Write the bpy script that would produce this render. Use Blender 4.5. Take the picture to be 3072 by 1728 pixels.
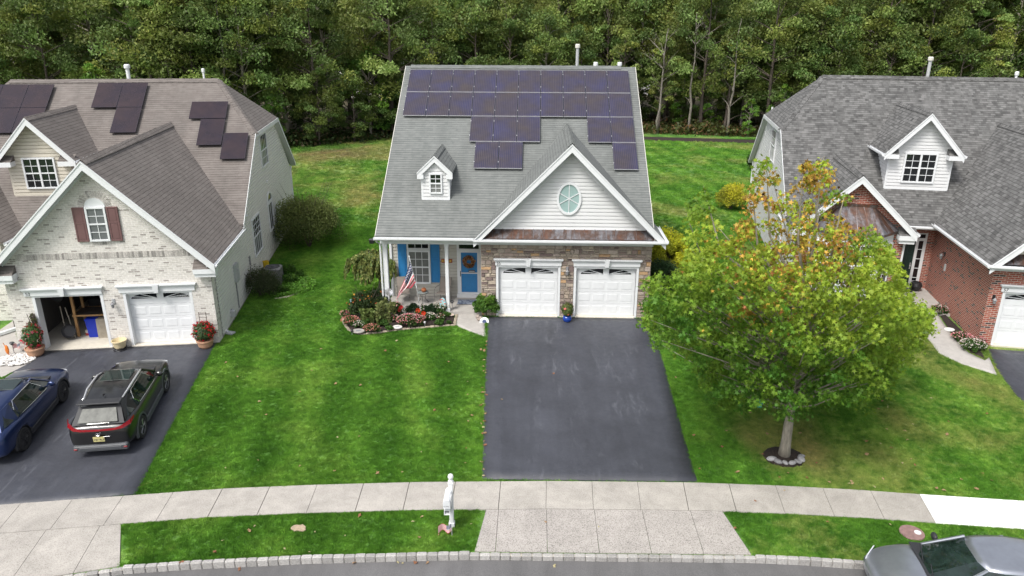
import bpy, bmesh, math, random
import numpy as np
from mathutils import Vector, Matrix
PI = math.pi
R_ = math.radians
sc = bpy.context.scene
for o in list(bpy.data.objects): bpy.data.objects.remove(o)

# ---------------------------------------------------------------- camera
FPX = 2220.157
CAM = np.array((1.522539, -28.843964, 11.647385))
FW = np.array((-0.028165, 0.940380, -0.338956)); RT = np.array((0.999510, 0.031138, 0.003335)); UP = np.array((-0.013690, 0.338696, 0.940796))
cd = bpy.data.cameras.new('camera'); cam = bpy.data.objects.new('camera', cd); sc.collection.objects.link(cam)
cd.sensor_width = 36; cd.lens = FPX / 3072 * 36; cd.clip_start = 0.5; cd.clip_end = 2000
cam.matrix_world = Matrix(((RT[0], UP[0], -FW[0], CAM[0]), (RT[1], UP[1], -FW[1], CAM[1]), (RT[2], UP[2], -FW[2], CAM[2]), (0, 0, 0, 1)))
sc.camera = cam
# ---------------------------------------------------------------- light: bright overcast
SUN_EL, SUN_AZ = R_(55), R_(215)
w = bpy.data.worlds.new('World'); sc.world = w; w.use_nodes = True
nt = w.node_tree; nt.nodes.clear()
sky = nt.nodes.new('ShaderNodeTexSky'); sky.sky_type = 'NISHITA'; sky.sun_disc = False
sky.sun_elevation = SUN_EL; sky.sun_rotation = SUN_AZ; sky.air_density = 1.0; sky.dust_density = 4.0; sky.ozone_density = 1.0
hs = nt.nodes.new('ShaderNodeHueSaturation'); hs.inputs['Saturation'].default_value = 0.35
bg = nt.nodes.new('ShaderNodeBackground'); bg.inputs[1].default_value = 0.15
wo = nt.nodes.new('ShaderNodeOutputWorld')
nt.links.new(sky.outputs[0], hs.inputs['Color']); nt.links.new(hs.outputs[0], bg.inputs[0]); nt.links.new(bg.outputs[0], wo.inputs[0])
sl = bpy.data.lights.new('sun', 'SUN'); sl.energy = 1.8; sl.angle = R_(14); sl.color = (1, .965, .9)
so = bpy.data.objects.new('sun', sl); sc.collection.objects.link(so)
d = Vector((math.sin(SUN_AZ) * math.cos(SUN_EL), math.cos(SUN_AZ) * math.cos(SUN_EL), math.sin(SUN_EL)))
so.rotation_euler = d.to_track_quat('Z', 'Y').to_euler()
sc.view_settings.view_transform = 'Standard'; sc.view_settings.look = 'None'
sc.view_settings.exposure = 0.6; sc.view_settings.gamma = 1
try: sc.view_settings.use_curve_mapping = False
except Exception: pass
sc.render.resolution_x = 1024; sc.render.resolution_y = 576

# ---------------------------------------------------------------- helpers
def lerp_tab(x, tab):
    xs = [a for a, b in tab]; ys = [b for a, b in tab]
    if x <= xs[0]: return ys[0] + (x - xs[0]) * (ys[1] - ys[0]) / (xs[1] - xs[0])
    if x >= xs[-1]: return ys[-1] + (x - xs[-1]) * (ys[-1] - ys[-2]) / (xs[-1] - xs[-2])
    return float(np.interp(x, xs, ys))
FRONT = [(-17, -4.1), (-10.4, -3.2), (-9, -2.2), (-5, -.4), (6.5, -.4), (10, -.9), (18, -2.6), (24, -3.5)]
DROP = .55
def _pl(u, v, z, D=1.1925):
    d = FW + RT * (u * D - 1536) / FPX - UP * (v * D - 864) / FPX; P = CAM + d * ((z - CAM[2]) / d[2]); return (float(P[0]), float(P[1]))
WALK_T = [_pl(u, v, -.53) for u, v in ((0, 1270), (343, 1245), (570, 1228.5), (790, 1219.5), (1050, 1212.5), (1375, 1210), (1600, 1212), (1755, 1214), (1950, 1221), (2140, 1231), (2320, 1243.5), (2576, 1260))]
CURB_T = [_pl(u, v, -.50) for u, v in ((0, 1470), (150, 1444), (310, 1420), (480, 1408.5), (780, 1394), (1190, 1384.5), (1500, 1388), (1880, 1392), (2000, 1397), (2170, 1408), (2500, 1432))]
def hgt(X, Y):
    a = lerp_tab(X, FRONT); b = lerp_tab(X, WALK_T)
    t = (a - Y) / (a - b)
    t = min(max(t, 0), 1)
    return -DROP * (.55 * t + .45 * t * t * (3 - 2 * t))
def G(u, v, dz=0.0, D=1.1925):
    """display pixel (2576 wide view of the photograph) -> point on the terrain + dz"""
    d = FW + RT * (u * D - 1536) / FPX - UP * (v * D - 864) / FPX
    z = dz
    for _ in range(14):
        P = CAM + d * ((z - CAM[2]) / d[2]); z = hgt(P[0], P[1]) + dz
    return Vector((P[0], P[1], z))
C = sc.collection
def tag(o, label=None, cat=None, group=None, kind=None):
    if label: o['label'] = label
    if cat: o['category'] = cat
    if group: o['group'] = group
    if kind: o['kind'] = kind
    return o
def thing(name, label, cat, loc=(0, 0, 0), rz=0, group=None):
    o = bpy.data.objects.new(name, None); C.objects.link(o); o.location = loc; o.rotation_euler = (0, 0, rz)
    o.empty_display_size = .1
    return tag(o, label, cat, group)
def copy_tree(o, parent=None):
    c = o.copy(); C.objects.link(c); c.parent = parent
    for ch in [x for x in o.children]: copy_tree(ch, c)
    return c
class MB:
    """collects faces; builds ONE mesh object with metric UVs (u level along the face, v up the face)"""
    def __init__(s, M=None): s.v = []; s.f = []; s.M = M; s.mi = []; s.m = 0; s.sm = []; s.smooth = False; s.col = []; s.c = (1, 1, 1, 1)
    def add(s, vs, fs, M=None):
        b = len(s.v); M2 = M if M is not None else None
        for q in vs:
            q = Vector(q)
            if M2 is not None: q = M2 @ q
            if s.M is not None: q = s.M @ q
            s.v.append(q)
        for f in fs: s.f.append([i + b for i in f]); s.mi.append(s.m); s.sm.append(s.smooth); s.col.append(s.c)
        return s
    def box(s, x0, x1, y0, y1, z0, z1, M=None):
        vs = [(x0, y0, z0), (x1, y0, z0), (x1, y1, z0), (x0, y1, z0), (x0, y0, z1), (x1, y0, z1), (x1, y1, z1), (x0, y1, z1)]
        return s.add(vs, [(0, 3, 2, 1), (4, 5, 6, 7), (0, 1, 5, 4), (1, 2, 6, 5), (2, 3, 7, 6), (3, 0, 4, 7)], M)
    def rbox(s, x0, x1, y0, y1, z0, z1, r=.02, M=None):
        """box with chamfered vertical & top edges"""
        def ring(i, z): return [(x0 + i + r, y0 + i, z), (x1 - i - r, y0 + i, z), (x1 - i, y0 + i + r, z), (x1 - i, y1 - i - r, z), (x1 - i - r, y1 - i, z), (x0 + i + r, y1 - i, z), (x0 + i, y1 - i - r, z), (x0 + i, y0 + i + r, z)]
        rs = [ring(0, z0), ring(0, z1 - r), ring(r, z1)]
        vs = sum(rs, []); fs = [tuple(range(7, -1, -1)), tuple(range(16, 24))]
        for k in range(2):
            for i in range(8): j = (i + 1) % 8; fs.append((k * 8 + i, k * 8 + j, k * 8 + 8 + j, k * 8 + 8 + i))
        return s.add(vs, fs, M)
    def poly(s, pts, M=None): return s.add(pts, [tuple(range(len(pts)))], M)
    def prism(s, pts, off, M=None):
        """pts: planar polygon (3D); extruded by vector off"""
        n = len(pts); off = Vector(off)
        a = [Vector(p) for p in pts]; b = [p + off for p in a]
        fs = [tuple(range(n - 1, -1, -1)), tuple(range(n, 2 * n))] + [(i, (i + 1) % n, n + (i + 1) % n, n + i) for i in range(n)]
        return s.add(a + b, fs, M)
    def tube(s, path, r, n=8, M=None, cap=True, r2=None):
        path = [Vector(p) for p in path]; k = len(path)
        if not hasattr(r, '__len__'): r = [r] * k if r2 is None else [r + (r2 - r) * i / (k - 1) for i in range(k)]
        vs = []; up = Vector((0, 0, 1))
        for i, p in enumerate(path):
            t = (path[min(i + 1, k - 1)] - path[max(i - 1, 0)]).normalized()
            a = up if abs(t.z) < .9 else Vector((1, 0, 0))
            u = t.cross(a).normalized(); w_ = t.cross(u)
            for j in range(n): an = 2 * PI * j / n; vs.append(p + (u * math.cos(an) + w_ * math.sin(an)) * r[i])
        fs = [(i * n + j, i * n + (j + 1) % n, (i + 1) * n + (j + 1) % n, (i + 1) * n + j) for i in range(k - 1) for j in range(n)]
        if cap: fs += [tuple(range(n - 1, -1, -1)), tuple(range((k - 1) * n, k * n))]
        return s.add(vs, fs, M)
    def lathe(s, prof, n=24, M=None, c=(0, 0)):
        vs = [(c[0] + r * math.cos(2 * PI * j / n), c[1] + r * math.sin(2 * PI * j / n), z) for r, z in prof for j in range(n)]
        k = len(prof)
        fs = [(i * n + j, i * n + (j + 1) % n, (i + 1) * n + (j + 1) % n, (i + 1) * n + j) for i in range(k - 1) for j in range(n)]
        fs += [tuple(range(n - 1, -1, -1)), tuple(range((k - 1) * n, k * n))]
        return s.add(vs, fs, M)
    def ball(s, c, r, n=12, m=8, sc_=(1, 1, 1), M=None):
        c = Vector(c); prof = []
        vs = [c + Vector((math.sin(PI * i / m) * math.cos(2 * PI * j / n) * r * sc_[0], math.sin(PI * i / m) * math.sin(2 * PI * j / n) * r * sc_[1], math.cos(PI * i / m) * r * sc_[2])) for i in range(1, m) for j in range(n)]
        vs += [c + Vector((0, 0, r * sc_[2])), c - Vector((0, 0, r * sc_[2]))]
        fs = [(i * n + (j + 1) % n, i * n + j, (i + 1) * n + j, (i + 1) * n + (j + 1) % n) for i in range(m - 2) for j in range(n)]
        fs += [(j, (j + 1) % n, (m - 1) * n) for j in range(n)] + [((m - 2) * n + (j + 1) % n, (m - 2) * n + j, (m - 1) * n + 1) for j in range(n)]
        return s.add(vs, fs, M)
    def siding(s, poly, row=.15, d=.038, d0=.002):
        """lap siding over a convex polygon given as (x,z) on the local plane y=0, outward = -y"""
        z0 = min(p[1] for p in poly); z1 = max(p[1] for p in poly); z = z0
        def xr(zz):
            xs = []
            n = len(poly)
            for i in range(n):
                a, b = poly[i], poly[(i + 1) % n]
                if (a[1] - zz) * (b[1] - zz) <= 0 and a[1] != b[1]:
                    xs.append(a[0] + (b[0] - a[0]) * (zz - a[1]) / (b[1] - a[1]))
                elif a[1] == b[1] and abs(a[1] - zz) < 1e-6: xs += [a[0], b[0]]
            return (min(xs), max(xs)) if xs else None
        while z < z1 - 1e-3:
            zt = min(z + row, z1); a = xr(z + 1e-5); b = xr(zt - 1e-5)
            if a and b:
                f1, f2 = z + (zt - z) * .74, z + (zt - z) * .80; q1, q2 = xr(f1), xr(f2)
                if not q1 or not q2: z = zt; continue
                s.add([(a[0], -d, z), (a[1], -d, z), (q1[1], -d * .8, f1), (q1[0], -d * .8, f1), (q2[0], -d0, f2 - .004), (q2[1], -d0, f2 - .004), (b[1], -d0, zt), (b[0], -d0, zt), (a[0], 0, z), (a[1], 0, z)], [(0, 1, 2, 3), (3, 2, 5, 4), (4, 5, 6, 7), (8, 9, 1, 0)])
            z = zt
        return s
    def build(s, name, mat, parent=None, M=None, uv=True, bevel=0, keepcol=False):
        me = bpy.data.meshes.new(name)
        me.from_pydata([tuple(q) for q in s.v], [], s.f); 
        mats = mat if isinstance(mat, (list, tuple)) else [mat]
        for m in mats: me.materials.append(m)
        me.polygons.foreach_set('material_index', s.mi); me.polygons.foreach_set('use_smooth', s.sm)
        me.validate(); me.update()
        if uv:
            ul = me.uv_layers.new(name='UVMap'); dat = np.zeros((len(me.loops), 2), 'f')
            for p in me.polygons:
                n = p.normal
                if abs(n.z) > .95: u, v = Vector((1, 0, 0)), Vector((0, 1, 0))
                else: u = Vector((0, 0, 1)).cross(n).normalized(); v = n.cross(u)
                for li in p.loop_indices:
                    co = me.vertices[me.loops[li].vertex_index].co; dat[li] = (co.dot(u), co.dot(v))
            ul.data.foreach_set('uv', dat.ravel())
        if keepcol:
            at = me.attributes.new('tint', 'FLOAT_COLOR', 'FACE'); at.data.foreach_set('color', np.array(s.col, 'f')[:len(me.polygons)].ravel())
        o = bpy.data.objects.new(name, me); C.objects.link(o)
        if parent is not None: o.parent = parent
        if M is not None: o.matrix_local = M
        if bevel:
            b = o.modifiers.new('bevel', 'BEVEL'); b.width = bevel; b.segments = 2; b.limit_method = 'ANGLE'; b.angle_limit = R_(35)
        return o
def BX(name, mat, parent, *a, **k): return MB().box(*a).build(name, mat, parent, **k)
def text_mesh(name, txt, size, mat, parent, M, ext=.006):
    cu = bpy.data.curves.new('t', 'FONT'); cu.body = txt; cu.size = size; cu.extrude = ext
    o = bpy.data.objects.new('t', cu); C.objects.link(o)
    dg = bpy.context.evaluated_depsgraph_get(); me = bpy.data.meshes.new_from_object(o.evaluated_get(dg))
    bpy.data.objects.remove(o); me.materials.clear(); me.materials.append(mat); me.name = name
    o = bpy.data.objects.new(name, me); C.objects.link(o); o.parent = parent; o.matrix_local = M
    return o

# ---------------------------------------------------------------- materials
MATS = {}
class NT:
    def __init__(s, name):
        s.m = bpy.data.materials.new(name); s.m.use_nodes = True; s.t = s.m.node_tree
        s.b = s.t.nodes['Principled BSDF']; MATS[name] = s.m
    def n(s, typ, **k):
        nd = s.t.nodes.new('ShaderNode' + typ)
        for a, b in k.items():
            if a.startswith('i_'): 
                key = a[2:].replace('_', ' ')
                nd.inputs[int(key) if key.isdigit() else key].default_value = b
            else: setattr(nd, a, b)
        return nd
    def l(s, a, b): s.t.links.new(a, b)
    def coord(s, kind='UV'):
        if kind == 'POS': return s.n('NewGeometry').outputs['Position']
        return s.n('TexCoord').outputs[kind]
    def noise(s, vec, scale, detail=3, rough=.55, dist=0):
        nd = s.n('TexNoise', i_Scale=scale, i_Detail=detail, i_Roughness=rough, i_Distortion=dist); s.l(vec, nd.inputs['Vector']); return nd.outputs['Fac']
    def ramp(s, fac, stops):
        nd = s.n('ValToRGB'); e = nd.color_ramp.elements
        while len(e) < len(stops): e.new(.5)
        for i, (p, c) in enumerate(stops): e[i].position = p; e[i].color = (*c, 1) if len(c) == 3 else c
        s.l(fac, nd.inputs[0]); return nd.outputs[0]
    def rf(s, fac, a, b, c, d):
        nd = s.n('MapRange'); s.l(fac, nd.inputs[0])
        for i, v in enumerate((a, b, c, d)): nd.inputs[i + 1].default_value = v
        return nd.outputs[0]
    def mix(s, fac, a, b, mode='MIX'):
        nd = s.n('Mix', data_type='RGBA', blend_type=mode)
        for v, i in ((fac, 0), (a, 6), (b, 7)):
            if isinstance(v, (int, float)): nd.inputs[i].default_value = v
            elif isinstance(v, (tuple, list)): nd.inputs[i].default_value = (*v, 1)
            else: s.l(v, nd.inputs[i])
        return nd.outputs[2]
    def math(s, op, a, b=0.0, c=None):
        nd = s.n('Math', operation=op)
        for i, v in enumerate((a, b) if c is None else (a, b, c)):
            if isinstance(v, (int, float)): nd.inputs[i].default_value = v
            else: s.l(v, nd.inputs[i])
        return nd.outputs[0]
    def bump(s, h, strength=.3, dist=.02):
        nd = s.n('Bump', i_Strength=strength, i_Distance=dist); s.l(h, nd.inputs['Height']); s.l(nd.outputs[0], s.b.inputs['Normal']); return nd
    def col(s, c):
        if isinstance(c, (tuple, list)): s.b.inputs['Base Color'].default_value = (*c, 1)
        else: s.l(c, s.b.inputs['Base Color'])
    def set(s, **k):
        for a, b in k.items():
            s.b.inputs[a.replace('_', ' ')].default_value = b
        return s
def plain(name, c, rough=.6, var=.08, scale=6, **k):
    t = NT(name); v = t.noise(t.coord('Object'), scale, 4)
    a = tuple(x * (1 - var) for x in c); b = tuple(min(1, x * (1 + var)) for x in c)
    t.col(t.ramp(v, [(.3, a), (.7, b)])); t.set(Roughness=rough, **k); return t.m
white = plain('white_trim', (.70, .715, .73), .45, .03)
offwhite = plain('offwhite_trim', (.62, .60, .55), .55, .04)
conc_ap = plain('garage_apron', (.60, .56, .48), .8, .08, 8)
black_m = plain('black_metal', (.02, .02, .022), .4)
dgrey = plain('dark_grey', (.05, .05, .055), .5)
mgrey = plain('mid_grey', (.22, .22, .23), .5)
lgrey = plain('light_grey', (.42, .43, .44), .5)
wood = plain('raw_wood', (.42, .24, .10), .7, .2, 5)
soffit = plain('soffit', (.62, .63, .64), .6, .02)
def siding_mat(name, c):
    t = NT(name); p = t.coord('Object'); v = t.noise(p, 1.2, 5, .6); g = t.noise(p, 30, 2)
    col = t.ramp(v, [(.25, tuple(x * .92 for x in c)), (.7, c)])
    t.col(col); t.set(Roughness=.55); t.bump(g, .05, .005); return t.m
sid_white = siding_mat('siding_white', (.69, .695, .70))
sid_cream = siding_mat('siding_cream', (.70, .695, .665))
sid_beige = siding_mat('siding_beige', (.58, .54, .46))
sid_grey = siding_mat('siding_greige', (.50, .48, .43))
def shingle(name, c1, c2, line, bw=.3, row=.145, blot=.2, mott=.5, linew=.16):
    """asphalt shingles: courses with a dark broken butt line, tabs of slightly different tone"""
    t = NT(name); uv = t.coord('UV')
    nz = t.n('TexNoise', i_Scale=3.0, i_Detail=2.0); t.l(uv, nz.inputs['Vector'])
    sb = t.n('VectorMath', operation='MULTIPLY_ADD'); t.l(nz.outputs['Color'], sb.inputs[0]); sb.inputs[1].default_value = (.03, .03, 0); sb.inputs[2].default_value = (-.015, -.015, 0)
    wv = t.n('VectorMath', operation='ADD'); t.l(uv, wv.inputs[0]); t.l(sb.outputs[0], wv.inputs[1]); q = wv.outputs[0]
    def br(w_, off, a, b):
        n = t.n('TexBrick', offset=off, offset_frequency=2, squash=.8, squash_frequency=3, i_Scale=1.0, i_Mortar_Size=0.0, i_Brick_Width=w_, i_Row_Height=row)
        n.inputs['Color1'].default_value = (*a, 1); n.inputs['Color2'].default_value = (*b, 1); t.l(q, n.inputs['Vector']); return n.outputs['Color']
    c = t.mix(mott, br(bw, .5, c1, c2), br(bw * .63, .31, c1, c2))
    sx = t.n('SeparateXYZ'); t.l(q, sx.inputs[0]); fr = t.math('FRACT', t.math('DIVIDE', sx.outputs[1], row))
    mp = t.n('Mapping'); mp.inputs['Scale'].default_value = (1, 6.9, 1); t.l(q, mp.inputs[0]); dash = t.noise(mp.outputs[0], 3.2, 2, .5)
    ln = t.math('MULTIPLY', t.rf(fr, linew, linew * .35, 0, 1), t.rf(dash, .36, .52, .25, 1)); c = t.mix(ln, c, line)
    bl = t.noise(uv, .35, 5, .6, .5); c = t.mix(1.0, c, t.ramp(bl, [(.3, (1 - blot,) * 3), (.7, (1 + blot * .3,) * 3)]), 'MULTIPLY')
    mp = t.n('Mapping'); mp.inputs['Scale'].default_value = (1, .12, 1); t.l(uv, mp.inputs[0])
    st = t.noise(mp.outputs[0], 1.6, 4, .6); c = t.mix(1.0, c, t.ramp(st, [(.35, (.88, .89, .89)), (.6, (1.02, 1.02, 1.02))]), 'MULTIPLY')
    gr = t.noise(uv, 60, 2); c = t.mix(1.0, c, t.ramp(gr, [(.3, (.8,) * 3), (.7, (1.2,) * 3)]), 'MULTIPLY')
    t.col(c); t.set(Roughness=.92); t.bump(t.math('SUBTRACT', 1.0, fr), .9, .014); return t.m
roof_grey = shingle('shingle_grey', (.148, .158, .153), (.195, .205, .198), (.042, .045, .047), .34, .142, .18)
roof_brown = shingle('shingle_brown', (.158, .137, .126), (.202, .180, .166), (.038, .030, .027), .34, .142, .22)
roof_mott = shingle('shingle_mottled', (.062, .061, .060), (.185, .183, .180), (.022, .022, .022), .22, .142, .15, .35)
def brick(name, c1, c2, c3, mort, bias=0.0, bw=.213, row=.077, ms=.010):
    t = NT(name); uv = t.coord('UV')
    br = t.n('TexBrick', offset=.5, i_Scale=1.0, i_Mortar_Size=ms, i_Mortar_Smooth=.2, i_Bias=bias, i_Brick_Width=bw, i_Row_Height=row)
    br.inputs['Color1'].default_value = (*c1, 1); br.inputs['Color2'].default_value = (*c2, 1); br.inputs['Mortar'].default_value = (*mort, 1); t.l(uv, br.inputs['Vector'])
    # occasional odd bricks
    b2 = t.n('TexBrick', offset=.5, i_Scale=1.0, i_Mortar_Size=0.0, i_Bias=0.0, i_Brick_Width=bw, i_Row_Height=row)
    b2.inputs['Color1'].default_value = (0, 0, 0, 1); b2.inputs['Color2'].default_value = (1, 1, 1, 1)
    off = t.n('VectorMath', operation='ADD'); off.inputs[1].default_value = (bw * 40, row * 44, 0); t.l(uv, off.inputs[0]); t.l(off.outputs[0], b2.inputs['Vector'])
    odd = t.ramp(b2.outputs['Color'], [(.86, (0, 0, 0)), (.9, (1, 1, 1))])
    inv = t.math('SUBTRACT', 1.0, br.outputs['Fac'])
    f = t.math('MULTIPLY', odd, inv)
    c = t.mix(f, br.outputs['Color'], c3)
    n1 = t.noise(uv, 14, 4, .6); c = t.mix(1.0, c, t.ramp(n1, [(.3, (.82, .82, .82)), (.7, (1.12, 1.12, 1.12))]), 'MULTIPLY')
    n2 = t.noise(uv, .6, 4); c = t.mix(1.0, c, t.ramp(n2, [(.3, (.93, .93, .93)), (.7, (1.04, 1.04, 1.04))]), 'MULTIPLY')
    t.col(c); t.set(Roughness=.85); t.bump(t.math('ADD', t.math('MULTIPLY', br.outputs['Fac'], -1.0), t.math('MULTIPLY', n1, .3)), .6, .01); return t.m
brick_pale = brick('brick_whitewash', (.69, .655, .615), (.58, .545, .505), (.34, .31, .285), (.72, .70, .665))
brick_red = brick('brick_red', (.35, .085, .05), (.25, .06, .04), (.045, .035, .035), (.50, .40, .34), ms=.011)
def tinted(name, rough=.85, bump=.5, nscale=25, amt=.25):
    t = NT(name); at = t.n('Attribute', attribute_name='tint'); n1 = t.noise(t.coord('Object'), nscale, 4, .65)
    c = t.mix(1.0, at.outputs['Color'], t.ramp(n1, [(.3, (1 - amt,) * 3), (.7, (1 + amt,) * 3)]), 'MULTIPLY')
    t.col(c); t.set(Roughness=rough); t.bump(n1, bump, .02); return t.m
stone_m = tinted('ledgestone')
block_m = tinted('granite_block', .85, .6, 30, .3)
mortar_m = plain('mortar', (.42, .38, .32), .9, .1, 20)
def asphalt(name, c, var, spots=False, rough=.55):
    t = NT(name); p = t.coord('POS')
    n1 = t.noise(p, .55, 6, .62, .6); n2 = t.noise(p, 60, 2); n3 = t.noise(p, 5, 4)
    mp = t.n('Mapping'); mp.inputs['Scale'].default_value = (1.6, .16, 1); t.l(p, mp.inputs[0]); n4 = t.noise(mp.outputs[0], 1.3, 4, .6, .3)
    col = t.ramp(n1, [(.3, tuple(x * (1 - var) for x in c)), (.68, tuple(x * (1 + var) for x in c))])
    col = t.mix(1.0, col, t.ramp(n4, [(.35, (.9, .9, .9)), (.7, (1.14, 1.14, 1.14))]), 'MULTIPLY')
    col = t.mix(1.0, col, t.ramp(n2, [(.3, (.72,) * 3), (.7, (1.3,) * 3)]), 'MULTIPLY')
    if spots:
        mp = t.n('Mapping'); mp.inputs['Scale'].default_value = (4.5, .9, 1); t.l(p, mp.inputs[0])
        s1 = t.noise(mp.outputs[0], 1.1, 6, .75, .8); s2 = t.noise(p, .55, 2); mp2 = t.n('Mapping'); mp2.inputs['Scale'].default_value = (1.0, .07, 1); t.l(p, mp2.inputs[0]); s3 = t.noise(mp2.outputs[0], 1.35, 3, .5)
        f = t.math('MULTIPLY', t.rf(s1, .52, .72, 0, 1), t.math('MULTIPLY', t.rf(s2, .42, .56, 0, 1), t.rf(s3, .50, .58, 0, 1))); col = t.mix(t.math('MULTIPLY', f, .42), col, (.20, .21, .24))
    t.col(col); t.l(t.rf(n3, .3, .7, rough - .08, rough + .15), t.b.inputs['Roughness']); t.bump(n2, .25, .006); return t.m
asph_drive = asphalt('sealed_asphalt', (.047, .050, .062), .2, True, .5)
asph_road = asphalt('road_asphalt', (.115, .113, .115), .14, False, .75)
def concrete(name, c, specks=.5, stain=.2):
    t = NT(name); p = t.coord('POS'); n1 = t.noise(p, 1.1, 6, .65, .4); n2 = t.noise(p, 38, 3, .6); n3 = t.noise(p, 4.5, 5, .7)
    col = t.ramp(n1, [(.28, tuple(x * (1 - stain) for x in c)), (.65, c)])
    col = t.mix(1.0, col, t.ramp(n3, [(.3, (.9, .9, .88)), (.7, (1.06, 1.05, 1.04))]), 'MULTIPLY')
    col = t.mix(specks, col, t.mix(1.0, col, t.ramp(n2, [(.36, (.35, .34, .34)), (.47, (1, 1, 1)), (.7, (1.2, 1.2, 1.2))]), 'MULTIPLY'))
    t.col(col); t.set(Roughness=.88); t.bump(n2, .3, .006); return t.m
conc = concrete('sidewalk_concrete', (.43, .405, .375), .5, .28)
conc_apron = concrete('exposed_concrete', (.40, .375, .355), .8, .2)
conc_new = concrete('new_concrete', (.92, .92, .92), .03, .02)
conc_porch = concrete('porch_concrete', (.42, .40, .38), .2, .15)
mulch = NT('mulch'); _p = mulch.coord('POS'); _n = mulch.noise(_p, 22, 4, .7); mulch.col(mulch.ramp(_n, [(.3, (.008, .006, .005)), (.55, (.03, .02, .016)), (.75, (.075, .05, .035))])); mulch.set(Roughness=.95); mulch.bump(_n, 1.0, .04); mulch = mulch.m
def grass_nodes(t, blade=False):
    p = t.coord('POS')
    n1 = t.noise(p, .45, 5, .6, .3); n2 = t.noise(p, 3.5, 4, .65); n3 = t.noise(p, 26, 3, .7); nd = t.noise(p, .16, 3, .5, .6)
    sx = t.n('SeparateXYZ'); t.l(p, sx.inputs[0]); X, Y = sx.outputs[0], sx.outputs[1]
    # mowing stripes running from house to street
    wob = t.math('MULTIPLY', t.noise(p, .5, 2), 1.0)
    st = t.math('SINE', t.math('ADD', t.math('MULTIPLY', X, 3.4), t.math('ADD', t.math('MULTIPLY', Y, .55), wob)))
    st2 = t.math('MULTIPLY', st, .5)
    g = t.ramp(n1, [(.30, (.050, .158, .014)), (.5, (.092, .245, .024)), (.70, (.165, .32, .045))])
    g = t.mix(1.0, g, t.ramp(t.math('ADD', t.math('MULTIPLY', st2, .5), .5), [(.25, (.80, .84, .80)), (.75, (1.22, 1.13, 1.25))]), 'MULTIPLY')
    g = t.mix(1.0, g, t.ramp(n2, [(.28, (.55, .60, .55)), (.7, (1.35, 1.27, 1.35))]), 'MULTIPLY')
    n5 = t.noise(p, 1.6, 6, .75, .8); g = t.mix(t.rf(n5, .60, .74, 0, .45), g, (.19, .26, .06))
    # dry straw: right front lawn under the tree, back yard, kerb edge
    def bell(v, c, w_): return t.math('MAXIMUM', 0.0, t.math('SUBTRACT', 1.0, t.math('ABSOLUTE', t.math('DIVIDE', t.math('SUBTRACT', v, c), w_))))
    right = t.math('MULTIPLY', bell(X, 10.0, 4.2), bell(Y, -9.6, 3.2))
    back = t.rf(Y, 17.0, 26.0, 0, .5); back = t.math('MULTIPLY', back, t.rf(X, 2.0, 10.0, 1.1, .1))
    dd = t.math('ADD', nd, t.math('ADD', t.math('MULTIPLY', right, .24), t.math('MULTIPLY', back, .22)))
    dd = t.math('ADD', dd, t.math('MULTIPLY', t.math('SUBTRACT', n2, .5), .35))
    dd = t.math('SUBTRACT', dd, t.math('MULTIPLY', t.math('MULTIPLY', t.rf(X, 6.0, 4.0, 0, 1), t.rf(Y, 9.0, 3.0, 0, 1)), .19))
    dry = t.rf(dd, .54, .80, 0, .9)
    g = t.mix(dry, g, t.mix(n3, (.24, .235, .07), (.42, .35, .15)))
    # sparse yard far back on the left
    br = t.math('MULTIPLY', t.math('MULTIPLY', bell(X, -17.0, 6), bell(Y, 40, 6)), t.rf(n1, .35, .6, .2, 1)); g = t.mix(br, g, (.16, .11, .07))
    if not blade: g = t.mix(1.0, g, t.ramp(n3, [(.3, (.45, .5, .45)), (.65, (1.15, 1.1, 1.15))]), 'MULTIPLY')
    return g, n3
gt = NT('lawn_ground'); _g, _n3 = grass_nodes(gt); gt.col(_g); gt.set(Roughness=.95); gt.bump(_n3, 1.0, .05); lawn_m = gt.m
gb = NT('grass_blade'); _g, _ = grass_nodes(gb, True); _oi = gb.n('ObjectInfo'); _g = gb.mix(1.0, _g, gb.ramp(_oi.outputs['Random'], [(0, (.8, .85, .8)), (1, (1.45, 1.35, 1.3))]), 'MULTIPLY'); gb.col(_g); gb.set(Roughness=.6); gb.b.inputs['Specular IOR Level'].default_value = .25; blade_m = gb.m
def leafmat(name, rough=.55, trans=True, rnd=.18, spec=.3):
    t = NT(name); at = t.n('Attribute', attribute_name='tint'); c = at.outputs['Color']
    oi = t.n('ObjectInfo'); c = t.mix(1.0, c, t.ramp(oi.outputs['Random'], [(0, (1 - rnd, 1 - rnd * .8, 1 - rnd)), (1, (1 + rnd, 1 + rnd * .8, 1 + rnd))]), 'MULTIPLY')
    t.col(c); t.set(Roughness=rough); t.b.inputs['Specular IOR Level'].default_value = spec
    if trans:
        tr = t.n('BsdfTranslucent'); t.l(c, tr.inputs[0]); mx = t.n('MixShader', i_0=.38)
        out = t.t.nodes['Material Output']; t.l(t.b.outputs[0], mx.inputs[1]); t.l(tr.outputs[0], mx.inputs[2]); t.l(mx.outputs[0], out.inputs[0])
    return t.m
leaf_m = leafmat('leaf'); petal_m = leafmat('petal', .6, True, .05)
def barkm(name, c, sc_=8):
    t = NT(name); p = t.coord('Object'); mp = t.n('Mapping'); mp.inputs['Scale'].default_value = (1, 1, .25); t.l(p, mp.inputs[0]); n = t.noise(mp.outputs[0], sc_, 5, .7)
    t.col(t.ramp(n, [(.3, tuple(x * .5 for x in c)), (.7, tuple(x * 1.35 for x in c))])); t.set(Roughness=.9); t.bump(n, .8, .03); return t.m
bark = barkm('bark_grey', (.30, .27, .22)); bark_d = barkm('bark_dark', (.10, .08, .065)); bark_p = barkm('bark_pale', (.19, .17, .145))
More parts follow.
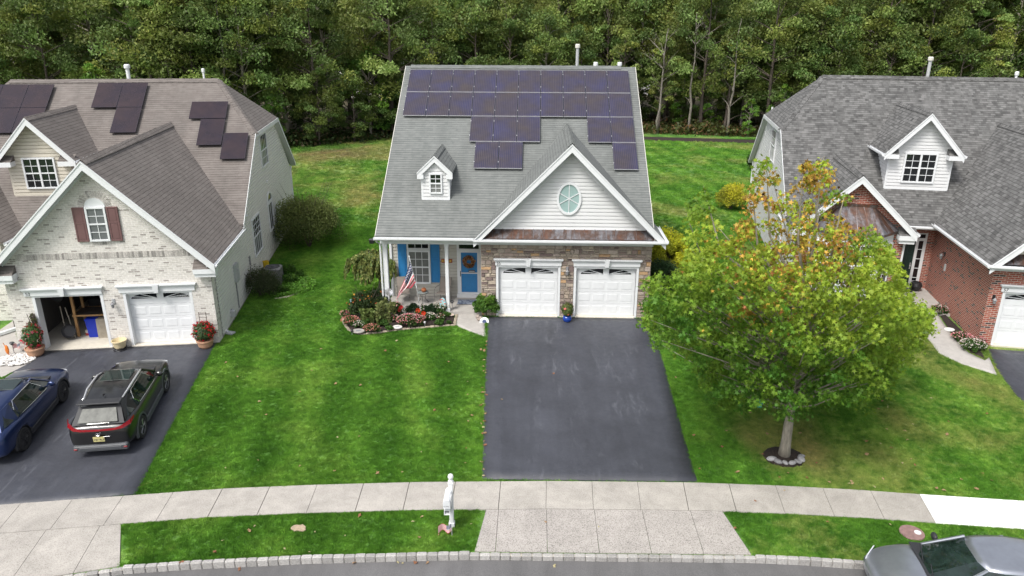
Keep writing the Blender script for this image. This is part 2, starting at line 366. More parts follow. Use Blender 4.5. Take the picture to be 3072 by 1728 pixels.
def glassy(name, c, rough=.06, var=.3):
    t = NT(name); n = t.noise(t.coord('Object'), 2.2, 4, .6, 1.0)
    t.col(t.ramp(n, [(.35, tuple(x * (1 - var) for x in c)), (.65, tuple(x * (1 + var) for x in c))])); t.set(Roughness=rough); t.b.inputs['Specular IOR Level'].default_value = .6; return t.m
glass_dark = glassy('glass_dark', (.012, .014, .016)); glass_grey = glassy('glass_screened', (.13, .14, .145), .3, .12); glass_curt = glassy('glass_curtained', (.17, .175, .17), .2, .1)
glass_oval = glassy('glass_frosted', (.30, .42, .41), .25, .05); glass_car = glassy('glass_car', (.012, .022, .02), .03, .5)
def copper():
    t = NT('copper_roof'); uv = t.coord('UV'); mp = t.n('Mapping'); mp.inputs['Scale'].default_value = (.9, .35, 1); t.l(uv, mp.inputs[0]); n = t.noise(mp.outputs[0], 1.5, 5, .7, .5); n2 = t.noise(uv, 7, 4)
    c = t.ramp(n, [(.36, (.15, .065, .038)), (.48, (.12, .085, .075)), (.58, (.20, .20, .22))]); c = t.mix(1.0, c, t.ramp(n2, [(.3, (.7,) * 3), (.7, (1.3,) * 3)]), 'MULTIPLY')
    t.col(c); t.set(Roughness=.42, Metallic=.55); return t.m
copper_m = copper()
def panel(name, stripes):
    t = NT(name); uv = t.coord('UV'); n = t.noise(uv, .9, 3, .5, .3); g = t.noise(uv, 3.5, 3)
    if stripes:
        c = t.ramp(n, [(.30, (.034, .034, .080)), (.5, (.038, .034, .055)), (.70, (.050, .041, .042))])
        sx = t.n('SeparateXYZ'); t.l(uv, sx.inputs[0]); s_ = t.math('SINE', t.math('MULTIPLY', sx.outputs[0], 2 * PI / .081))
        c = t.mix(t.rf(s_, .3, .9, 0, .4), c, (.12, .10, .10)); t.set(Roughness=.16)
    else: c = t.ramp(n, [(.35, (.018, .012, .020)), (.65, (.030, .018, .022))]); t.set(Roughness=.14)
    c = t.mix(1.0, c, t.ramp(g, [(.3, (.88,) * 3), (.7, (1.12,) * 3)]), 'MULTIPLY'); t.col(c); t.b.inputs['Specular IOR Level'].default_value = .45; return t.m
pan_m = panel('solar_cells', True); pan_l = panel('solar_cells_black', False)
alu = plain('aluminium', (.62, .62, .64), .35, .05, 6, Metallic=.6)
blue_p = plain('blue_paint', (.028, .20, .46), .4, .06)
maroon = plain('maroon_paint', (.155, .082, .082), .5, .06)
darkgreen = plain('dark_green_paint', (.012, .035, .03), .3)
terra = plain('terracotta', (.42, .24, .15), .8, .2, 10)
# ================================================================ SETTING
def walk_t(x): return lerp_tab(x, WALK_T)
def curb_y(x): return lerp_tab(x, CURB_T)
def make_ground():
    xs = np.concatenate([[-400, -200, -120, -80, -55, -40, -32], np.arange(-26, 26.01, .5), [32, 40, 55, 80, 120, 200, 400]])
    offs = np.concatenate([[-60, -30, -12, -5, -.14], [.02], np.arange(.4, 16, .4), np.arange(16.5, 30, 1.5), np.arange(33, 120, 6), [150, 220, 400, 900]])
    vs = []; 
    for x in xs:
        cy = curb_y(min(max(x, -30), 30))
        for s in offs:
            y = cy + s; z = hgt(x, y) if s > 0 else -.84
            vs.append((x, y, z - (.012 if s > 0 else 0)))
    n = len(offs); fs = [(i * n + j, (i + 1) * n + j, (i + 1) * n + j + 1, i * n + j + 1) for i in range(len(xs) - 1) for j in range(n - 1)]
    m = MB(); m.smooth = True; m.add(vs, fs); o = m.build('lawn', lawn_m, uv=False); tag(o, 'mown green lawns around the three houses', 'lawn', kind='structure')
make_ground()
def strip(name, A, B, mat, dz, kind='structure', n=6, label=None, cat=None, side=.06, sub=24):
    """sheet between polylines A and B (same parameter) laid on the terrain"""
    m = MB(); vs = []
    def at(P, t):
        t *= len(P) - 1; i = min(int(t), len(P) - 2); f = t - i; return Vector(P[i][:2]).lerp(Vector(P[i + 1][:2]), f)
    for i in range(sub + 1):
        a, b = at(A, i / sub), at(B, i / sub)
        for j in range(n + 1):
            q = a.lerp(b, j / n); vs.append((q.x, q.y, hgt(q.x, q.y) + dz))
    fs = [(i * (n + 1) + j, i * (n + 1) + j + 1, (i + 1) * (n + 1) + j + 1, (i + 1) * (n + 1) + j) for i in range(sub) for j in range(n)]
    b = len(vs); edge = [i * (n + 1) for i in range(sub + 1)] + [sub * (n + 1) + j for j in range(1, n + 1)] + [i * (n + 1) + n for i in range(sub - 1, -1, -1)] + [j for j in range(n - 1, 0, -1)]
    low = [(vs[k][0], vs[k][1], vs[k][2] - side) for k in edge]
    fs += [(edge[i], edge[(i + 1) % len(edge)], b + (i + 1) % len(edge), b + i) for i in range(len(edge))]
    m.smooth = True; m.add(vs + low, fs)
    o = m.build(name, mat, uv=False); tag(o, label, cat, kind=kind); 
    # smooth shading off on the skirt
    bm = bmesh.new(); bm.from_mesh(o.data); bmesh.ops.recalc_face_normals(bm, faces=bm.faces)
    for f in bm.faces: f.smooth = f.normal.z > .7
    if sum(f.normal.z for f in bm.faces) < 0: bmesh.ops.reverse_faces(bm, faces=bm.faces)
    bm.to_mesh(o.data); bm.free(); return o
# road
rx = list(np.arange(-60, 60.1, 3))
def cyc(x): return curb_y(min(max(x, -30), 30))
m = MB(); vs = []
for x in np.arange(-60, 60.1, 1.0): vs += [(x, cyc(x) - .1, -DROP - .15), (x, cyc(x) - 4.5, -DROP - .10), (x, cyc(x) - 9, -DROP - .15)]
k = len(vs) // 3; m.smooth = True
m.add(vs, [(3 * i + j, 3 * i + j + 1, 3 * i + j + 4, 3 * i + j + 3) for i in range(k - 1) for j in range(2)]); road = m.build('road', asph_road, uv=False)
bm = bmesh.new(); bm.from_mesh(road.data); bmesh.ops.recalc_face_normals(bm, faces=bm.faces)
if sum(f.normal.z for f in bm.faces) < 0: bmesh.ops.reverse_faces(bm, faces=bm.faces)
bm.to_mesh(road.data); bm.free(); tag(road, kind='structure')
# sidewalk slabs (one structure, joints are real gaps between the slabs)
m = MB(); rng = random.Random(3)
jx = G(1374, 1245).x; L_ = []
x = jx
def shift(x): return x
joints = []
xj = jx; k = 0
while xj > -16: joints.append(xj); xj -= 1.27
xj = jx + 1.27
while xj < 20: joints.append(xj); xj += 1.27
joints.sort()
SLABS = list(zip(joints[:-1], joints[1:]))
def slab_quad(m, xa, xb, topf, botf, dz, th=.1, gap=.008, skew=lambda x: 0):
    for s0, s1 in ((xa + gap, xb - gap),):
        nn = 3; top = []; bot = []
        for i in range(nn + 1):
            x = s0 + (s1 - s0) * i / nn
            k = skew(x); top.append((x + k, topf(x + k))); bot.append((x - k, botf(x - k)))
        pts = top + bot[::-1]; z = max(hgt(*p) for p in pts) * 0 + hgt(*pts[0]) + dz
        m.prism([(p[0], p[1], z) for p in pts[::-1]], (0, 0, -th))
skw = lambda x: .09 * max(-1, min(1.6, -x / 12)) * -1
bright0 = G(2320, 1280).x
mb1, mb2 = MB(), MB()
for a, b in SLABS:
    tgt = mb2 if a > bright0 - .6 else mb1
    slab_quad(tgt, a, b, lambda x: walk_t(x), lambda x: walk_t(x) - 1.26, .022, gap=.006 if rng.random() < .8 else .014, skew=skw)
tag(mb1.build('sidewalk', conc, uv=False), 'pale concrete sidewalk of square slabs curving past the driveways', 'sidewalk', kind='structure')
tag(mb2.build('new_sidewalk_slabs', conc_new, uv=False), 'bright new white concrete slabs at the right end of the sidewalk', 'sidewalk', kind='structure')
# aprons: exposed aggregate in the middle, smooth one on the left
ma = MB(); ax0, ax1 = .25, 6.62
aj = [j for j in joints if ax0 + .3 < j < ax1 - .4]
edges = [ax0] + aj + [ax1]
for i, (a, b) in enumerate(zip(edges[:-1], edges[1:])):
    ta = a + (.12 if i == 0 else 0.006); tb = b - (.006); ba = a - (.06 if i == 0 else -.006); bb = b + (.30 if b == ax1 else -.006)
    za = -DROP + .018; 
    ma.prism([(ta, walk_t(ta) - 1.275, za), (ba, curb_y(ba) + .02, za - .004), (bb, curb_y(bb) + .02, za - .004), (tb, walk_t(tb) - 1.275, za)], (0, 0, -.12))
tag(ma.build('driveway_apron', conc_apron, uv=False), 'speckled concrete apron between the middle driveway and the road', 'apron', kind='structure')
ma = MB(); AE = (G(303, 1322).x, G(306, 1418).x); ed = [j for j in joints if j < AE[0] - .4] + [AE[0]]
for i, (a, b) in enumerate(zip(ed[:-1], ed[1:])):
    za = -DROP + .018; sk = .25; ta, tb = a + .006, b - .006; last = i == len(ed) - 2
    ma.prism([(ta, walk_t(ta) - 1.275, za), (ta + .32, curb_y(ta + .32) + .02, za - .004), (AE[1] if last else tb + .32, curb_y(AE[1] if last else tb + .32) + .02, za - .004), (tb, walk_t(tb) - 1.275, za)], (0, 0, -.12))
tag(ma.build('left_driveway_apron', conc, uv=False), 'pale concrete apron at the street end of the left driveway', 'apron', kind='structure')
# bedding under the slabs, seen only in the joints
m = MB(); vs = []; m.smooth = True
for x in np.arange(-15, 19.6, .5): vs += [(x, walk_t(x) - .02, -DROP + .008), (x, walk_t(x) - 1.25, -DROP + .008)]
k = len(vs) // 2; m.add(vs, [(2 * i, 2 * i + 1, 2 * i + 3, 2 * i + 2) for i in range(k - 1)])
m.add([(ax0 + .1, walk_t(ax0) - 1.25, -DROP + .004), (ax0 + .05, curb_y(ax0) + .0, -DROP - .02), (ax1 + .1, curb_y(ax1), -DROP - .02), (ax1 - .1, walk_t(ax1) - 1.25, -DROP + .004)], [(0, 1, 2, 3)])
m.add([(-14, walk_t(-14) - 1.25, -DROP + .004), (-14, curb_y(-14) + .0, -DROP - .02), (ed[-1], curb_y(ed[-1]), -DROP - .02), (ed[-1] - .1, walk_t(ed[-1]) - 1.25, -DROP + .004)], [(0, 1, 2, 3)])
tag(m.build('slab_bedding', plain('bedding', (.10, .095, .085), .95, .2, 20), uv=False), kind='structure')
# belgian block curb
m = MB(); x = -13.0; rng = random.Random(5)
axL = G(303, 1418).x
while x < 17.5:
    wd = rng.uniform(.235, .275); xm = x + wd / 2; low = (ax0 - .15 < xm < ax1 + .35) or xm < axL + .1
    z1 = -DROP + (-.012 if low else .03) + rng.uniform(-.008, .008); z0 = -DROP - .3
    g = rng.uniform(.27, .42); m.c = (g, g * .97, g * .93, 1)
    a, b = Vector((x + .004, curb_y(x))), Vector((x + wd - .004, curb_y(x + wd)))
    M = Matrix.Translation((a.x, a.y, 0)) @ Matrix.Rotation(math.atan2(b.y - a.y, b.x - a.x), 4, 'Z')
    m.rbox(0, wd - .008, -.10 - rng.uniform(0, .012), .02, z0, z1, .014 + rng.random() * .006, M); x += wd
tag(m.build('curb', block_m, keepcol=True), 'grey granite block curb along the road', 'curb', kind='structure')
m = MB(); vs = []
for x in np.arange(-13, 17.6, .5): vs += [(x, curb_y(x) + .02, -DROP - .03), (x, curb_y(x) - .10, -DROP - .03)]
k = len(vs) // 2; m.add(vs, [(2 * i, 2 * i + 1, 2 * i + 3, 2 * i + 2) for i in range(k - 1)]); tag(m.build('curb_joints', mortar_m, uv=False), kind='structure')
# driveways
def P2(u, v): q = G(u, v); return (q.x, q.y)
DRV_M_L = [(-.36, -.12), P2(1222, 900), P2(1218, 1000), P2(1212, 1206)]; DRV_M_R = [(6.38, -.05), P2(1650, 866), P2(1700, 1032), P2(1754, 1211)]
DRV_M_R = [(6.38, -.05), P2(1668, 905), P2(1706, 1046), P2(1755, 1212)]
strip('driveway', DRV_M_L, DRV_M_R, asph_drive, .012, n=10, sub=26, side=.05, label='dark sealed asphalt driveway in front of the stone garage', cat='driveway')
_hl = lambda x, y: (-10.47 + x * math.cos(R_(8.8)) - y * math.sin(R_(8.8)), -3.15 + x * math.sin(R_(8.8)) + y * math.cos(R_(8.8)))
DRV_L_R = [_hl(-.1, -.03), P2(470, 1000), P2(400, 1130), P2(343, 1243)]
DRV_L_L = [_hl(-7.1, -.03), P2(20, 960), (-15.6, -9.5), (-15.6, -13.4)]
strip('left_driveway', DRV_L_L, DRV_L_R, asph_drive, .012, n=10, sub=26, side=.05, label='dark asphalt driveway with two parked cars', cat='driveway')
a = P2(2484, 878); DRV_R_L = [a, P2(2512, 935), P2(2560, 1000), (18.9, -11.7)]; DRV_R_R = [(a[0] + 6, a[1] - .9), (25, -6), (25, -9), (25.5, -12)]
strip('right_driveway', DRV_R_L, DRV_R_R, asph_drive, .012, n=6, sub=16, side=.05, label='dark asphalt driveway at the right edge', cat='driveway')
# walks
wl = [P2(1147, 758), P2(1148, 800), P2(1148, 818), P2(1172, 830), P2(1224, 849)]; wr = [(-.72, .1), (-.68, -.1), (-.60, -.3), (-.45, -.7), (-.36, -2.35)]
WALK_M_L = [(-1.68, .1)] + wl[1:]; WALK_M_R = [(-.62, .1), (-.55, -.2), (-.45, -.5), (-.40, -1.2), P2(1224, 849)]
strip('walkway', WALK_M_L, WALK_M_R, conc_porch, .02, n=5, sub=16, side=.06, label='short concrete walk curving from porch to driveway', cat='walkway')
WALK_R_A = [P2(*q) for q in ((2290, 720), (2335, 812), (2331, 850), (2362, 890), (2420, 917), (2508, 945))]
WALK_R_B = [P2(*q) for q in ((2330, 745), (2368, 806), (2398, 850), (2436, 888), (2478, 908), (2488, 900))]
strip('right_walkway', WALK_R_A, WALK_R_B, conc_porch, .02, n=5, sub=20, side=.06, label='curved concrete walk to the brick house door', cat='walkway')
WALK_L_A = [P2(*q) for q in ((30, 800), (45, 850), (60, 880), (92, 905))]; WALK_L_B = [(-20, .5), (-19.5, -4), (-18.6, -5.4), P2(5, 950)]
strip('left_walkway', WALK_L_A, WALK_L_B, conc_porch, .016, n=5, sub=12, side=.06, label='concrete walk at the left edge beside the pale brick garage', cat='walkway')
def bed(name, pts, mat, dz=.03, label=None, cat='flower bed'):
    m = MB(); c = Vector((sum(p[0] for p in pts) / len(pts), sum(p[1] for p in pts) / len(pts)))
    vs = [(p[0], p[1], hgt(*p[:2]) - .03) for p in pts] + [tuple(Vector(p[:2]).lerp(c, .04)) + (hgt(*p[:2]) + dz,) for p in pts]; n = len(pts)
    vs += [tuple(Vector(p[:2]).lerp(c, .45)) + (hgt(*p[:2]) + dz + .04,) for p in pts] + [(c.x, c.y, hgt(c.x, c.y) + dz + .05)]
    fs = [(r * n + i, r * n + (i + 1) % n, (r + 1) * n + (i + 1) % n, (r + 1) * n + i) for r in range(2) for i in range(n)] + [(2 * n + i, 2 * n + (i + 1) % n, 3 * n) for i in range(n)]
    m.smooth = True; m.add(vs, fs); o = m.build(name, mat, uv=False)
    bm = bmesh.new(); bm.from_mesh(o.data); bmesh.ops.recalc_face_normals(bm, faces=bm.faces)
    if sum(f.normal.z for f in bm.faces) < 0: bmesh.ops.reverse_faces(bm, faces=bm.faces)
    bm.to_mesh(o.data); bm.free(); return tag(o, label, cat, kind='structure')
BED_M = [P2(*q) for q in ((862, 795), (866, 815), (878, 832), (905, 842), (950, 839), (1010, 830), (1080, 824), (1146, 819))] + [(-1.72, -.2), (-1.72, .05), (-4.7, .05), (-5.6, .3)]
bed('flower_bed', BED_M, mulch, label='dark mulch flower bed in front of the porch')
BED_L = [P2(*q) for q in ((606, 772), (640, 770), (690, 758), (745, 742), (770, 720), (768, 700), (735, 685))] + [(-11.1, 5.2), (-10.75, 2)]

BED_R = [P2(*q) for q in ((2336, 745), (2372, 806), (2400, 848), (2438, 886), (2480, 906))] + [(18.75, -2.2), (18.75, -1.2), (19.05, 1.0)]
bed('brick_wall_bed', BED_R, mulch, .015, label='narrow mulch bed along the red brick garage wall')
BED_T = [(G(1972, 1150).x + .62 * math.cos(a) , G(1972, 1150).y + .52 * math.sin(a)) for a in np.arange(0, 2 * PI, .45)]
bed('tree_ring_bed', BED_T, mulch, .03, label='small ring of dark mulch round the street tree')
BED_S = [(6.42, .1), (8.6, .6), (9.7, 3), (9.9, 6.5), (8.9, 9.5), (7.2, 10), (6.42, 8)]
bed('shrub_bed', BED_S, mulch, .015, label='mulch bed of shrubs along the right side of the middle house')
BED_B = [(10.5, 50.2), (13, 49.5), (18, 48.9), (24.5, 47.8), (32, 46), (33, 48), (25, 50.2), (18, 51.3), (13, 52), (10.5, 52)]
bed('mulch_strip', BED_B, mulch, .05, label='dark mulch strip between back lawn and woods')
BED_G = [(-19.3, -6.0), (-17.9, -5.45), (-17.3, -5.3), (-16.75, -5.55), (-16.8, -6.4), (-17.4, -6.9), (-18.4, -6.8)]
# edging stones of the beds
def edging(name, pts, label, c, wd=.2, h=.07):
    rng = random.Random(8); m = MB(); cl = []
    for a, b in zip(pts[:-1], pts[1:]):
        a, b = Vector(a[:2]), Vector(b[:2]); k = max(1, round((b - a).length / wd)); 
        for i in range(k):
            p = a.lerp(b, (i + .5) / k); g = rng.uniform(.75, 1.2); m.c = (c[0] * g, c[1] * g, c[2] * g, 1)
            M = Matrix.Translation((p.x, p.y, hgt(p.x, p.y) - .02)) @ Matrix.Rotation(math.atan2((b - a).y, (b - a).x) + rng.uniform(-.12, .12), 4, 'Z')
            l = (b - a).length / k / 2 - .006; m.rbox(-l, l, -.055, .055, 0, h + rng.uniform(0, .02), .015, M)
    return tag(m.build(name, block_m, keepcol=True), label, 'edging')
edging('stone_edging', [P2(690, 752), P2(722, 748), P2(748, 738), P2(765, 722), P2(772, 706)], 'curved row of tan edging stones beside the air conditioner bed', (.36, .32, .25), .16, .05)
edging('stone_edging', BED_M[:8] + [(-1.66, -.9), (-1.66, .0)], 'tan stone edging around the flower bed before the porch', (.34, .29, .22))

# ================================================================ HOUSE PIECES
def frame_M(x, y, z, ang=0): return Matrix.Translation((x, y, z)) @ Matrix.Rotation(ang, 4, 'Z')
def ring_rect(m, x0, x1, z0, z1, t, y0, y1):
    m.box(x0, x0 + t, y0, y1, z0, z1); m.box(x1 - t, x1, y0, y1, z0, z1); m.box(x0 + t, x1 - t, y0, y1, z0, z0 + t); m.box(x0 + t, x1 - t, y0, y1, z1 - t, z1)
def window(parent, M, x0, x1, z0, z1, cols=2, rows=(2, 2), t=.075, glass=(None, None), name='window', mull=False, mc=None):
    """double-hung window on wall plane y=0, outward -y; mull: two units side by side"""
    gl = [g or glass_dark for g in glass]; M = M @ Matrix.Translation((0, -.034, 0))
    fm = MB(M); ring_rect(fm, x0, x1, z0, z1, t, -.055, .034)
    units = [(x0 + t, x1 - t)]
    if mull: c = (x0 + x1) / 2; fm.box(c - t * .55, c + t * .55, -.053, 0, z0 + t, z1 - t); units = [(x0 + t, c - t * .55), (c + t * .55, x1 - t)]
    zi0, zi1 = z0 + t, z1 - t; h = (zi1 - zi0) / len(rows)
    for ua, ub in units:
        for k in range(1, len(rows)): fm.box(ua, ub, -.045, 0, zi0 + k * h - .028, zi0 + k * h + .028)
    o = fm.build(name, white, parent, bevel=.006)
    pm = MB(M)
    for k, nr in enumerate(rows):
        pn = MB(M)
        for ua, ub in units: pn.box(ua, ub, -.012 - .004 * k, 0, zi0 + k * h + (.028 if k else 0), zi0 + (k + 1) * h - (.028 if k < len(rows) - 1 else 0))
        pn.build('pane', gl[min(k, len(gl) - 1)], o)
        for ua, ub in units:
            a = zi0 + k * h + (.028 if k else 0); b = zi0 + (k + 1) * h - (.028 if k < len(rows) - 1 else 0)
            for c in range(1, cols): x = ua + (ub - ua) * c / cols; pm.box(x - .011, x + .011, -.03, -.005, a, b)
            for r in range(1, nr): z = a + (b - a) * r / nr; pm.box(ua, ub, -.029, -.006, z - .011, z + .011)
    if pm.v: pm.build('muntin', mc or white, o)
    return o
def shutter(parent, M, x0, x1, z0, z1, mat, split=.42):
    M = M @ Matrix.Translation((0, -.034, 0)); m = MB(M); m.box(x0, x1, -.02, 0.03, z0, z1); f = .055; zs = z0 + (z1 - z0) * (1 - split)
    m.box(x0, x0 + f, -.035, -.02, z0, z1); m.box(x1 - f, x1, -.035, -.02, z0, z1)
    for a in ((z0, z0 + f), (zs - f / 2, zs + f / 2), (z1 - f, z1)): m.box(x0 + f, x1 - f, -.035, -.02, *a)
    for a, b in ((z0 + f, zs - f / 2), (zs + f / 2, z1 - f)): m.box(x0 + f + .025, x1 - f - .025, -.030, -.02, a + .025, b - .025)
    return m.build('shutter', mat, parent, bevel=.006)
def garage_door(parent, x0, x1, z0, z1, y):
    """sectional door: three rows of raised panels and two quarter-fan lights; front face at y"""
    m = MB(); W_ = x1 - x0; H = z1 - z0; sh = H / 4
    for k in range(4): m.box(x0, x1, y, y + .05, z0 + k * sh + (.006 if k else 0), z0 + (k + 1) * sh)
    for k in range(3):
        for c in range(4):
            a = x0 + .07 + c * (W_ - .14) / 4 + .045; b = x0 + .07 + (c + 1) * (W_ - .14) / 4 - .045; za = z0 + k * sh + .1; zb = z0 + (k + 1) * sh - .09
            i = .035; vs = [(a, y - .0005, za), (b, y - .0005, za), (b, y - .0005, zb), (a, y - .0005, zb), (a + i, y - .009, za + i), (b - i, y - .009, za + i), (b - i, y - .009, zb - i), (a + i, y - .009, zb - i)]
            m.add(vs, [(0, 1, 5, 4), (1, 2, 6, 5), (2, 3, 7, 6), (3, 0, 4, 7), (4, 5, 6, 7)])
    o = m.build('garage_door', white, parent, bevel=.004)
    c = (x0 + x1) / 2; zb = z1 - .285; 
    for s in (-1, 1):
        g = MB(); pts = [(c + s * .12, y - .004, zb)]
        for i in range(0, 15):
            an = (i / 14) * PI / 2; x = .12 + .92 * math.cos(an); z = .225 * math.sin(an)
            pts.append((c + s * x, y - .004, zb + z))
        if s > 0: g.poly(pts)
        else: g.poly(pts[::-1])
        gl = g.build('fan_light', glass_dark, o)
        f = MB()
        for an in (22, 52):
            q = R_(an); ex, ez = .92 * math.cos(q), .225 * math.sin(q); L2 = math.hypot(ex, ez); n = Vector((-ez / L2 * s, 0, ex / L2)) * .013
            a = Vector((c + s * .12, y - .012, zb + .004)); b = Vector((c + s * (.12 + ex), y - .012, zb + ez)); q4 = [a - n, b - n, b + n, a + n]
            if s < 0: q4 = q4[::-1]
            f.prism(q4, (0, .008, 0))
        f.build('fan_bar', white, o)
    return o
def door_header(parent, x0, x1, z, y=0, num=None, zt=.30):
    m = MB(); m.box(x0 + .07, x1 - .07, y - .05, y, z, z + zt * .58); m.box(x0 + .05, x1 - .05, y - .07, y, z + zt * .58, z + zt * .68)
    m.box(x0 + .025, x1 - .025, y - .10, y, z + zt * .68, z + zt * .84); m.box(x0, x1, y - .14, y, z + zt * .84, z + zt)
    c = (x0 + x1) / 2; vs = [(c - .07, y - .16, z - .01), (c + .07, y - .16, z - .01), (c + .115, y - .19, z + zt + .02), (c - .115, y - .19, z + zt + .02)]
    m.prism(vs, (0, .13, 0)); o = m.build('door_header', white, parent, bevel=.005)
    if num: text_mesh('house_number', num, .17, dgrey, o, Matrix.Translation((x0 + .13, y - .053, z + .03)) @ Matrix.Rotation(PI / 2, 4, 'X'))
    return o
def ridge_cap(parent, a, b, slope, mat, w_=.17, lift=.05, ax='Y'):
    a, b = Vector(a), Vector(b); d = (b - a); t = Vector((d.x, d.y, 0)).normalized(); n = Vector((t.y, -t.x, 0))
    m = MB(); L2 = d.length; k = max(2, int(L2 / .3)); 
    for i in range(k):
        p, q = a + d * (i / k), a + d * ((i + 1.03) / k); up = Vector((0, 0, lift)); dn = Vector((0, 0, -w_ * slope)); lo = Vector((0, 0, .012))
        vs = [p + up, q + up + lo * 0, p + n * w_ + dn + up, q + n * w_ + dn + up, p - n * w_ + dn + up, q - n * w_ + dn + up]
        vs = [v + (lo if j % 2 == 0 else Vector()) for j, v in enumerate(vs)]
        vs += [v - Vector((0, 0, .035)) for v in vs]
        m.add(vs, [(0, 1, 3, 2), (1, 0, 4, 5), (2, 3, 9, 8), (5, 4, 10, 11), (0, 2, 8, 6), (4, 0, 6, 10), (1, 5, 11, 7), (3, 1, 7, 9)])
    o = m.build('ridge_cap', mat, parent)
    bm = bmesh.new(); bm.from_mesh(o.data); bmesh.ops.recalc_face_normals(bm, faces=bm.faces); bm.to_mesh(o.data); bm.free(); return o
def slab(m, pts, th=.10):
    a = [Vector(p) for p in pts]; n = (a[1] - a[0]).cross(a[2] - a[1])
    if n.z < 0: a = a[::-1]
    b = [p - Vector((0, 0, th)) for p in a]; k = len(a)
    return m.add(a + b, [tuple(range(k)), tuple(range(2 * k - 1, k - 1, -1))] + [(i, k + i, k + (i + 1) % k, (i + 1) % k) for i in range(k)])
def gutter(parent, a, b, mat=None, r=.065, name='gutter'):
    a, b = Vector(a), Vector(b); t = (b - a).normalized(); n = Vector((t.y, -t.x, 0)); L2 = (b - a).length
    M = Matrix(((t.x, n.x, 0, a.x), (t.y, n.y, 0, a.y), (t.z, 0, 1, a.z), (0, 0, 0, 1)))
    pr = [(0, -.12), (.075, -.12), (.1, -.075), (.12, -.07), (.12, 0), (.105, 0), (.105, -.055), (.012, -.055), (.012, 0), (0, 0)]
    m = MB(); vs = [M @ Vector((s * L2, y, z)) for s in (0, 1) for y, z in pr]; k = len(pr)
    m.add(vs, [(i, (i + 1) % k, k + (i + 1) % k, k + i) for i in range(k)] + [tuple(range(k - 1, -1, -1)), tuple(range(k, 2 * k))])
    o = m.build(name, mat or white, parent); bm = bmesh.new(); bm.from_mesh(o.data); bmesh.ops.recalc_face_normals(bm, faces=bm.faces); bm.to_mesh(o.data); bm.free(); return o
def rake_boards(parent, xc, half, zt, sl, y0, y1, wv=.26, name='rake_trim', ends=True, under=None):
    """white bargeboards of a front gable: apex (xc,zt), slope sl, half width; boards occupy y0..y1"""
    m = MB()
    for s in (-1, 1):
        e = Vector((xc + s * half, y0, zt - half * sl)); a = Vector((xc, y0, zt)); q = [a, e, e - Vector((0, 0, wv)), a - Vector((0, 0, wv * 1.02))]
        if s > 0: q = q[::-1]
        m.prism(q, (0, y1 - y0, 0))
        # thin crown strip along the top
        q = [a + Vector((0, -.02, .012)), e + Vector((s * .01, -.02, .012 - .01 * sl)), e + Vector((s * .01, -.02, -.05)), a + Vector((0, -.02, -.05))]
        if s > 0: q = q[::-1]
        m.prism(q, (0, .018, 0))
    return m.build(name, white, parent)
def lap(parent, poly, M, mat, name='wall_siding'): return MB(M).siding(poly).build(name, mat, parent)
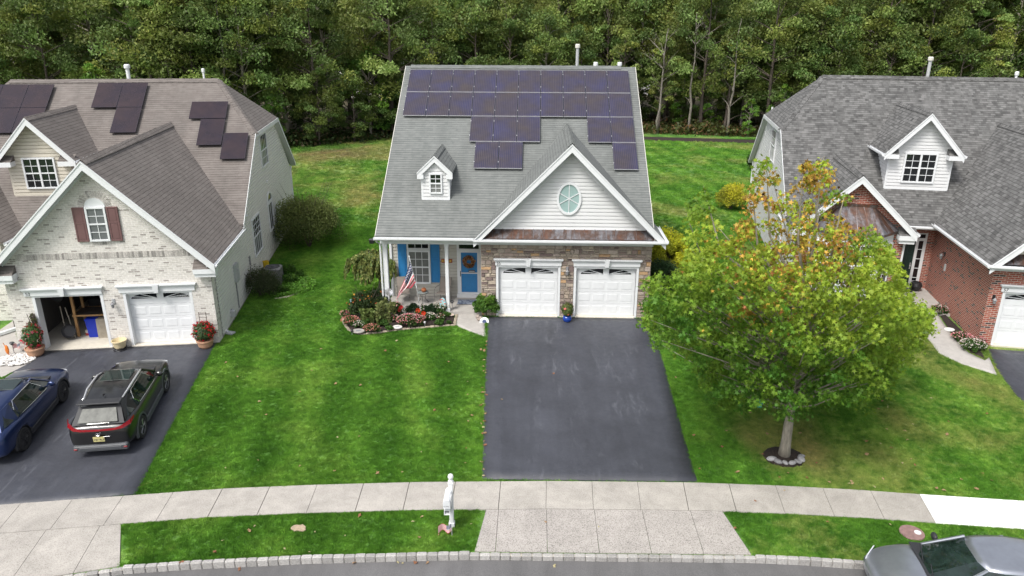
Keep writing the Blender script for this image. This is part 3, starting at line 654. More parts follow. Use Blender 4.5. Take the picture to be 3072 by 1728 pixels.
def dormer(root, xc, hw, yf, plane, ze, sl, oh, fo, mroof, msid, win, rakew=.26, side_ov=.14, returns=False, gut=True):
    """front dormer. plane=(y0,z0,s) main roof surface, ze eave height at wall, hw half wall width, oh front overhang, fo side overhang"""
    y0, z0, s = plane; zr = lambda y: z0 + s * (y - y0); yb = lambda z: y0 + (z - z0) / s
    zb = zr(yf); H = MB(frame_M(0, yf, 0)); zap = ze + hw * sl
    pts = [(xc - hw, zb - .02), (xc + hw, zb - .02), (xc + hw, ze), (xc, zap), (xc - hw, ze)]
    body = MB(); body.prism([(x, yf + .001, z) for x, z in pts], (0, .12, 0))
    for sgn in (-1, 1):
        x = xc + sgn * hw; q = [(x, yf + .12, zb - .1), (x, yf + .12, ze + .02), (x, yb(ze) + .1, ze + .02), (x, yb(zb - .1) + .12, zb - .1)]
        if sgn < 0: q = q[::-1]
        body.prism(q, (-sgn * .1, 0, 0))
    d = body.build('dormer', msid, root)
    lap(d, pts[:3] + [pts[4]], frame_M(0, yf, 0), msid); 
    lap(d, [(xc - hw, ze), (xc + hw, ze), (xc, zap)], frame_M(0, yf, 0), msid)
    # side walls (triangles down to the roof)
    for sgn in (-1, 1):
        x = xc + sgn * hw; D2 = yb(ze) - yf
        Ms = Matrix.Translation((x, yf, 0)) @ Matrix.Rotation(sgn * PI / 2, 4, 'Z')
        tri = [(0, zb), (0, ze), (sgn * D2, ze)]
        lap(d, tri, Ms, msid)
    c = MB(frame_M(0, yf, 0))
    for sgn in (-1, 1): c.box(xc + sgn * hw - .045, xc + sgn * hw + .045, -.03, .05, zb - .01, ze)
    c.box(xc - hw - .02, xc + hw + .02, -.04, .03, zb - .03, zb + .05); c.build('corner_trim', white if msid is not sid_beige else sid_beige, d)
    # roof
    H2 = hw + fo; zt = ze + hw * sl + .13; ye = yf - oh; m = MB(); ez = zt - H2 * sl
    for sgn in (-1, 1):
        slab(m, [(xc, ye, zt), (xc + sgn * H2, ye, ez), (xc + sgn * H2, yb(ez) + .1, ez), (xc, yb(zt) + .1, zt)], .09)
    m.build('roof', mroof, d)
    ridge_cap(d, (xc, ye + .02, zt), (xc, yb(zt) + .15, zt), sl, mroof, .14, .035)
    sf = MB()
    for sgn in (-1, 1): slab(sf, [(xc, ye + .03, zt - .095), (xc + sgn * (H2 - .02), ye + .03, ez - .075), (xc + sgn * (H2 - .02), yb(ez) - .05, ez - .075), (xc, yf + .3, zt - .095)], .03)
    sf.build('soffit', soffit, d)
    rake_boards(d, xc, H2 + .01, zt - .01, sl, ye - .03, ye + .0, rakew)
    for sgn in (-1, 1):
        if returns:
            x0 = xc + sgn * (hw - .28); x1 = xc + sgn * (H2 + .01); a, b = min(x0, x1), max(x0, x1); zz = ez - .02
            BX('cornice_return', white, d, a, b, ye - .02, yf, zz - .20, zz - .005)
            q = [(x0, ye, zz + .0), (x1, ye, zz + .0), (x1 - sgn * .0, yf, zz + .02), (x0, yf, zz + .26), ]
            m = MB(); m.add([(x0, ye, zz), (x1 - sgn * .1, ye, zz), (x1 - sgn * .1, yf, zz + .25), (x0, yf, zz + .25), (x0, yf, zz)], [(0, 1, 2, 3) if sgn > 0 else (3, 2, 1, 0), (0, 3, 4)]); m.build('return_roof', mroof, d)
        else:
            x1 = xc + sgn * (H2 + .01); x0 = xc + sgn * (hw - .08); a, b = min(x0, x1), max(x0, x1)
            BX('eave_box', white, d, a, b, ye - .028, yf - .02, ez - .27, ez - .09)
        xs = xc + sgn * H2; yy = (ye, yb(ez) + .05)
        if not gut: continue
        if sgn > 0: gutter(d, (xs, yy[0], ez - .01), (xs, yy[1], ez - .01))
        else: gutter(d, (xs, yy[1], ez - .01), (xs, yy[0], ez - .01))
    win(root, frame_M(0, yf - .016, 0)); return d
# ================================================================ MIDDLE HOUSE (grey roof, stone garage, white gable)
HM = thing('house', 'middle house with grey shingle roof, stone double garage, blue front door and striped solar panels', 'house')
S_ = .6635; Y0, Z0 = -.45, 3.56; YR = 8.63; ZR = Z0 + S_ * (YR - Y0); XL, XR = -4.82, 6.33
zm = lambda y: Z0 + S_ * (y - Y0)
# walls of the main body
m = MB(); m.box(-4.70, -4.58, 1.9, 17.3, 0, 3.35); m.box(6.14, 6.26, .4, 17.3, 0, 3.35); m.box(-4.58, 6.14, 17.18, 17.3, 0, 3.35)
m.prism([(-4.70, .3, 3.35), (-4.70, 16.96, 3.35), (-4.70, YR, ZR - .12)][::-1], (.12, 0, 0)); m.prism([(6.26, .6, 3.35), (6.26, 16.9, 3.35), (6.26, YR, ZR - .12)], (-.12, 0, 0))
m.box(-4.58, -.62, 1.92, 2.02, .05, 3.3); m.build('wall', sid_grey, HM)
lap(HM, [(-4.70, .14), (-.62, .14), (-.62, 3.05), (-4.70, 3.05)], frame_M(0, 1.918, 0), sid_grey)
lap(HM, [(-.0, 0.1), (16.9, .1), (16.9, 3.3), (0, 3.3)], frame_M(6.262, .4, 0, PI / 2), sid_grey)
lap(HM, [(-15.4, 0.1), (0, .1), (0, 3.3), (-15.4, 3.3)], frame_M(-4.702, 1.9, 0, -PI / 2), sid_grey)
BX('corner_trim', white, HM, -4.75, -4.62, 1.86, 1.95, .14, 3.05)
# stone veneer front with stones laid one by one
m = MB(); 
for a in ((-.62, .1, 0, 3.14), (2.55, 3.30, 0, 3.14), (5.75, 6.32, 0, 3.14)): m.box(a[0], a[1], .03, .22, a[2], a[3])
m.box(.1, 2.55, .03, .22, 2.15, 3.14); m.box(3.3, 5.75, .03, .22, 2.15, 3.14)
m.box(-.60, -.5, .22, 1.9, 0, 3.14); m.box(6.2, 6.30, .22, .9, 0, 3.14); m.build('garage_wall', mortar_m, HM)
def stones(rects, M, seed):
    rng = random.Random(seed); m = MB(M)
    pal = [(.33, .27, .215), (.37, .31, .25), (.28, .225, .19), (.40, .34, .27), (.30, .245, .21), (.22, .165, .145), (.17, .125, .115), (.42, .27, .15), (.35, .29, .25), (.31, .26, .22), (.27, .21, .18)]
    for x0, x1, z0, z1 in rects:
        z = z0
        while z < z1 - .03:
            h = min(rng.uniform(.13, .23), z1 - z); 
            if z1 - z - h < .07: h = z1 - z
            x = x0
            while x < x1 - .02:
                wd = min(rng.choice([.12, .22, .3, .36, .44, .5]) * rng.uniform(.85, 1.15), x1 - x)
                if x1 - x - wd < .09: wd = x1 - x
                parts = [(z, z + h)] if (h < .16 or rng.random() < .45) else [(z, z + h * (q := rng.uniform(.38, .6))), (z + h * q, z + h)]
                for a, b in parts:
                    sub = [(x, x + wd)] if wd < .36 or rng.random() < .55 else [(x, x + wd * .45), (x + wd * .45, x + wd)]
                    for xa, xb in sub:
                        c = rng.choice(pal); g = rng.uniform(.82, 1.2); m.c = (c[0] * g, c[1] * g, c[2] * g, 1)
                        g2 = .009; o = rng.uniform(.0, .022); j = lambda: rng.uniform(-.006, .006)
                        if xb - xa < .04 or b - a < .04: continue
                        X0, X1, Za, Zb = xa + g2, xb - g2, a + g2, b - g2; i = .012
                        vs = [(X0, .032, Za), (X1, .032, Za), (X1, .032, Zb), (X0, .032, Zb), (X0 + i + j(), -.012 - o + j(), Za + i + j()), (X1 - i + j(), -.012 - o + j(), Za + i + j()), (X1 - i + j(), -.008 - o + j(), Zb - i + j()), (X0 + i + j(), -.008 - o + j(), Zb - i + j())]
                        m.add(vs, [(0, 1, 5, 4), (1, 2, 6, 5), (2, 3, 7, 6), (3, 0, 4, 7), (4, 5, 6, 7)])
                x += wd
            z += h
    return m
stones([(-.62, 0, .0, 2.25), (2.65, 3.2, .0, 2.25), (5.85, 6.32, .0, 2.25), (-.62, 6.32, 2.25, 3.12)], None, 4).build('stone_veneer', stone_m, HM, keepcol=True)
stones([(-1.9, -.02, .1, 3.0)], frame_M(-.598, .0, 0, -PI / 2), 5).build('stone_veneer', stone_m, HM, keepcol=True)
stones([(.02, .9, .05, 3.1)], frame_M(6.302, .0, 0, PI / 2), 6).build('stone_veneer', stone_m, HM, keepcol=True)
# garage doors
for k, x in enumerate((0, 3.2)):
    tr = MB(); tr.box(x, x + .1, -.02, .2, 0, 2.25); tr.box(x + 2.55, x + 2.65, -.02, .2, 0, 2.25); tr.box(x + .1, x + 2.55, -.018, .2, 2.15, 2.25); tr.build('door_casing', white, HM, bevel=.006)
    garage_door(HM, x + .1, x + 2.55, .05, 2.15, .13)
    BX('threshold', conc_ap, HM, x + .1, x + 2.55, -.10, .2, -.05, .045)
    door_header(HM, x - .1, x + 2.75, 2.25, -.02, '55' if k == 0 else None)
    BX('garage_inside', dgrey, HM, x + .12, x + 2.53, .19, .3, .05, 2.2)
BX('threshold', conc_ap, HM, 2.65, 3.2, -.06, .02, -.05, .03)
# gable front
XC = 2.95; ZA = 7.27; SG = 1.0; HG = 3.80
lap(HM, [(XC - 3.0 , 3.78), (XC + 3.0, 3.78), (XC, 3.78 + 3.0 + .02)], frame_M(0, .0, 0), sid_white, 'gable_siding')
m = MB(); m.prism([(XC - 3.5, .002, 3.4), (XC + 3.5, .002, 3.4), (XC + 3.5, .002, 3.62), (XC, .002, 7.17), (XC - 3.5, .002, 3.62)], (0, .14, 0)); m.build('gable_wall', sid_white, HM)
fr = MB(); 
for s in (-1, 1):
    a = Vector((XC, -.035, 6.93)); e = Vector((XC + s * 3.3, -.035, 6.93 - 3.3)); q = [a, e, e - Vector((0, 0, .2)), a - Vector((0, 0, .2))]
    fr.prism(q[::-1] if s > 0 else q, (0, .033, 0))
fr.box(XC - 3.15, XC + 3.15, -.05, .0, 3.70, 3.83); fr.build('frieze_board', white, HM)
BX('frieze_board', white, HM, -.62, 6.36, -.04, .05, 3.12, 3.36)
BX('soffit', soffit, HM, -4.8, 6.72, -.46, .12, 3.36, 3.385)
# copper pent roof under the gable
m = MB(); n = 15; xa, xb = XC - 3.36, XC + 3.36
m.add([(xa, -.44, 3.50), (xb, -.44, 3.50), (xb - .30, -.03, 3.80), (xa + .30, -.03, 3.80), (xa, -.44, 3.46), (xb, -.44, 3.46)], [(0, 1, 2, 3), (4, 5, 1, 0)])
cp = m.build('copper_roof', copper_m, HM); sm = MB()
for i in range(n + 1):
    x = xa + .28 + (xb - xa - .56) * i / n; sm.prism([(x - .011, -.44, 3.50), (x + .011, -.44, 3.50), (x + .011, -.44, 3.528), (x - .011, -.44, 3.528)], (0, .41, .30))
sm.build('standing_seam', copper_m, cp)
# oval window with six spokes
def oval(parent, cx, cz, a, b, y):
    def ringm(m, a0, b0, a1, b1, y0, y1, n=40):
        vs = [];
        for i in range(n):
            c, s = math.cos(2 * PI * i / n), math.sin(2 * PI * i / n)
            vs += [(cx + a0 * c, y1, cz + b0 * s), (cx + a0 * c, y0, cz + b0 * s), (cx + a1 * c, y0, cz + b1 * s), (cx + a1 * c, y1, cz + b1 * s)]
        m.add(vs, [(4 * i + j, 4 * ((i + 1) % n) + j, 4 * ((i + 1) % n) + j + 1, 4 * i + j + 1) for i in range(n) for j in range(3)])
    m = MB(); ringm(m, a + .09, b + .09, a, b, y - .06, y); o = m.build('oval_window', white, parent)
    bm = bmesh.new(); bm.from_mesh(o.data); bmesh.ops.recalc_face_normals(bm, faces=bm.faces); bm.to_mesh(o.data); bm.free()
    g = MB(); g.poly([(cx + (a + .004) * math.cos(2 * PI * i / 40), y - .015, cz + (b + .004) * math.sin(2 * PI * i / 40)) for i in range(40)]); g.build('pane', glass_oval, o)
    s = MB()
    for k in range(3):
        an = PI / 2 + k * PI / 3; M = Matrix.Translation((cx, y - .03, cz)) @ Matrix.Rotation(-an, 4, 'Y'); L2 = 1 / math.sqrt((math.cos(an) / a) ** 2 + (math.sin(an) / b) ** 2)
        s.box(-L2, L2, -.006 - .001 * k, .008, -.014, .014, M)
    s.build('muntin', white, o)
oval(HM, 2.905, 5.06, .40, .57, -.036)
# roofs
m = MB(); ybk = 2 * YR - Y0
yA = Y0 + (ZA - Z0) / S_; yRt = Y0 + (ZA - SG * (XR - XC) - Z0) / S_
slab(m, [(XL, Y0, Z0), (XC - (ZA - Z0) / SG + .03, Y0, Z0), (XC, yA, ZA), (XC, YR, ZR), (XL, YR, ZR)], .11); slab(m, [(XC, yA, ZA), (XR, yRt, ZA - SG * (XR - XC)), (XR, YR, ZR), (XC, YR, ZR)], .11); slab(m, [(XL, ybk, Z0), (XR, ybk, Z0), (XR, YR, ZR), (XL, YR, ZR)], .11)
rf = m.build('roof', roof_grey, HM)
m = MB(); yb_ = lambda z: Y0 + (z - Z0) / S_
for s in (-1, 1):
    e = ZA - HG * SG
    if s < 0: slab(m, [(XC, -.49, ZA), (XC - HG, -.49, e), (XC - HG, yb_(e) + .02, e), (XC, yb_(ZA) + .1, ZA)], .08)
    else: slab(m, [(XC, -.49, ZA), (XC + HG, -.49, e), (XC + HG, 1.9, e), (XR, 1.9, ZA - SG * (XR - XC)), (XR, yb_(ZA - SG * (XR - XC)) + .02, ZA - SG * (XR - XC)), (XC, yb_(ZA) + .1, ZA)], .08)
m.build('gable_roof', roof_grey, rf)
ridge_cap(rf, (XL + .25, YR, ZR), (XR - .7, YR, ZR), S_, roof_grey, .20, .05); ridge_cap(rf, (XC, -.46, ZA), (XC, yb_(ZA) + .2, ZA), SG, roof_grey, .17, .06)
rake_boards(HM, XC, HG + .02, ZA - .01, SG, -.53, -.492, .30)
ed = MB()
for x in (XL - .015, XR - .005):
    ed.prism([(x, Y0, Z0 + .005), (x, YR, ZR + .005), (x, YR, ZR - .16), (x, Y0, Z0 - .16)], (.022, 0, 0)); ed.prism([(x, ybk, Z0 + .005), (x, YR, ZR + .005), (x, YR, ZR - .16), (x, ybk, Z0 - .16)], (.022, 0, 0))
ed.build('rake_edge', offwhite, HM)
gutter(HM, (-4.88, -.45, 3.50), (-.86, -.45, 3.50)); gutter(HM, (-.88, -.50, 3.47), (6.80, -.50, 3.47))
m = MB(); m.box(-.84, -.80, -.5, -.35, 3.36, 3.5); m.box(6.3, 6.76, -.5, 1.9, 3.36, 3.39); m.build('soffit', soffit, HM); gutter(HM, (6.76, -.5, 3.46), (6.76, 1.9, 3.46))
# porch
BX('porch_floor', conc_porch, HM, -4.72, -.62, .02, 1.9, -.1, .15)
BX('porch_ceiling', soffit, HM, -4.72, -.62, .2, 1.9, 3.06, 3.09)
BX('porch_beam', white, HM, -4.74, -.62, .02, .2, 3.09, 3.36)
BX('porch_side_beam', white, HM, -4.74, -4.6, .2, 1.9, 3.09, 3.36)
for x, wd in ((-4.58, .20), (-2.035, .145)):
    m = MB(); m.rbox(x - wd / 2, x + wd / 2, .06, .06 + wd, .15, 3.09, .012); m.box(x - wd / 2 - .02, x + wd / 2 + .02, .04, .08 + wd, .15, .27); m.box(x - wd / 2 - .015, x + wd / 2 + .015, .045, .075 + wd, 2.98, 3.09); m.build('porch_post', white, HM)
BX('porch_post', white, HM, -4.74, -4.64, 1.80, 1.9, .15, 3.09)
m = MB(); m.tube([(-4.83, -.42, 3.42), (-4.80, -.30, 3.25), (-4.735, -.0, 3.08), (-4.735, .02, .3), (-4.75, -.1, .12)], .04, 6); m.build('downspout', white, HM)
WM = frame_M(0, 1.90, 0)
WD = frame_M(0, 1.862, 0)
window(HM, WM, -3.98, -2.97, .72, 2.28, 3, (2, 2), .085, (glass_curt, glass_curt))
window(HM, WM, -3.98, -2.97, 2.30, 2.76, 3, (1,), .07, (glass_dark,), 'transom_window')
shutter(HM, WM, -4.38, -4.0, .83, 2.74, blue_p); shutter(HM, WM, -2.95, -2.56, .80, 2.74, blue_p)
m = MB(WD); m.box(-1.80, -1.70, -.05, 0, .3, 2.76); m.box(-.84, -.74, -.05, 0, .3, 2.76); m.box(-1.70, -.84, -.05, 0, 2.28, 2.37); m.box(-1.80, -.74, -.05, 0, 2.66, 2.76); m.box(-1.82, -.72, -.16, 0, .15, .30); m.build('door_frame', white, HM, bevel=.006)
BX('transom_window', glass_dark, HM, -1.70, -.84, 1.85, 1.9, 2.37, 2.66)
dr = MB(WD); dr.box(-1.70, -.84, -.012, .0, .30, 2.28); 
for a, b, c, e in ((-1.55, -1.30, .45, 1.05), (-1.24, -.99, .45, 1.05)): ring_rect(dr, a, b, c, e, .02, -.02, -.012)
door = dr.build('front_door', blue_p, HM)
sd = MB(WD); ring_rect(sd, -1.70, -.84, .30, 2.28, .075, -.06, -.025); sd.box(-1.625, -.915, -.055, -.03, 1.24, 1.285); sd.build('storm_door_frame', white, door)
hd = MB(WD); hd.box(-1.67, -1.64, -.10, -.06, 1.12, 1.36); hd.build('handle', dgrey, door)
# wall lamp between the garage doors
def lamp(parent, M, mat=mgrey):
    m = MB(M); m.box(-.05, .05, -.02, 0, 0, .2); m.tube([(0, -.02, .14), (0, -.1, .2), (0, -.14, .12)], .013, 6); o = m.build('wall_lamp', mat, parent)
    g = MB(M); g.lathe([(.02, -.12), (.05, -.1), (.06, .02), (.085, .035), (.03, .1), (.01, .13)], 8, c=(0, -.14)); g.build('lamp_shade', mgrey, o); return o
lamp(HM, frame_M(2.92, -.03, 2.02))
# dormer
def win_m(root, M): window(root, M, -2.80, -2.27, 4.93, 5.78, 2, (2, 2), .06, (glass_curt, glass_dark))
dormer(HM, -2.555, .545, 1.24, (Y0, Z0, S_), 5.86, .95, .14, .17, roof_grey, sid_white, win_m, .25, gut=False)
# flues
def flue(parent, x, y, z0, z1, r, cap=True, mat=lgrey, capmat=offwhite):
    m = MB(); m.tube([(x, y, z0), (x, y, z1)], r, 12); o = m.build('flue_pipe', mat, parent)
    if cap: c = MB(); c.lathe([(r * 1.5, z1 - .02), (r * 1.6, z1 + .02), (r * 1.6, z1 + .13), (r * 1.1, z1 + .17)], 14, c=(x, y)); c.build('flue_cap', capmat, o)
flue(HM, 3.55, 9.25, 9.0, 10.45, .075); flue(HM, 4.45, 9.1, 9.1, 9.62, .07, True, white, white); flue(HM, 5.62, 9.1, 9.1, 9.62, .07, True, white, white)
plain_dark = plain('panel_side_frame', (.06, .06, .09), .4)
# solar panels: unit vectors of the roof plane
def solar(root, P0, ex, ey, cells, w_, h_, mat, framem, th=.04, lift=.10, clamp=True, group=None):
    """P0 = lower-left origin on the roof plane; ex along the eave, ey up the slope; cells (u,v,w,h)"""
    n = Vector(ex).cross(Vector(ey)).normalized(); ex, ey = Vector(ex), Vector(ey); P0 = Vector(P0)
    M = Matrix(((ex.x, ey.x, n.x, P0.x), (ex.y, ey.y, n.y, P0.y), (ex.z, ey.z, n.z, P0.z), (0, 0, 0, 1)))
    for u, v, ww, hh in cells:
        g = .012; fm = MB(); x0, x1, y0, y1 = u + g, u + ww - g, v + g, v + hh - g; t = .014 if clamp else .010
        fm.box(x0, x1, y0, y0 + t, lift, lift + th); fm.box(x0, x1, y1 - t * .6, y1, lift, lift + th)
        sf_ = MB(); sf_.box(x0, x0 + t, y0 + t, y1 - t * .6, lift, lift + th); sf_.box(x1 - t, x1, y0 + t, y1 - t * .6, lift, lift + th)
        if not clamp: fm.add(sf_.v, sf_.f)
        if clamp:
            for f in (.22, .78): fm.box(x0 - .02, x0 + .012, y0 + hh * f, y0 + hh * f + .05, lift + .03, lift + th + .006)
        for f in (.2, .8): fm.box(x0 + .05, x0 + .1, y0 + hh * f, y0 + hh * f + .05, 0, lift)
        o = fm.build('solar_panel', framem, root, M); clamp and sf_.build('side_frame', plain_dark, o)
        c = MB(); c.box(x0 + t, x1 - t, y0 + t, y1 - t, lift + .01, lift + th - .005); c.build('cells', mat, o)
a_ = math.atan(S_); ey = (0, math.cos(a_), math.sin(a_)); PW, PH = 1.048, 1.682
x0 = -4.53; top = (8.26 - Y0) / math.cos(a_)
cells = [(x0 + i * PW, top - j * PH, PW, PH) for j in (1, 2) for i in range(10)] + [(x0 + i * PW, top - 3 * PH, PW, PH) for i in (3, 4, 5, 8, 9)] + [(x0 + (3.28 + i) * PW, top - 4 * PH, PW, PH) for i in (0, 1)] + [(x0 + 9 * PW, top - 4 * PH, PW, PH)]
solar(HM, (0, Y0, Z0), (1, 0, 0), ey, cells, PW, PH, pan_m, alu)

# ================================================================ LEFT HOUSE (pale brick, brown roof)
HL = thing('house', 'pale brick house with brown shingle roof, maroon shutters and one open garage door', 'house', (-10.47, -3.15, 0), R_(8.8))
def big_roof(root, xr, xl, ye, ze, s, yr, mat, hip, hipz, side=1):
    """gable roof with clipped (half-hip) ends. ye/ze front eave, yr ridge; hip = inset of ridge end from rake; hipz height of clip"""
    zr = ze + s * (yr - ye); yb = 2 * yr - ye; yh = ye + (hipz - ze) / s; yh2 = 2 * yr - yh
    m = MB()
    slab(m, [(xl, ye, ze), (xr, ye, ze), (xr, yh, hipz), (xr - hip, yr, zr), (xl + hip, yr, zr), (xl, yh, hipz)], .11)
    slab(m, [(xl, yb, ze), (xr, yb, ze), (xr, yh2, hipz), (xr - hip, yr, zr), (xl + hip, yr, zr), (xl, yh2, hipz)], .11)
    slab(m, [(xr, yh, hipz), (xr, yh2, hipz), (xr - hip, yr, zr)], .11); slab(m, [(xl, yh, hipz), (xl, yh2, hipz), (xl + hip, yr, zr)], .11)
    rf = m.build('roof', mat, root); ridge_cap(rf, (xl + hip, yr, zr), (xr - hip, yr, zr), s, mat, .2, .05)
    for a, b in (((xr, yh, hipz), (xr - hip, yr, zr)), ((xl, yh, hipz), (xl + hip, yr, zr))): ridge_cap(rf, a, b, .45, mat, .16, .03)
    tr = MB()
    for x in (xl - .02, xr):
        for pts in ([(ye, ze), (yh, hipz)], [(yh, hipz), (yh2, hipz)], [(yh2, hipz), (yb, ze)]):
            (ya, za), (yc, zc) = pts; tr.prism([(x, ya, za), (x, yc, zc), (x, yc, zc - .2), (x, ya, za - .2)], (.02, 0, 0))
    tr.build('rake_trim', white, root); sf = MB()
    for x, sg in ((xl + .02, 1), (xr - .02, -1)):
        q = [(ye, ze), (yh, hipz), (yh2, hipz), (yb, ze)]
        for (ya, za), (yc, zc) in zip(q[:-1], q[1:]): slab(sf, [(x, ya, za - .17), (x, yc, zc - .17), (x + sg * .3, yc, zc - .17 + (0)), (x + sg * .3, ya, za - .17)], .02)
    sf.build('soffit', soffit, root)
    return zr, yh, yh2, yb
LS = .74; LY0, LZ0, LYR = 4.64, 3.46, 12.0
zr, yh, yh2, yb = big_roof(HL, .30, -13.45, LY0, LZ0, LS, LYR, roof_brown, 2.1, 6.68)
yl = lambda z: LY0 + (z - LZ0) / LS
# walls
m = MB(); m.box(-.1, 0, .45, 19.0, 0, 3.3); m.prism([(0, 4.9, 3.3), (0, 19.0, 3.3), (0, yh2 + .15, 6.5), (0, yh - .15, 6.5)], (-.1, 0, 0)); m.box(-13.15, -.1, 18.9, 19.0, 0, 3.3); m.box(-13.15, -13.05, 5, 18.9, 0, 3.3)
m.box(-7.25, -7.15, .2, 6, 0, 3.1); m.build('wall', sid_cream, HL)
MS = frame_M(.002, 0, 0, PI / 2)
lap(HL, [(.45, .1), (18.98, .1), (18.98, 3.2), (.45, 3.2)], MS, sid_cream); lap(HL, [(4.9, 3.2), (18.98, 3.2), (yh2 + .12, 6.5), (yh - .12, 6.5)], MS, sid_cream)
BX('corner_trim', white, HL, -.04, .03, 18.94, 19.03, .05, 3.3); BX('foundation', conc, HL, -.08, .015, .45, 18.9, -.1, .1)
window(HL, MS, 10.86, 12.52, 4.68, 6.31, 4, (2, 1), .07, (glass_grey, glass_dark)); 
window(HL, MS, 7.22, 8.95, 1.13, 2.95, 4, (1, 3), .07, (glass_grey, glass_dark))
o = window(HL, MS, 11.15, 12.30, 1.3, 2.8, 2, (1,), .08, (glass_dark,))
def arch_top(parent, M, cx, z, a, b, glassm, t=.08):
    M = M @ Matrix.Translation((0, -.034, 0)); m = MB(M); n = 14; vs = []
    for i in range(n + 1):
        c, s = math.cos(PI * i / n), math.sin(PI * i / n); vs += [(cx + a * c, 0, z + b * s), (cx + a * c, -.055, z + b * s), (cx + (a - t) * c, -.055, z + (b - t) * s), (cx + (a - t) * c, 0, z + (b - t) * s)]
    m.add(vs, [(4 * i + j, 4 * i + j + 1, 4 * i + 5 + j, 4 * i + 4 + j) for i in range(n) for j in range(3)]); m.box(cx - a, cx + a, -.05, 0, z - .035, z + .035)
    o = m.build('arch_window', white, parent); g = MB(M); pts = [(cx + (a - t) * math.cos(PI * i / n), -.012, z + (b - t) * math.sin(PI * i / n)) for i in range(n + 1)]
    g.poly(pts[::-1] if False else pts); g.build('pane', glassm, o); return o
arch_top(HL, MS, 11.725, 2.83, .575, .5, glass_dark)
m = MB(MS); m.box(3.1, 3.55, -.16, 0, 1.35, 2.1); m.box(3.18, 3.3, -.2, -.16, 1.5, 1.9); m.build('electric_box', lgrey, HL)
m = MB(MS); m.tube([(3.2, -.05, 1.35), (3.2, -.05, .2)], .03, 6); m.tube([(6.0, -.04, 1.2), (6.0, -.04, .3)], .02, 6); m.box(5.93, 6.08, -.08, 0, 1.2, 1.6); m.build('conduit', mgrey, HL)
m = MB(MS); m.rbox(11.5, 11.66, -.1, 0, 3.82, 3.95); m.rbox(6.3, 6.5, -.1, 0, 3.35, 3.42); m.build('wall_vent', white, HL)
m = MB(MS); m.tube([(18.85, -.1, 3.35), (18.85, -.05, 3.1), (18.85, -.05, .1)], .045, 6); m.build('downspout', white, HL)
# brick front
def brick_part(name, root, mat, boxes, M=None): 
    m = MB(M)
    for b in boxes: m.box(*b)
    return m.build(name, mat, root)
brick_part('brick_wall', HL, brick_pale, [(-7.15, -6.35, 0, .2, 0, 3.05), (-3.9, -3.2, 0, .2, 0, 3.05), (-.75, 0, 0, .2, 0, 3.05), (-6.35, -3.9, 0, .2, 2.17, 3.05), (-3.2, -.75, 0, .2, 2.17, 3.05), (-.12, .004, .2, .45, 0, 3.05), (-7.154, -7.05, .2, .6, 0, 3.05)])
m = MB(); m.prism([(-7.15, 0, 3.05), (0, 0, 3.05), (0, 0, 3.44), (-3.585, 0, 6.98), (-7.15, 0, 3.44)], (0, .2, 0)); m.build('brick_gable', brick_pale, HL)
soldier = NT('brick_soldier'); 
brick_sold = brick('brick_soldier', (.50, .47, .44), (.36, .33, .31), (.24, .22, .21), (.60, .58, .55), bw=.077 * 2.0, row=.24)
def soldiers(parent, M, x0, x1, z, h, seed, mat=None, name='soldier_course'):
    rng = random.Random(seed); m = MB(M); x = x0
    while x < x1 - .03:
        g = rng.choice([1, 1, 1.1, .75, .9, .55]); m.c = (.50 * g, .47 * g, .44 * g, 1); m.box(x + .005, x + .067, -.012, .0, z, z + h); x += .075
    return m.build(name, block_m, parent, keepcol=True)
soldiers(HL, None, -6.6, -.55, 3.52, .22, 1); soldiers(HL, None, -3.93, -3.25, 4.03, .12, 2, name='sill_course')
# cornice returns
def creturn(root, xa, xb, ya, z, roofm):
    m = MB(); m.box(xa, xb, ya, .0, z - .16, z + .02); m.box(min(xa, xb) + .03, max(xa, xb) - .03, ya + .05, -.002, z - .30, z - .16); m.build('cornice_return', white, root)
    a, b = xa, xb; m = MB(); m.add([(a, ya, z + .022), (b, ya, z + .022), (b, 0, z + .30), (a, 0, z + .30), (a, 0, z + .022), (b, 0, z + .022)], [(0, 1, 2, 3), (4, 0, 3), (1, 5, 2)]); m.build('return_roof', roofm, root)
creturn(HL, -.50, .30, -.36, 3.06, roof_brown); creturn(HL, -7.48, -6.66, -.36, 3.06, roof_brown)
# garage gable roof
GX = -3.585; GZ = 7.12; GS = .985; GH = 3.88; ybk_ = yl(GZ)
m = MB()
for s in (-1, 1):
    e = GZ - GH * GS; slab(m, [(GX, -.42, GZ), (GX + s * GH, -.42, e), (GX + s * GH, yl(e) + .1, e), (GX, ybk_ + .1, GZ)], .09)
m.build('gable_roof', roof_brown, HL); ridge_cap(HL, (GX, -.40, GZ), (GX, ybk_ + .2, GZ), GS, roof_brown, .17, .06)
rake_boards(HL, GX, GH + .02, GZ - .01, GS, -.46, -.422, .30)
sf = MB()
for s in (-1, 1): slab(sf, [(GX, -.42, GZ - .11), (GX + s * (GH - .02), -.42, GZ - .11 - (GH - .02) * GS), (GX + s * (GH - .02), .0, GZ - .11 - (GH - .02) * GS), (GX, .0, GZ - .11)], .03)
sf.build('soffit', soffit, HL); fr = MB()
for s in (-1, 1):
    a = Vector((GX, -.035, GZ - .16)); e = Vector((GX + s * 3.5, -.035, GZ - .16 - 3.5 * GS)); q = [a, e, e - Vector((0, 0, .2)), a - Vector((0, 0, .2))]
    fr.prism(q[::-1] if s > 0 else q, (0, .033, 0))
fr.build('frieze_board', white, HL)
e = GZ - GH * GS; gutter(HL, (GX + GH, -.45, e - .01), (GX + GH, yl(e) + .1, e - .01)); gutter(HL, (GX - GH, 2.5, e - .01), (GX - GH, -.45, e - .01))
BX('soffit', soffit, HL, .0, .29, -.4, 4.7, e - .12, e - .09)
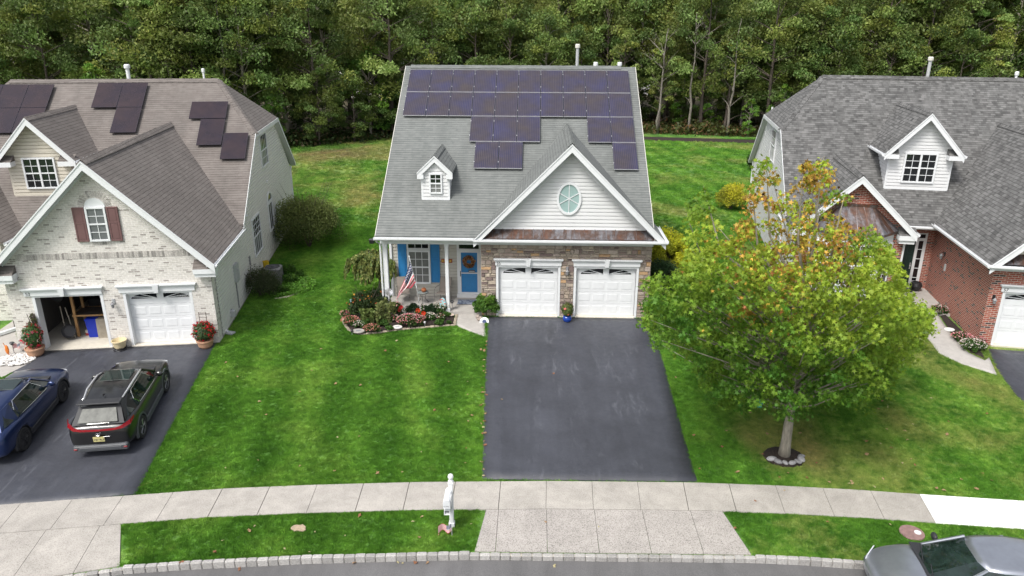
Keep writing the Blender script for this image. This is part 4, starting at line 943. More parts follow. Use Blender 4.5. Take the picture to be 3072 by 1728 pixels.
# upper window
WF = frame_M(0, -.0, 0); window(HL, WF, -3.93, -3.24, 4.17, 5.43, 2, (2, 2), .07, (glass_grey, glass_grey))
m = MB(WF); pts = [(-3.585 + .345 * math.cos(PI * i / 14), -.03, 5.43 + .31 * math.sin(PI * i / 14)) for i in range(15)]; m.prism(pts[::-1], (0, .03, 0)); o = m.build('arch_panel', white, HL)
m = MB(WF); rng = random.Random(4)
for i in range(17):
    an = PI * i / 16; g = rng.choice([1, .9, .7, 1.1]); m.c = (.5 * g, .47 * g, .44 * g, 1); M = Matrix.Translation((-3.585, 0, 5.43)) @ Matrix.Rotation(-an, 4, 'Y'); m.box(.36, .56, -.014, 0, -.034, .034, M)
m.build('brick_arch', block_m, HL, keepcol=True)
shutter(HL, WF, -4.36, -3.96, 4.17, 5.42, maroon, .45); shutter(HL, WF, -3.21, -2.83, 4.17, 5.42, maroon, .45)
# garage fronts
m = MB()
for x0, x1 in ((-6.35, -3.9), (-3.2, -.75)): m.box(x0, x0 + .10, -.01, .35, 0, 2.17); m.box(x1 - .10, x1, -.01, .35, 0, 2.17); m.box(x0 + .1, x1 - .1, -.008, .35, 2.10, 2.17)
m.build('door_casing', white, HL)
garage_door(HL, -3.10, -.85, .05, 2.12, .22); BX('threshold', conc_ap, HL, -3.2, -.75, -.07, .3, -.05, .045)
door_header(HL, -6.65, -3.83, 2.17, 0, '53'); door_header(HL, -3.38, -.55, 2.17, 0)
lamp(HL, frame_M(-3.56, -.01, 1.75), lgrey)
dirt = MB(); rng = random.Random(2)
for k in range(46):
    x = rng.choice([rng.uniform(-6.5, -4), rng.uniform(-3.2, -.7)]); dirt.rbox(x, x + rng.uniform(.03, .12), -.13 + rng.random() * .06, -.05, 2.472, 2.485 + rng.random() * .015, .004)
# garage interior
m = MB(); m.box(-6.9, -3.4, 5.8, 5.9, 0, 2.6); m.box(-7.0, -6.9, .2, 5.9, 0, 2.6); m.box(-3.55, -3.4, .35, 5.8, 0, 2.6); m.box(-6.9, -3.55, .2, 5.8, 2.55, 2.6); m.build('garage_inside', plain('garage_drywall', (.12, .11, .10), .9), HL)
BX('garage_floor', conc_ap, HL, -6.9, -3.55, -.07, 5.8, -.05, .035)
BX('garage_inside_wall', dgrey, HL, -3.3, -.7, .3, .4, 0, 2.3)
def win_l(root, M): window(root, M, -8.72, -7.42, 4.87, 6.19, 2, (2, 2), .07, mull=True)
dormer(HL, -8.07, 1.20, 6.17, (LY0, LZ0, LS), 6.42, 1.10, .42, .42, roof_brown, sid_beige, win_l, .28, returns=True)
# far left front gable of this house
FX, FZ, FH, FS = -11.1, 5.92, 2.65, .95
m = MB()
for s in (-1, 1): e = FZ - FH * FS; slab(m, [(FX, 2.9, FZ), (FX + s * FH, 2.9, e), (FX + s * FH, yl(e) + .1, e), (FX, yl(FZ) + .1, FZ)], .09)
m.build('gable_roof', roof_brown, HL); e = FZ - FH * FS; gutter(HL, (FX + FH, 2.9, e - .01), (FX + FH, 4.62, e - .01)); gutter(HL, (FX + FH, 4.64, 3.44), (-7.4, 4.64, 3.44))
m = MB(); m.prism([(FX - 2.3, 3.3, 0), (FX + 2.3, 3.3, 0), (FX + 2.3, 3.3, 3.3), (FX, 3.3, 5.6), (FX - 2.3, 3.3, 3.3)], (0, .2, 0)); m.box(FX + 2.1, FX + 2.3, 3.5, 6.5, 0, 3.3); m.box(FX + 2.3, -7.15, 6.4, 6.5, 0, 3.3); m.build('brick_wall', brick_pale, HL)
# panels on this house
la = math.atan(LS); ey = (0, math.cos(la), math.sin(la)); v_ = lambda y: (y - LY0) / math.cos(la)
cl = [(-12.54, 11.62), (-11.44, 11.62)]; cells = []
for x in (-12.5, -11.36, -10.3): pass
cells = [(-11.47, v_(10.36), 1.13, v_(11.64) - v_(10.36)), (-10.34, v_(10.36), 1.13, v_(11.64) - v_(10.36)), (-12.60, v_(10.36), 1.13, v_(11.64) - v_(10.36)), (-11.47, v_(9.06), 1.13, v_(10.36) - v_(9.06)), (-12.60, v_(9.06), 1.13, v_(10.36) - v_(9.06)), (-10.34, v_(9.06), 1.13, v_(10.36) - v_(9.06)),
         (-7.26, v_(10.34), 1.14, v_(11.70) - v_(10.34)), (-6.12, v_(10.34), 1.14, v_(11.70) - v_(10.34)), (-6.12, v_(9.0), 1.14, v_(10.34) - v_(9.0)),
         (-2.78, v_(9.69), 1.68, v_(10.61) - v_(9.69)), (-2.22, v_(8.30), 1.12, v_(9.67) - v_(8.30)), (-1.08, v_(7.58), 1.12, v_(8.91) - v_(7.58))]
solar(HL, (0, LY0, LZ0), (1, 0, 0), ey, cells, 0, 0, pan_l, plain('black_frame', (.035, .03, .045), .35), .045, .12, False)
flue(HL, -6.1, 12.35, 8.5, 9.45, .09, True, white, white); flue(HL, -2.55, 12.3, 8.5, 9.25, .05, True, white, white)

# ================================================================ RIGHT HOUSE (red brick, mottled grey roof)
HR = thing('house', 'red brick house with mottled dark grey roof, white dormer and copper roofed bay window', 'house', (18.72, -2.5, 0), R_(-9))
RS = .74; RY0, RZ0, RYR = 5.75, 3.22, 13.6
zr, yh, yh2, yb = big_roof(HR, 8.2, -6.70, RY0, RZ0, RS, RYR, roof_mott, 2.25, 6.65)
yl2 = lambda z: RY0 + (z - RZ0) / RS
m = MB(); m.box(-6.42, -6.32, 4.3, 21.2, 0, 3.1); m.prism([(-6.42, 6.1, 3.1), (-6.42, 21.2, 3.1), (-6.42, yh2 + .15, 6.5), (-6.42, yh - .15, 6.5)], (.1, 0, 0)); m.box(-6.3, 8, 21.1, 21.2, 0, 3.1); m.build('wall', sid_white, HR)
MW = frame_M(-6.422, 0, 0, -PI / 2)
lap(HR, [(-21.2, .1), (-4.4, .1), (-4.4, 3.1), (-21.2, 3.1)], MW, sid_white); lap(HR, [(-21.2, 3.1), (-6.0, 3.1), (-yh + .1, 6.5), (-yh2 - .1, 6.5)], MW, sid_white)
window(HR, MW, -14.6, -12.9, 4.5, 6.2, 4, (1, 2), .07, (glass_grey, glass_dark)); window(HR, MW, -9.5, -7.9, .9, 2.6, 4, (2, 2), .07)
m = MB(MW); m.tube([(-21.0, -.1, 3.2), (-21.0, -.05, 3.0), (-21.0, -.05, .1)], .045, 6); m.build('downspout', white, HR)
# brick garage
RG = brick_red; bx = -.11; by = .28; 
brick_part('brick_wall', HR, RG, [(bx, .35, by, by + .2, 0, 3.0), (2.8, 3.5, by, by + .2, 0, 3.0), (5.95, 6.7, by, by + .2, 0, 3.0), (.35, 2.8, by, by + .2, 2.2, 3.0), (3.5, 5.95, by, by + .2, 2.2, 3.0), (bx, bx + .12, by + .2, 6.5, 0, 3.05), (6.6, 6.7, by + .2, 8, 0, 3)])
m = MB(); m.box(.35, .45, by - .01, by + .3, 0, 2.2); m.box(2.7, 2.8, by - .01, by + .3, 0, 2.2); m.box(.45, 2.7, by - .008, by + .3, 2.13, 2.2); m.build('door_casing', white, HR)
garage_door(HR, .45, 2.7, .05, 2.15, by + .15); BX('threshold', conc_ap, HR, .35, 2.8, by - .08, by + .3, -.05, .045); door_header(HR, .2, 2.95, 2.2, by, '57')
BX('garage_inside', dgrey, HR, .4, 2.75, by + .3, by + .4, 0, 2.2)
garage_door(HR, 3.6, 5.85, .05, 2.15, by + .15); door_header(HR, 3.35, 6.1, 2.2, by)
lamp(HR, frame_M(.08, by, 1.85), black_m)
GX, GZ, GS, GH = 3.35, 7.15, 1.0, 3.82; e = GZ - GH * GS; ft = by - .5
m = MB()
for s in (-1, 1): slab(m, [(GX, ft, GZ), (GX + s * GH, ft, e), (GX + s * GH, yl2(e) + .12, e), (GX, yl2(GZ) + .1, GZ)], .09)
m.build('gable_roof', roof_mott, HR); ridge_cap(HR, (GX, ft, GZ), (GX, yl2(GZ) + .2, GZ), GS, roof_mott, .17, .06)
rake_boards(HR, GX, GH + .02, GZ - .01, GS, ft - .04, ft - .002, .30)
m = MB(); m.prism([(GX - 3.4, by + .002, e), (GX + 3.4, by + .002, e), (GX, by + .002, GZ - .3)], (0, .14, 0)); m.build('gable_wall', sid_white, HR)
lap(HR, [(GX - 3.0, 3.68), (GX + 3.0, 3.68), (GX, 6.7)], frame_M(0, by, 0), sid_beige, 'gable_siding')
m = MB(); xa, xb = GX - 3.36, GX + 3.36; m.add([(xa, ft + .05, 3.38), (xb, ft + .05, 3.38), (xb - .3, by - .02, 3.68), (xa + .3, by - .02, 3.68)], [(0, 1, 2, 3)]); cp = m.build('copper_roof', copper_m, HR); sm = MB()
for i in range(15): x = xa + .3 + i * .44; sm.prism([(x - .011, ft + .05, 3.38), (x + .011, ft + .05, 3.38), (x + .011, ft + .05, 3.41), (x - .011, ft + .05, 3.41)], (0, by - ft - .07, .30))
sm.build('standing_seam', copper_m, cp)
gutter(HR, (GX - GH - .06, ft, 3.34), (GX + GH + .06, ft, 3.34)); gutter(HR, (GX - GH, yl2(e) + .05, e - .01), (GX - GH, ft, e - .01))
BX('frieze_board', white, HR, bx - .02, 6.72, by - .04, by + .05, 3.0, 3.22); BX('soffit', soffit, HR, GX - GH + .02, 6.8, ft + .02, by + .1, 3.2, 3.23); BX('soffit', soffit, HR, GX - GH + .02, bx, by, 5.9, 3.16, 3.19); BX('frieze_board', white, HR, bx - .03, bx + .02, by, 6.4, 3.03, 3.17)
# entry recess
yd = 6.5; brick_part('brick_wall', HR, RG, [(-2.3, -1.58, yd, yd + .15, 0, 3.1), (-.42, -.1, yd, yd + .15, 0, 3.1), (-1.58, -.42, yd, yd + .15, 2.72, 3.1), (-2.30, -2.10, 4.4, yd, 0, 3.1)])
ME = frame_M(0, yd, 0); m = MB(ME); m.box(-1.58, -1.5, -.04, .1, .1, 2.72); m.box(-.5, -.42, -.04, .1, .1, 2.72); m.box(-.86, -.79, -.04, .1, .1, 2.45); m.box(-1.5, -.5, -.04, .1, 2.40, 2.48); m.box(-1.5, -.5, -.04, .1, 2.66, 2.72); m.box(-1.6, -.4, -.12, .1, .02, .14); m.build('door_frame', white, HR)
m = MB(ME); m.box(-1.5, -.86, -.01, .05, .14, 2.4); 
for a in ((-1.42, -1.22), (-1.14, -.94)):
    for z0_, z1_ in ((.25, .85), (.98, 1.6), (1.72, 2.25)): ring_rect(m, a[0], a[1], z0_, z1_, .02, -.02, -.01)
o = m.build('front_door', darkgreen, HR); m = MB(ME); m.ball((-.93, -.06, 1.15), .035, 8, 6); m.box(-.95, -.91, -.04, -.02, 1.0, 1.3); m.build('handle', alu, o)
m = MB(ME); m.box(-.79, -.5, -.02, .05, .14, 2.4); ring_rect(m, -.79, -.5, .14, 2.4, .05, -.035, -.02); 
for z in (.6, 1.05, 1.5, 1.95): m.box(-.74, -.55, -.03, -.02, z - .015, z + .015)
o = m.build('sidelight', white, HR); MB(ME).box(-.74, -.55, -.024, -.018, .45, 2.35).build('pane', glass_dark, o)
BX('transom_window', glass_dark, HR, -1.5, -.5, yd - .01, yd + .05, 2.48, 2.66)
BX('porch_floor', conc_porch, HR, -2.1, -.11, 3.2, 6.5, -.1, .10)
gutter(HR, (-1.75, RY0, RZ0 - .02), (GX - GH + .06, RY0, RZ0 - .02)); BX('soffit', soffit, HR, -2.1, -.3, RY0, 6.5, 3.05, 3.08)
m = MB(); m.rbox(-.16, -.10, 4.6, 4.75, 1.55, 1.85); m.build('mailbox_plaque', lgrey, HR); lamp(HR, frame_M(-.11, 5.0, 2.1, -PI / 2), black_m)
# brick gable with bay window
yg = 4.2; gx = -4.25; gh = 2.48; gz = 5.68; gs = .95
brick_part('brick_wall', HR, RG, [(-6.42, -2.10, yg, yg + .2, 0, 3.1)]); m = MB(); m.prism([(-6.42, yg, 3.1), (-2.10, yg, 3.1), (-2.10, yg, 3.46), (gx, yg, 5.53), (-6.42, yg, 3.46)], (0, .2, 0)); m.build('brick_gable', RG, HR)
m = MB()
for s in (-1, 1): e2 = gz - gh * gs; slab(m, [(gx, yg - .38, gz), (gx + s * gh, yg - .38, e2), (gx + s * gh, yl2(e2) + .1, e2), (gx, yl2(gz) + .1, gz)], .09)
m.build('gable_roof', roof_mott, HR); ridge_cap(HR, (gx, yg - .36, gz), (gx, yl2(gz) + .2, gz), gs, roof_mott, .16, .06)
rake_boards(HR, gx, gh + .02, gz - .01, gs, yg - .42, yg - .382, .30); e2 = gz - gh * gs
sf = MB()
for s in (-1, 1): slab(sf, [(gx, yg - .38, gz - .11), (gx + s * gh, yg - .38, e2 - .11), (gx + s * gh, yg, e2 - .11), (gx, yg, gz - .11)], .03)
sf.build('soffit', soffit, HR); gutter(HR, (gx + gh, yg - .4, e2 - .01), (gx + gh, yl2(e2) + .1, e2 - .01))
for s in (-1, 1):
    xs = sorted((gx + s * (gh + .02), gx + s * (2.15 - .35))); m = MB(); m.box(xs[0], xs[1], yg - .4, yg, e2 - .30, e2 - .1); m.box(xs[0] + .05, xs[1] - .05, yg - .33, yg, e2 - .46, e2 - .30); m.build('cornice_return', white, HR)
    a, b = xs; m = MB(); m.add([(a, yg - .4, e2 - .098), (b, yg - .4, e2 - .098), (b, yg, e2 + .2), (a, yg, e2 + .2), (a, yg, e2 - .098), (b, yg, e2 - .098)], [(0, 1, 2, 3), (4, 0, 3), (1, 5, 2)]); m.build('return_roof', roof_mott, HR)
m = MB(); m.tube([(gx + gh + .06, yg - .3, 3.25), (gx + gh - .1, yg - .1, 2.95), (gx + gh - .32, yg - .04, 2.8), (gx + gh - .32, yg - .04, .1)], .04, 6); m.build('downspout', white, HR)
bay = [(-5.95, yg), (-5.2, yg - .75), (-3.3, yg - .75), (-2.55, yg)]; m = MB()
for (xa, ya), (xb, yb3) in zip(bay[:-1], bay[1:]): pass
m.prism([(x, y, .5) for x, y in bay], (0, 0, 2.75)); o = m.build('bay_window', white, HR)
for (xa, ya), (xb, yb3) in zip(bay[:-1], bay[1:]):
    L2 = math.hypot(xb - xa, yb3 - ya); Mx = frame_M(xa, ya, 0, math.atan2(yb3 - ya, xb - xa))
    window(HR, Mx, .08, L2 - .08, 1.0, 2.85, 4 if L2 > 1.5 else 2, (2, 2), .07, mull=L2 > 1.5)
ro = [(-6.15, yg), (-5.28, yg - .95), (-3.22, yg - .95), (-2.35, yg)]; rt_ = [(-5.0, yg), (-4.85, yg - .02), (-3.65, yg - .02), (-3.5, yg)]
m = MB()
for i in range(3): m.add([(*ro[i], 3.36), (*ro[i + 1], 3.36), (*rt_[i + 1], 4.32), (*rt_[i], 4.32)], [(0, 1, 2, 3)])
m.prism([(x, y, 3.25) for x, y in ro], (0, 0, .1)); cp = m.build('copper_roof', copper_m, HR); sm = MB()
for i in range(5):
    f = i / 4; a = Vector((*Vector(ro[1]).lerp(Vector(ro[2]), f), 3.37)); b = Vector((*Vector(rt_[1]).lerp(Vector(rt_[2]), f), 4.33)); sm.tube([a, b], .014, 5)
for i in (0, 2):
    for f in (.33, .66): sm.tube([Vector((*Vector(ro[i]).lerp(Vector(ro[i + 1]), f), 3.37)), Vector((*Vector(rt_[i]).lerp(Vector(rt_[i + 1]), f), 4.33))], .014, 5)
sm.build('standing_seam', copper_m, cp); m = MB(); m.box(-5.1, -3.4, yg - .05, yg, 4.3, 4.42); m.build('roof_flashing', copper_m, HR)
def win_r(root, M): window(root, M, -1.70, -.31, 4.79, 6.16, 2, (2, 2), .08, mull=True)
dormer(HR, -1.0, 1.31, 7.49, (RY0, RZ0, RS), 6.36, 1.10, .40, .33, roof_mott, sid_white, win_r, .28, returns=True)
flue(HR, .75, 14.1, 8.7, 9.85, .085); flue(HR, 4.8, 13.9, 8.7, 9.2, .06, True, white, white); flue(HR, -6.2, 17.5, 5.5, 7.0, .05, False, white)
# ================================================================ VEGETATION
def rot_rand(rs, n, up=.5):
    """random leaf frames: returns (n,3) tangent, bitangent; normals biased upward by `up`"""
    nr = rs.normal(size=(n, 3)); nr /= np.linalg.norm(nr, axis=1)[:, None]; nr[:, 2] = nr[:, 2] * (1 - up) + up * 1.2; nr /= np.linalg.norm(nr, axis=1)[:, None]
    a = rs.normal(size=(n, 3)); t = np.cross(nr, a); t /= np.linalg.norm(t, axis=1)[:, None]; b = np.cross(nr, t); return t, b, nr
SHAPES = {
 'quad': np.array([(-.5, -.35), (.5, -.35), (.5, .35), (-.5, .35)]),
 'leaf': np.array([(-.5, 0), (-.1, -.26), (.35, -.2), (.5, 0), (.35, .2), (-.1, .26)]),
 'needle': np.array([(-.5, -.07), (.5, -.07), (.5, .07), (-.5, .07)]),
 'star': np.array([(math.cos(2 * PI * k / 10) * (.55 if k % 2 == 0 else .22), math.sin(2 * PI * k / 10) * (.55 if k % 2 == 0 else .22)) for k in range(10)]),
 'tri': np.array([(-.5, -.4), (.5, -.1), (-.2, .45)]),
}
def cards(name, P, size, tint, mat, parent=None, shape='quad', up=.5, seed=0, droop=None, axis=None, cup=0.0):
    rs = np.random.RandomState(seed); P = np.asarray(P, float); n = len(P); sh = SHAPES[shape]; k = len(sh)
    t, b, nr = rot_rand(rs, n, up)
    if axis is not None:
        t = np.asarray(axis) + rs.normal(size=(n, 3)) * .25; t /= np.linalg.norm(t, axis=1)[:, None]; b = np.cross(t, rs.normal(size=(n, 3))); b /= np.linalg.norm(b, axis=1)[:, None]; nr = np.cross(t, b)
    size = np.broadcast_to(size, (n,)) * rs.uniform(.7, 1.3, n)
    V = P[:, None, :] + (t[:, None, :] * sh[None, :, 0, None] + b[:, None, :] * sh[None, :, 1, None]) * size[:, None, None]
    if cup: r2 = (sh ** 2).sum(1); V -= nr[:, None, :] * (r2[None, :, None] * cup * size[:, None, None])
    V = V.reshape(-1, 3)
    me = bpy.data.meshes.new(name); me.vertices.add(n * k); me.vertices.foreach_set('co', V.ravel())
    me.loops.add(n * k); me.loops.foreach_set('vertex_index', np.arange(n * k)); me.polygons.add(n)
    me.polygons.foreach_set('loop_start', np.arange(0, n * k, k)); me.polygons.foreach_set('loop_total', np.full(n, k))
    me.materials.append(mat); me.update(calc_edges=True)
    tint = np.asarray(tint, float); 
    if tint.ndim == 1: tint = np.repeat(tint[None], n, 0)
    tint = tint * rs.uniform(.78, 1.22, (n, 1)) * rs.uniform(.94, 1.06, (n, 3)); c4 = np.concatenate([tint, np.ones((n, 1))], 1)
    at = me.attributes.new('tint', 'FLOAT_COLOR', 'FACE'); at.data.foreach_set('color', c4.ravel().astype('f'))
    o = bpy.data.objects.new(name, me); C.objects.link(o); o.parent = parent; return o
def sph(rs, n, r=1.0, power=.45):
    d = rs.normal(size=(n, 3)); d /= np.linalg.norm(d, axis=1)[:, None]; return d * (rs.uniform(0, 1, n) ** power * r)[:, None]
def wood_tree(name, label, H, cw, base, hue, seed, nclump=70, per=105, lsz=.30, kind='broad', group=None):
    """name tree at origin: trunk with limbs + crown of leaf clumps with gaps"""
    rs = np.random.RandomState(seed); rnd = random.Random(seed)
    t = thing(name, label, 'tree', group=group)
    lean = Vector((rnd.uniform(-.06, .06), rnd.uniform(-.04, .04), 1)); top = H * .93
    path = [Vector((lean.x * z + rnd.uniform(-.12, .12) * (z > 0), lean.y * z, z)) for z in np.linspace(0, top, 9)]
    tr = MB(); r0 = .012 * H + .05; tr.smooth = True; tr.tube(path, [r0 * (1 - .88 * i / 8) for i in range(9)], 7)
    C_ = []; S = []
    if kind == 'pine':
        for i in range(nclump):
            z = base + (H - base) * rnd.random() ** .8; f = (z - base) / (H - base); R = cw * (1 - .75 * f) * rnd.uniform(.35, 1); a = rnd.uniform(0, 2 * PI)
            C_.append((R * math.cos(a) + lean.x * z, R * math.sin(a) + lean.y * z, z + R * .12)); S.append((rnd.uniform(.45, .8), .32))
    else:
        for i in range(nclump):
            a = rnd.uniform(0, 2 * PI); f = rnd.random() ** .75; z = base + (H - base) * f
            prof = math.sin(PI * min(1, (f * .86 + .12))) ** .65; R = cw * prof * (rnd.uniform(.45, 1.0) ** .6)
            C_.append((R * math.cos(a) + lean.x * z, R * math.sin(a) + lean.y * z, z + rnd.uniform(-.5, .5))); S.append((rnd.uniform(.6, 1.25) * cw / 3.2, rnd.uniform(.3, .55)))
    for c in C_[::max(1, nclump // 26)]:
        c = Vector(c); z0_ = max(.25 * H, c.z - rnd.uniform(.8, 2.5)); k = min(8, max(0, z0_ / top * 8)); p = path[int(k)].lerp(path[min(8, int(k) + 1)], k % 1)
        mid = p.lerp(c, .55) + Vector((0, 0, rnd.uniform(-.2, .3))); tr.tube([p, mid, c], [r0 * .28, r0 * .16, .02], 4, cap=False)
    if kind != 'pine' :
        for j in range(4):
            z = rnd.uniform(.15, .4) * H; a = rnd.uniform(0, 2 * PI); p = path[int(z / top * 8)]; tr.tube([p, p + Vector((math.cos(a) * 1.2, math.sin(a) * 1.2, .7)), p + Vector((math.cos(a) * 2.2, math.sin(a) * 2.2, 1.0))], [.05, .03, .012], 4, cap=False)
    tr.build('trunk', rnd.choice([bark_d, bark, bark_d]), t, uv=False)
    P = []; T = []
    for c, (s, fl) in zip(C_, S):
        q = sph(rs, per, 1, .5) * np.array([s, s, s * fl * 1.3]); q[:, 2] -= (q[:, 0] ** 2 + q[:, 1] ** 2) / s * .25
        P.append(q + np.array(c)); g = rnd.uniform(.72, 1.28); h = rnd.uniform(-.12, .2); g *= rnd.choice([1.6, 2.1, 2.9]); T.append(np.repeat(np.array([[hue[0] * 1.16 * g * (1 + h), hue[1] * g, hue[2] * g * (1 - h)]]), per, 0))
    P = np.concatenate(P); T = np.concatenate(T)
    if kind == 'pine': cards('crown', P, lsz * 1.7, T, leaf_m, t, 'needle', .2, seed)
    else: cards('crown', P, lsz, T, leaf_m, t, 'leaf', .45, seed)
    return t
GREEN = (.055, .098, .022)
protos = {}
WT = [('oak', 15, 4.2, 3.0, (.052, .088, .022), 72, 175, 'broad'), ('oak', 17, 4.6, 4.5, (.068, .105, .028), 78, 175, 'broad'), ('oak', 13, 3.8, 2.2, (.045, .080, .020), 66, 165, 'broad'),
      ('maple', 18, 3.8, 5.0, (.080, .120, .030), 72, 175, 'broad'), ('pine', 18, 3.1, 8.0, (.050, .088, .020), 60, 130, 'pine'), ('sapling', 9, 2.4, 1.6, (.060, .135, .022), 44, 90, 'broad'), ('birch', 12, 2.2, 4.5, (.075, .115, .030), 34, 80, 'broad')]
LAB = {'oak': 'dense dark green oak in the wood behind the houses', 'maple': 'tall lighter green maple in the wood behind the houses', 'pine': 'tall pine with needle tufts in the wood behind the houses', 'sapling': 'small bright green young tree at the edge of the wood', 'birch': 'thin pale-trunked tree with a sparse crown at the wood edge'}
GRP = {'oak': 'oaks in the wood', 'maple': 'maples in the wood', 'pine': 'pines in the wood', 'sapling': 'young trees at the wood edge', 'birch': 'thin trees at the wood edge'}
for i, (nm, H, cw, base, hue, nc, per, kd) in enumerate(WT):
    protos[i] = wood_tree(nm + '_tree', LAB[nm], H, cw, base, hue, 11 + i, nc, per, .26, kd, GRP[nm]); protos[i]['used'] = 0
rnd = random.Random(77)
spots = []
# front edge of the wood: (x, y, type, scale)
def edge_y(x): return lerp_tab(x, [(-60, 30), (-34, 36), (-24, 41), (-18, 45), (-12, 50), (0, 52), (14, 54.5), (24, 52), (34, 49), (60, 45)])
x = -46
while x < 52:
    spots.append((x + rnd.uniform(-1, 1), edge_y(x) + rnd.uniform(1.5, 4), rnd.choice([0, 2, 5, 2, 1]) if x < 10 else rnd.choice([6, 2, 5, 1, 6]), rnd.uniform(.8, 1.05))); x += rnd.uniform(3.2, 4.6)
for row, dy, st, ch in ((1, 8, 4.0, [0, 1, 3, 0, 4]), (2, 14, 4.2, [1, 3, 4, 1, 0]), (3, 21, 4.6, [1, 3, 1]), (4, 29, 5.2, [1, 3, 4, 1])):
    x = -56 - row * 3
    while x < 62 + row * 3:
        spots.append((x + rnd.uniform(-1.2, 1.2), edge_y(x) + dy + rnd.uniform(-2, 2), rnd.choice(ch), rnd.uniform(.9, 1.15))); x += st * rnd.uniform(.8, 1.2)
spots += [(-31.5, 40.5, 4, .98), (9.8, 60, 6, 1.1)]
x = -44
while x < 50:
    if x < 8 or x > 22: spots.append((x, edge_y(x) + rnd.uniform(.2, 1.6), rnd.choice([5, 2]), rnd.uniform(.38, .62)))
    else: spots.append((x, edge_y(x) + rnd.uniform(3.5, 7), rnd.choice([5, 6]), rnd.uniform(.45, .8)))
    spots.append((x + 1.2, edge_y(x) + rnd.uniform(6, 11), rnd.choice([5, 2, 2]), rnd.uniform(.5, .75))); x += rnd.uniform(2.4, 3.6)
for x, y, k, s in spots:
    p = protos[k]
    if not p['used']: o = p; p['used'] = 1
    else: o = copy_tree(p)
    o.location = (x, y, -.1); o.rotation_euler = (0, 0, rnd.uniform(0, 6.28)); sz = s * rnd.uniform(.95, 1.05); o.scale = (sz, sz, sz * rnd.uniform(.94, 1.06))
for o in bpy.data.objects:
    if 'used' in o: del o['used']
# far-off wood: one mass
rs = np.random.RandomState(5); n = 30000
P = np.stack([rs.uniform(-130, 130, n), rs.uniform(100, 135, n), np.zeros(n)], 1)
P[:, 2] = rs.uniform(0, 1, n) ** .7 * (17 + 4 * np.sin(P[:, 0] * .35) + 2 * np.sin(P[:, 0] * 1.1 + P[:, 1]))
tt = np.array([.06, .095, .026])[None] * rs.uniform(.7, 1.3, (n, 1))
tag(cards('far_wood', P, 1.5, tt, leaf_m, None, 'leaf', .3, 9), 'far-off wood beyond the trees behind the houses', 'wood', kind='stuff')
# bare grey trunks seen at the wood edge
def bare_tree(label, x, y, H, lean, seed):
    t = thing('bare_tree', label, 'tree', (x, y, 0), 0, 'bare grey trees at the wood edge'); rn = random.Random(seed); m = MB(); m.smooth = True
    path = [Vector((lean * z + rn.uniform(-.15, .15), rn.uniform(-.1, .1), z)) for z in np.linspace(0, H, 9)]; m.tube(path, [.16 * (1 - .85 * i / 8) for i in range(9)], 7)
    for i in range(12): k = rn.randint(2, 7); p = path[k]; a = rn.uniform(0, 6.28); L2 = rn.uniform(1, 2.6); q = p + Vector((math.cos(a) * L2, math.sin(a) * L2, L2 * .7)); m.tube([p, p.lerp(q, .5) + Vector((0, 0, .15)), q], [.05, .03, .01], 5, cap=False); m.tube([p.lerp(q, .6), q + Vector((rn.uniform(-.8, .8), rn.uniform(-.8, .8), .6))], [.02, .006], 4, cap=False)
    m.build('trunk', bark_p, t, uv=False)
bare_tree('bare grey tree leaning left in front of the wood left of the grey roof', -14.5, 50.6, 15, -.16, 1); bare_tree('slender bare tree before the wood just right of the grey roof', 15.0, 54.6, 11, .03, 2); bare_tree('slender bare tree behind the mulch strip in the middle of the right gap', 18.6, 54.8, 12.5, -.02, 3); bare_tree('slender bare tree near the white siding gable of the brick house', 22.5, 53.6, 12, .02, 4); bare_tree('tall bare forked tree over the left brown roof', -27.5, 41.5, 16, .02, 5)
# low undergrowth of the wood floor
rs = np.random.RandomState(6); n = 42000; X = rs.uniform(-48, 46, n); Yv = np.array([edge_y(x) for x in X]) + rs.uniform(-.6, 1, n) * 1.0 + rs.gamma(1.5, 3.0, n)
cl = np.sin(X * 1.7) * np.cos(Yv * 1.3) + np.sin(X * .6 + 2) ; Z = rs.uniform(0, 1, n) ** 1.3 * (.55 + .5 * np.clip(cl + .3, 0, 1.5))
hue = np.where(rs.uniform(size=(n, 1)) < .25, np.array([[.10, .08, .035]]), np.array([[.045, .075, .02]])) * np.where((X > 8)[:, None], np.array([[1.5, 1.15, 1.1]]), 1.0)
keep = ~((X > 9.5) & (Yv < 52.5)); 
tag(cards('undergrowth', np.stack([X, Yv, Z], 1)[keep], .34, hue[keep], leaf_m, None, 'leaf', .5, 12), 'low scrubby undergrowth along the edge of the wood', 'undergrowth', kind='stuff')
m = MB(); rngv = random.Random(3); vs = []; xs = list(np.arange(-90, 90.1, 3))
for x in xs: vs += [(x, edge_y(x) + (1.6 if x < 9 else 1.2), .03), (x, edge_y(x) + 90, .06)]
m.add(vs, [(2 * i, 2 * i + 2, 2 * i + 3, 2 * i + 1) for i in range(len(xs) - 1)])
ff = NT('forest_floor'); _p = ff.coord('POS'); _n = ff.noise(_p, .9, 5, .7); _n2 = ff.noise(_p, 7, 4); ff.col(ff.mix(1.0, ff.ramp(_n, [(.35, (.05, .055, .02)), (.55, (.10, .08, .045)), (.7, (.16, .13, .08))]), ff.ramp(_n2, [(.3, (.6,) * 3), (.7, (1.3,) * 3)]), 'MULTIPLY')); ff.set(Roughness=.95)
tag(m.build('forest_floor', ff.m, uv=False), kind='structure')
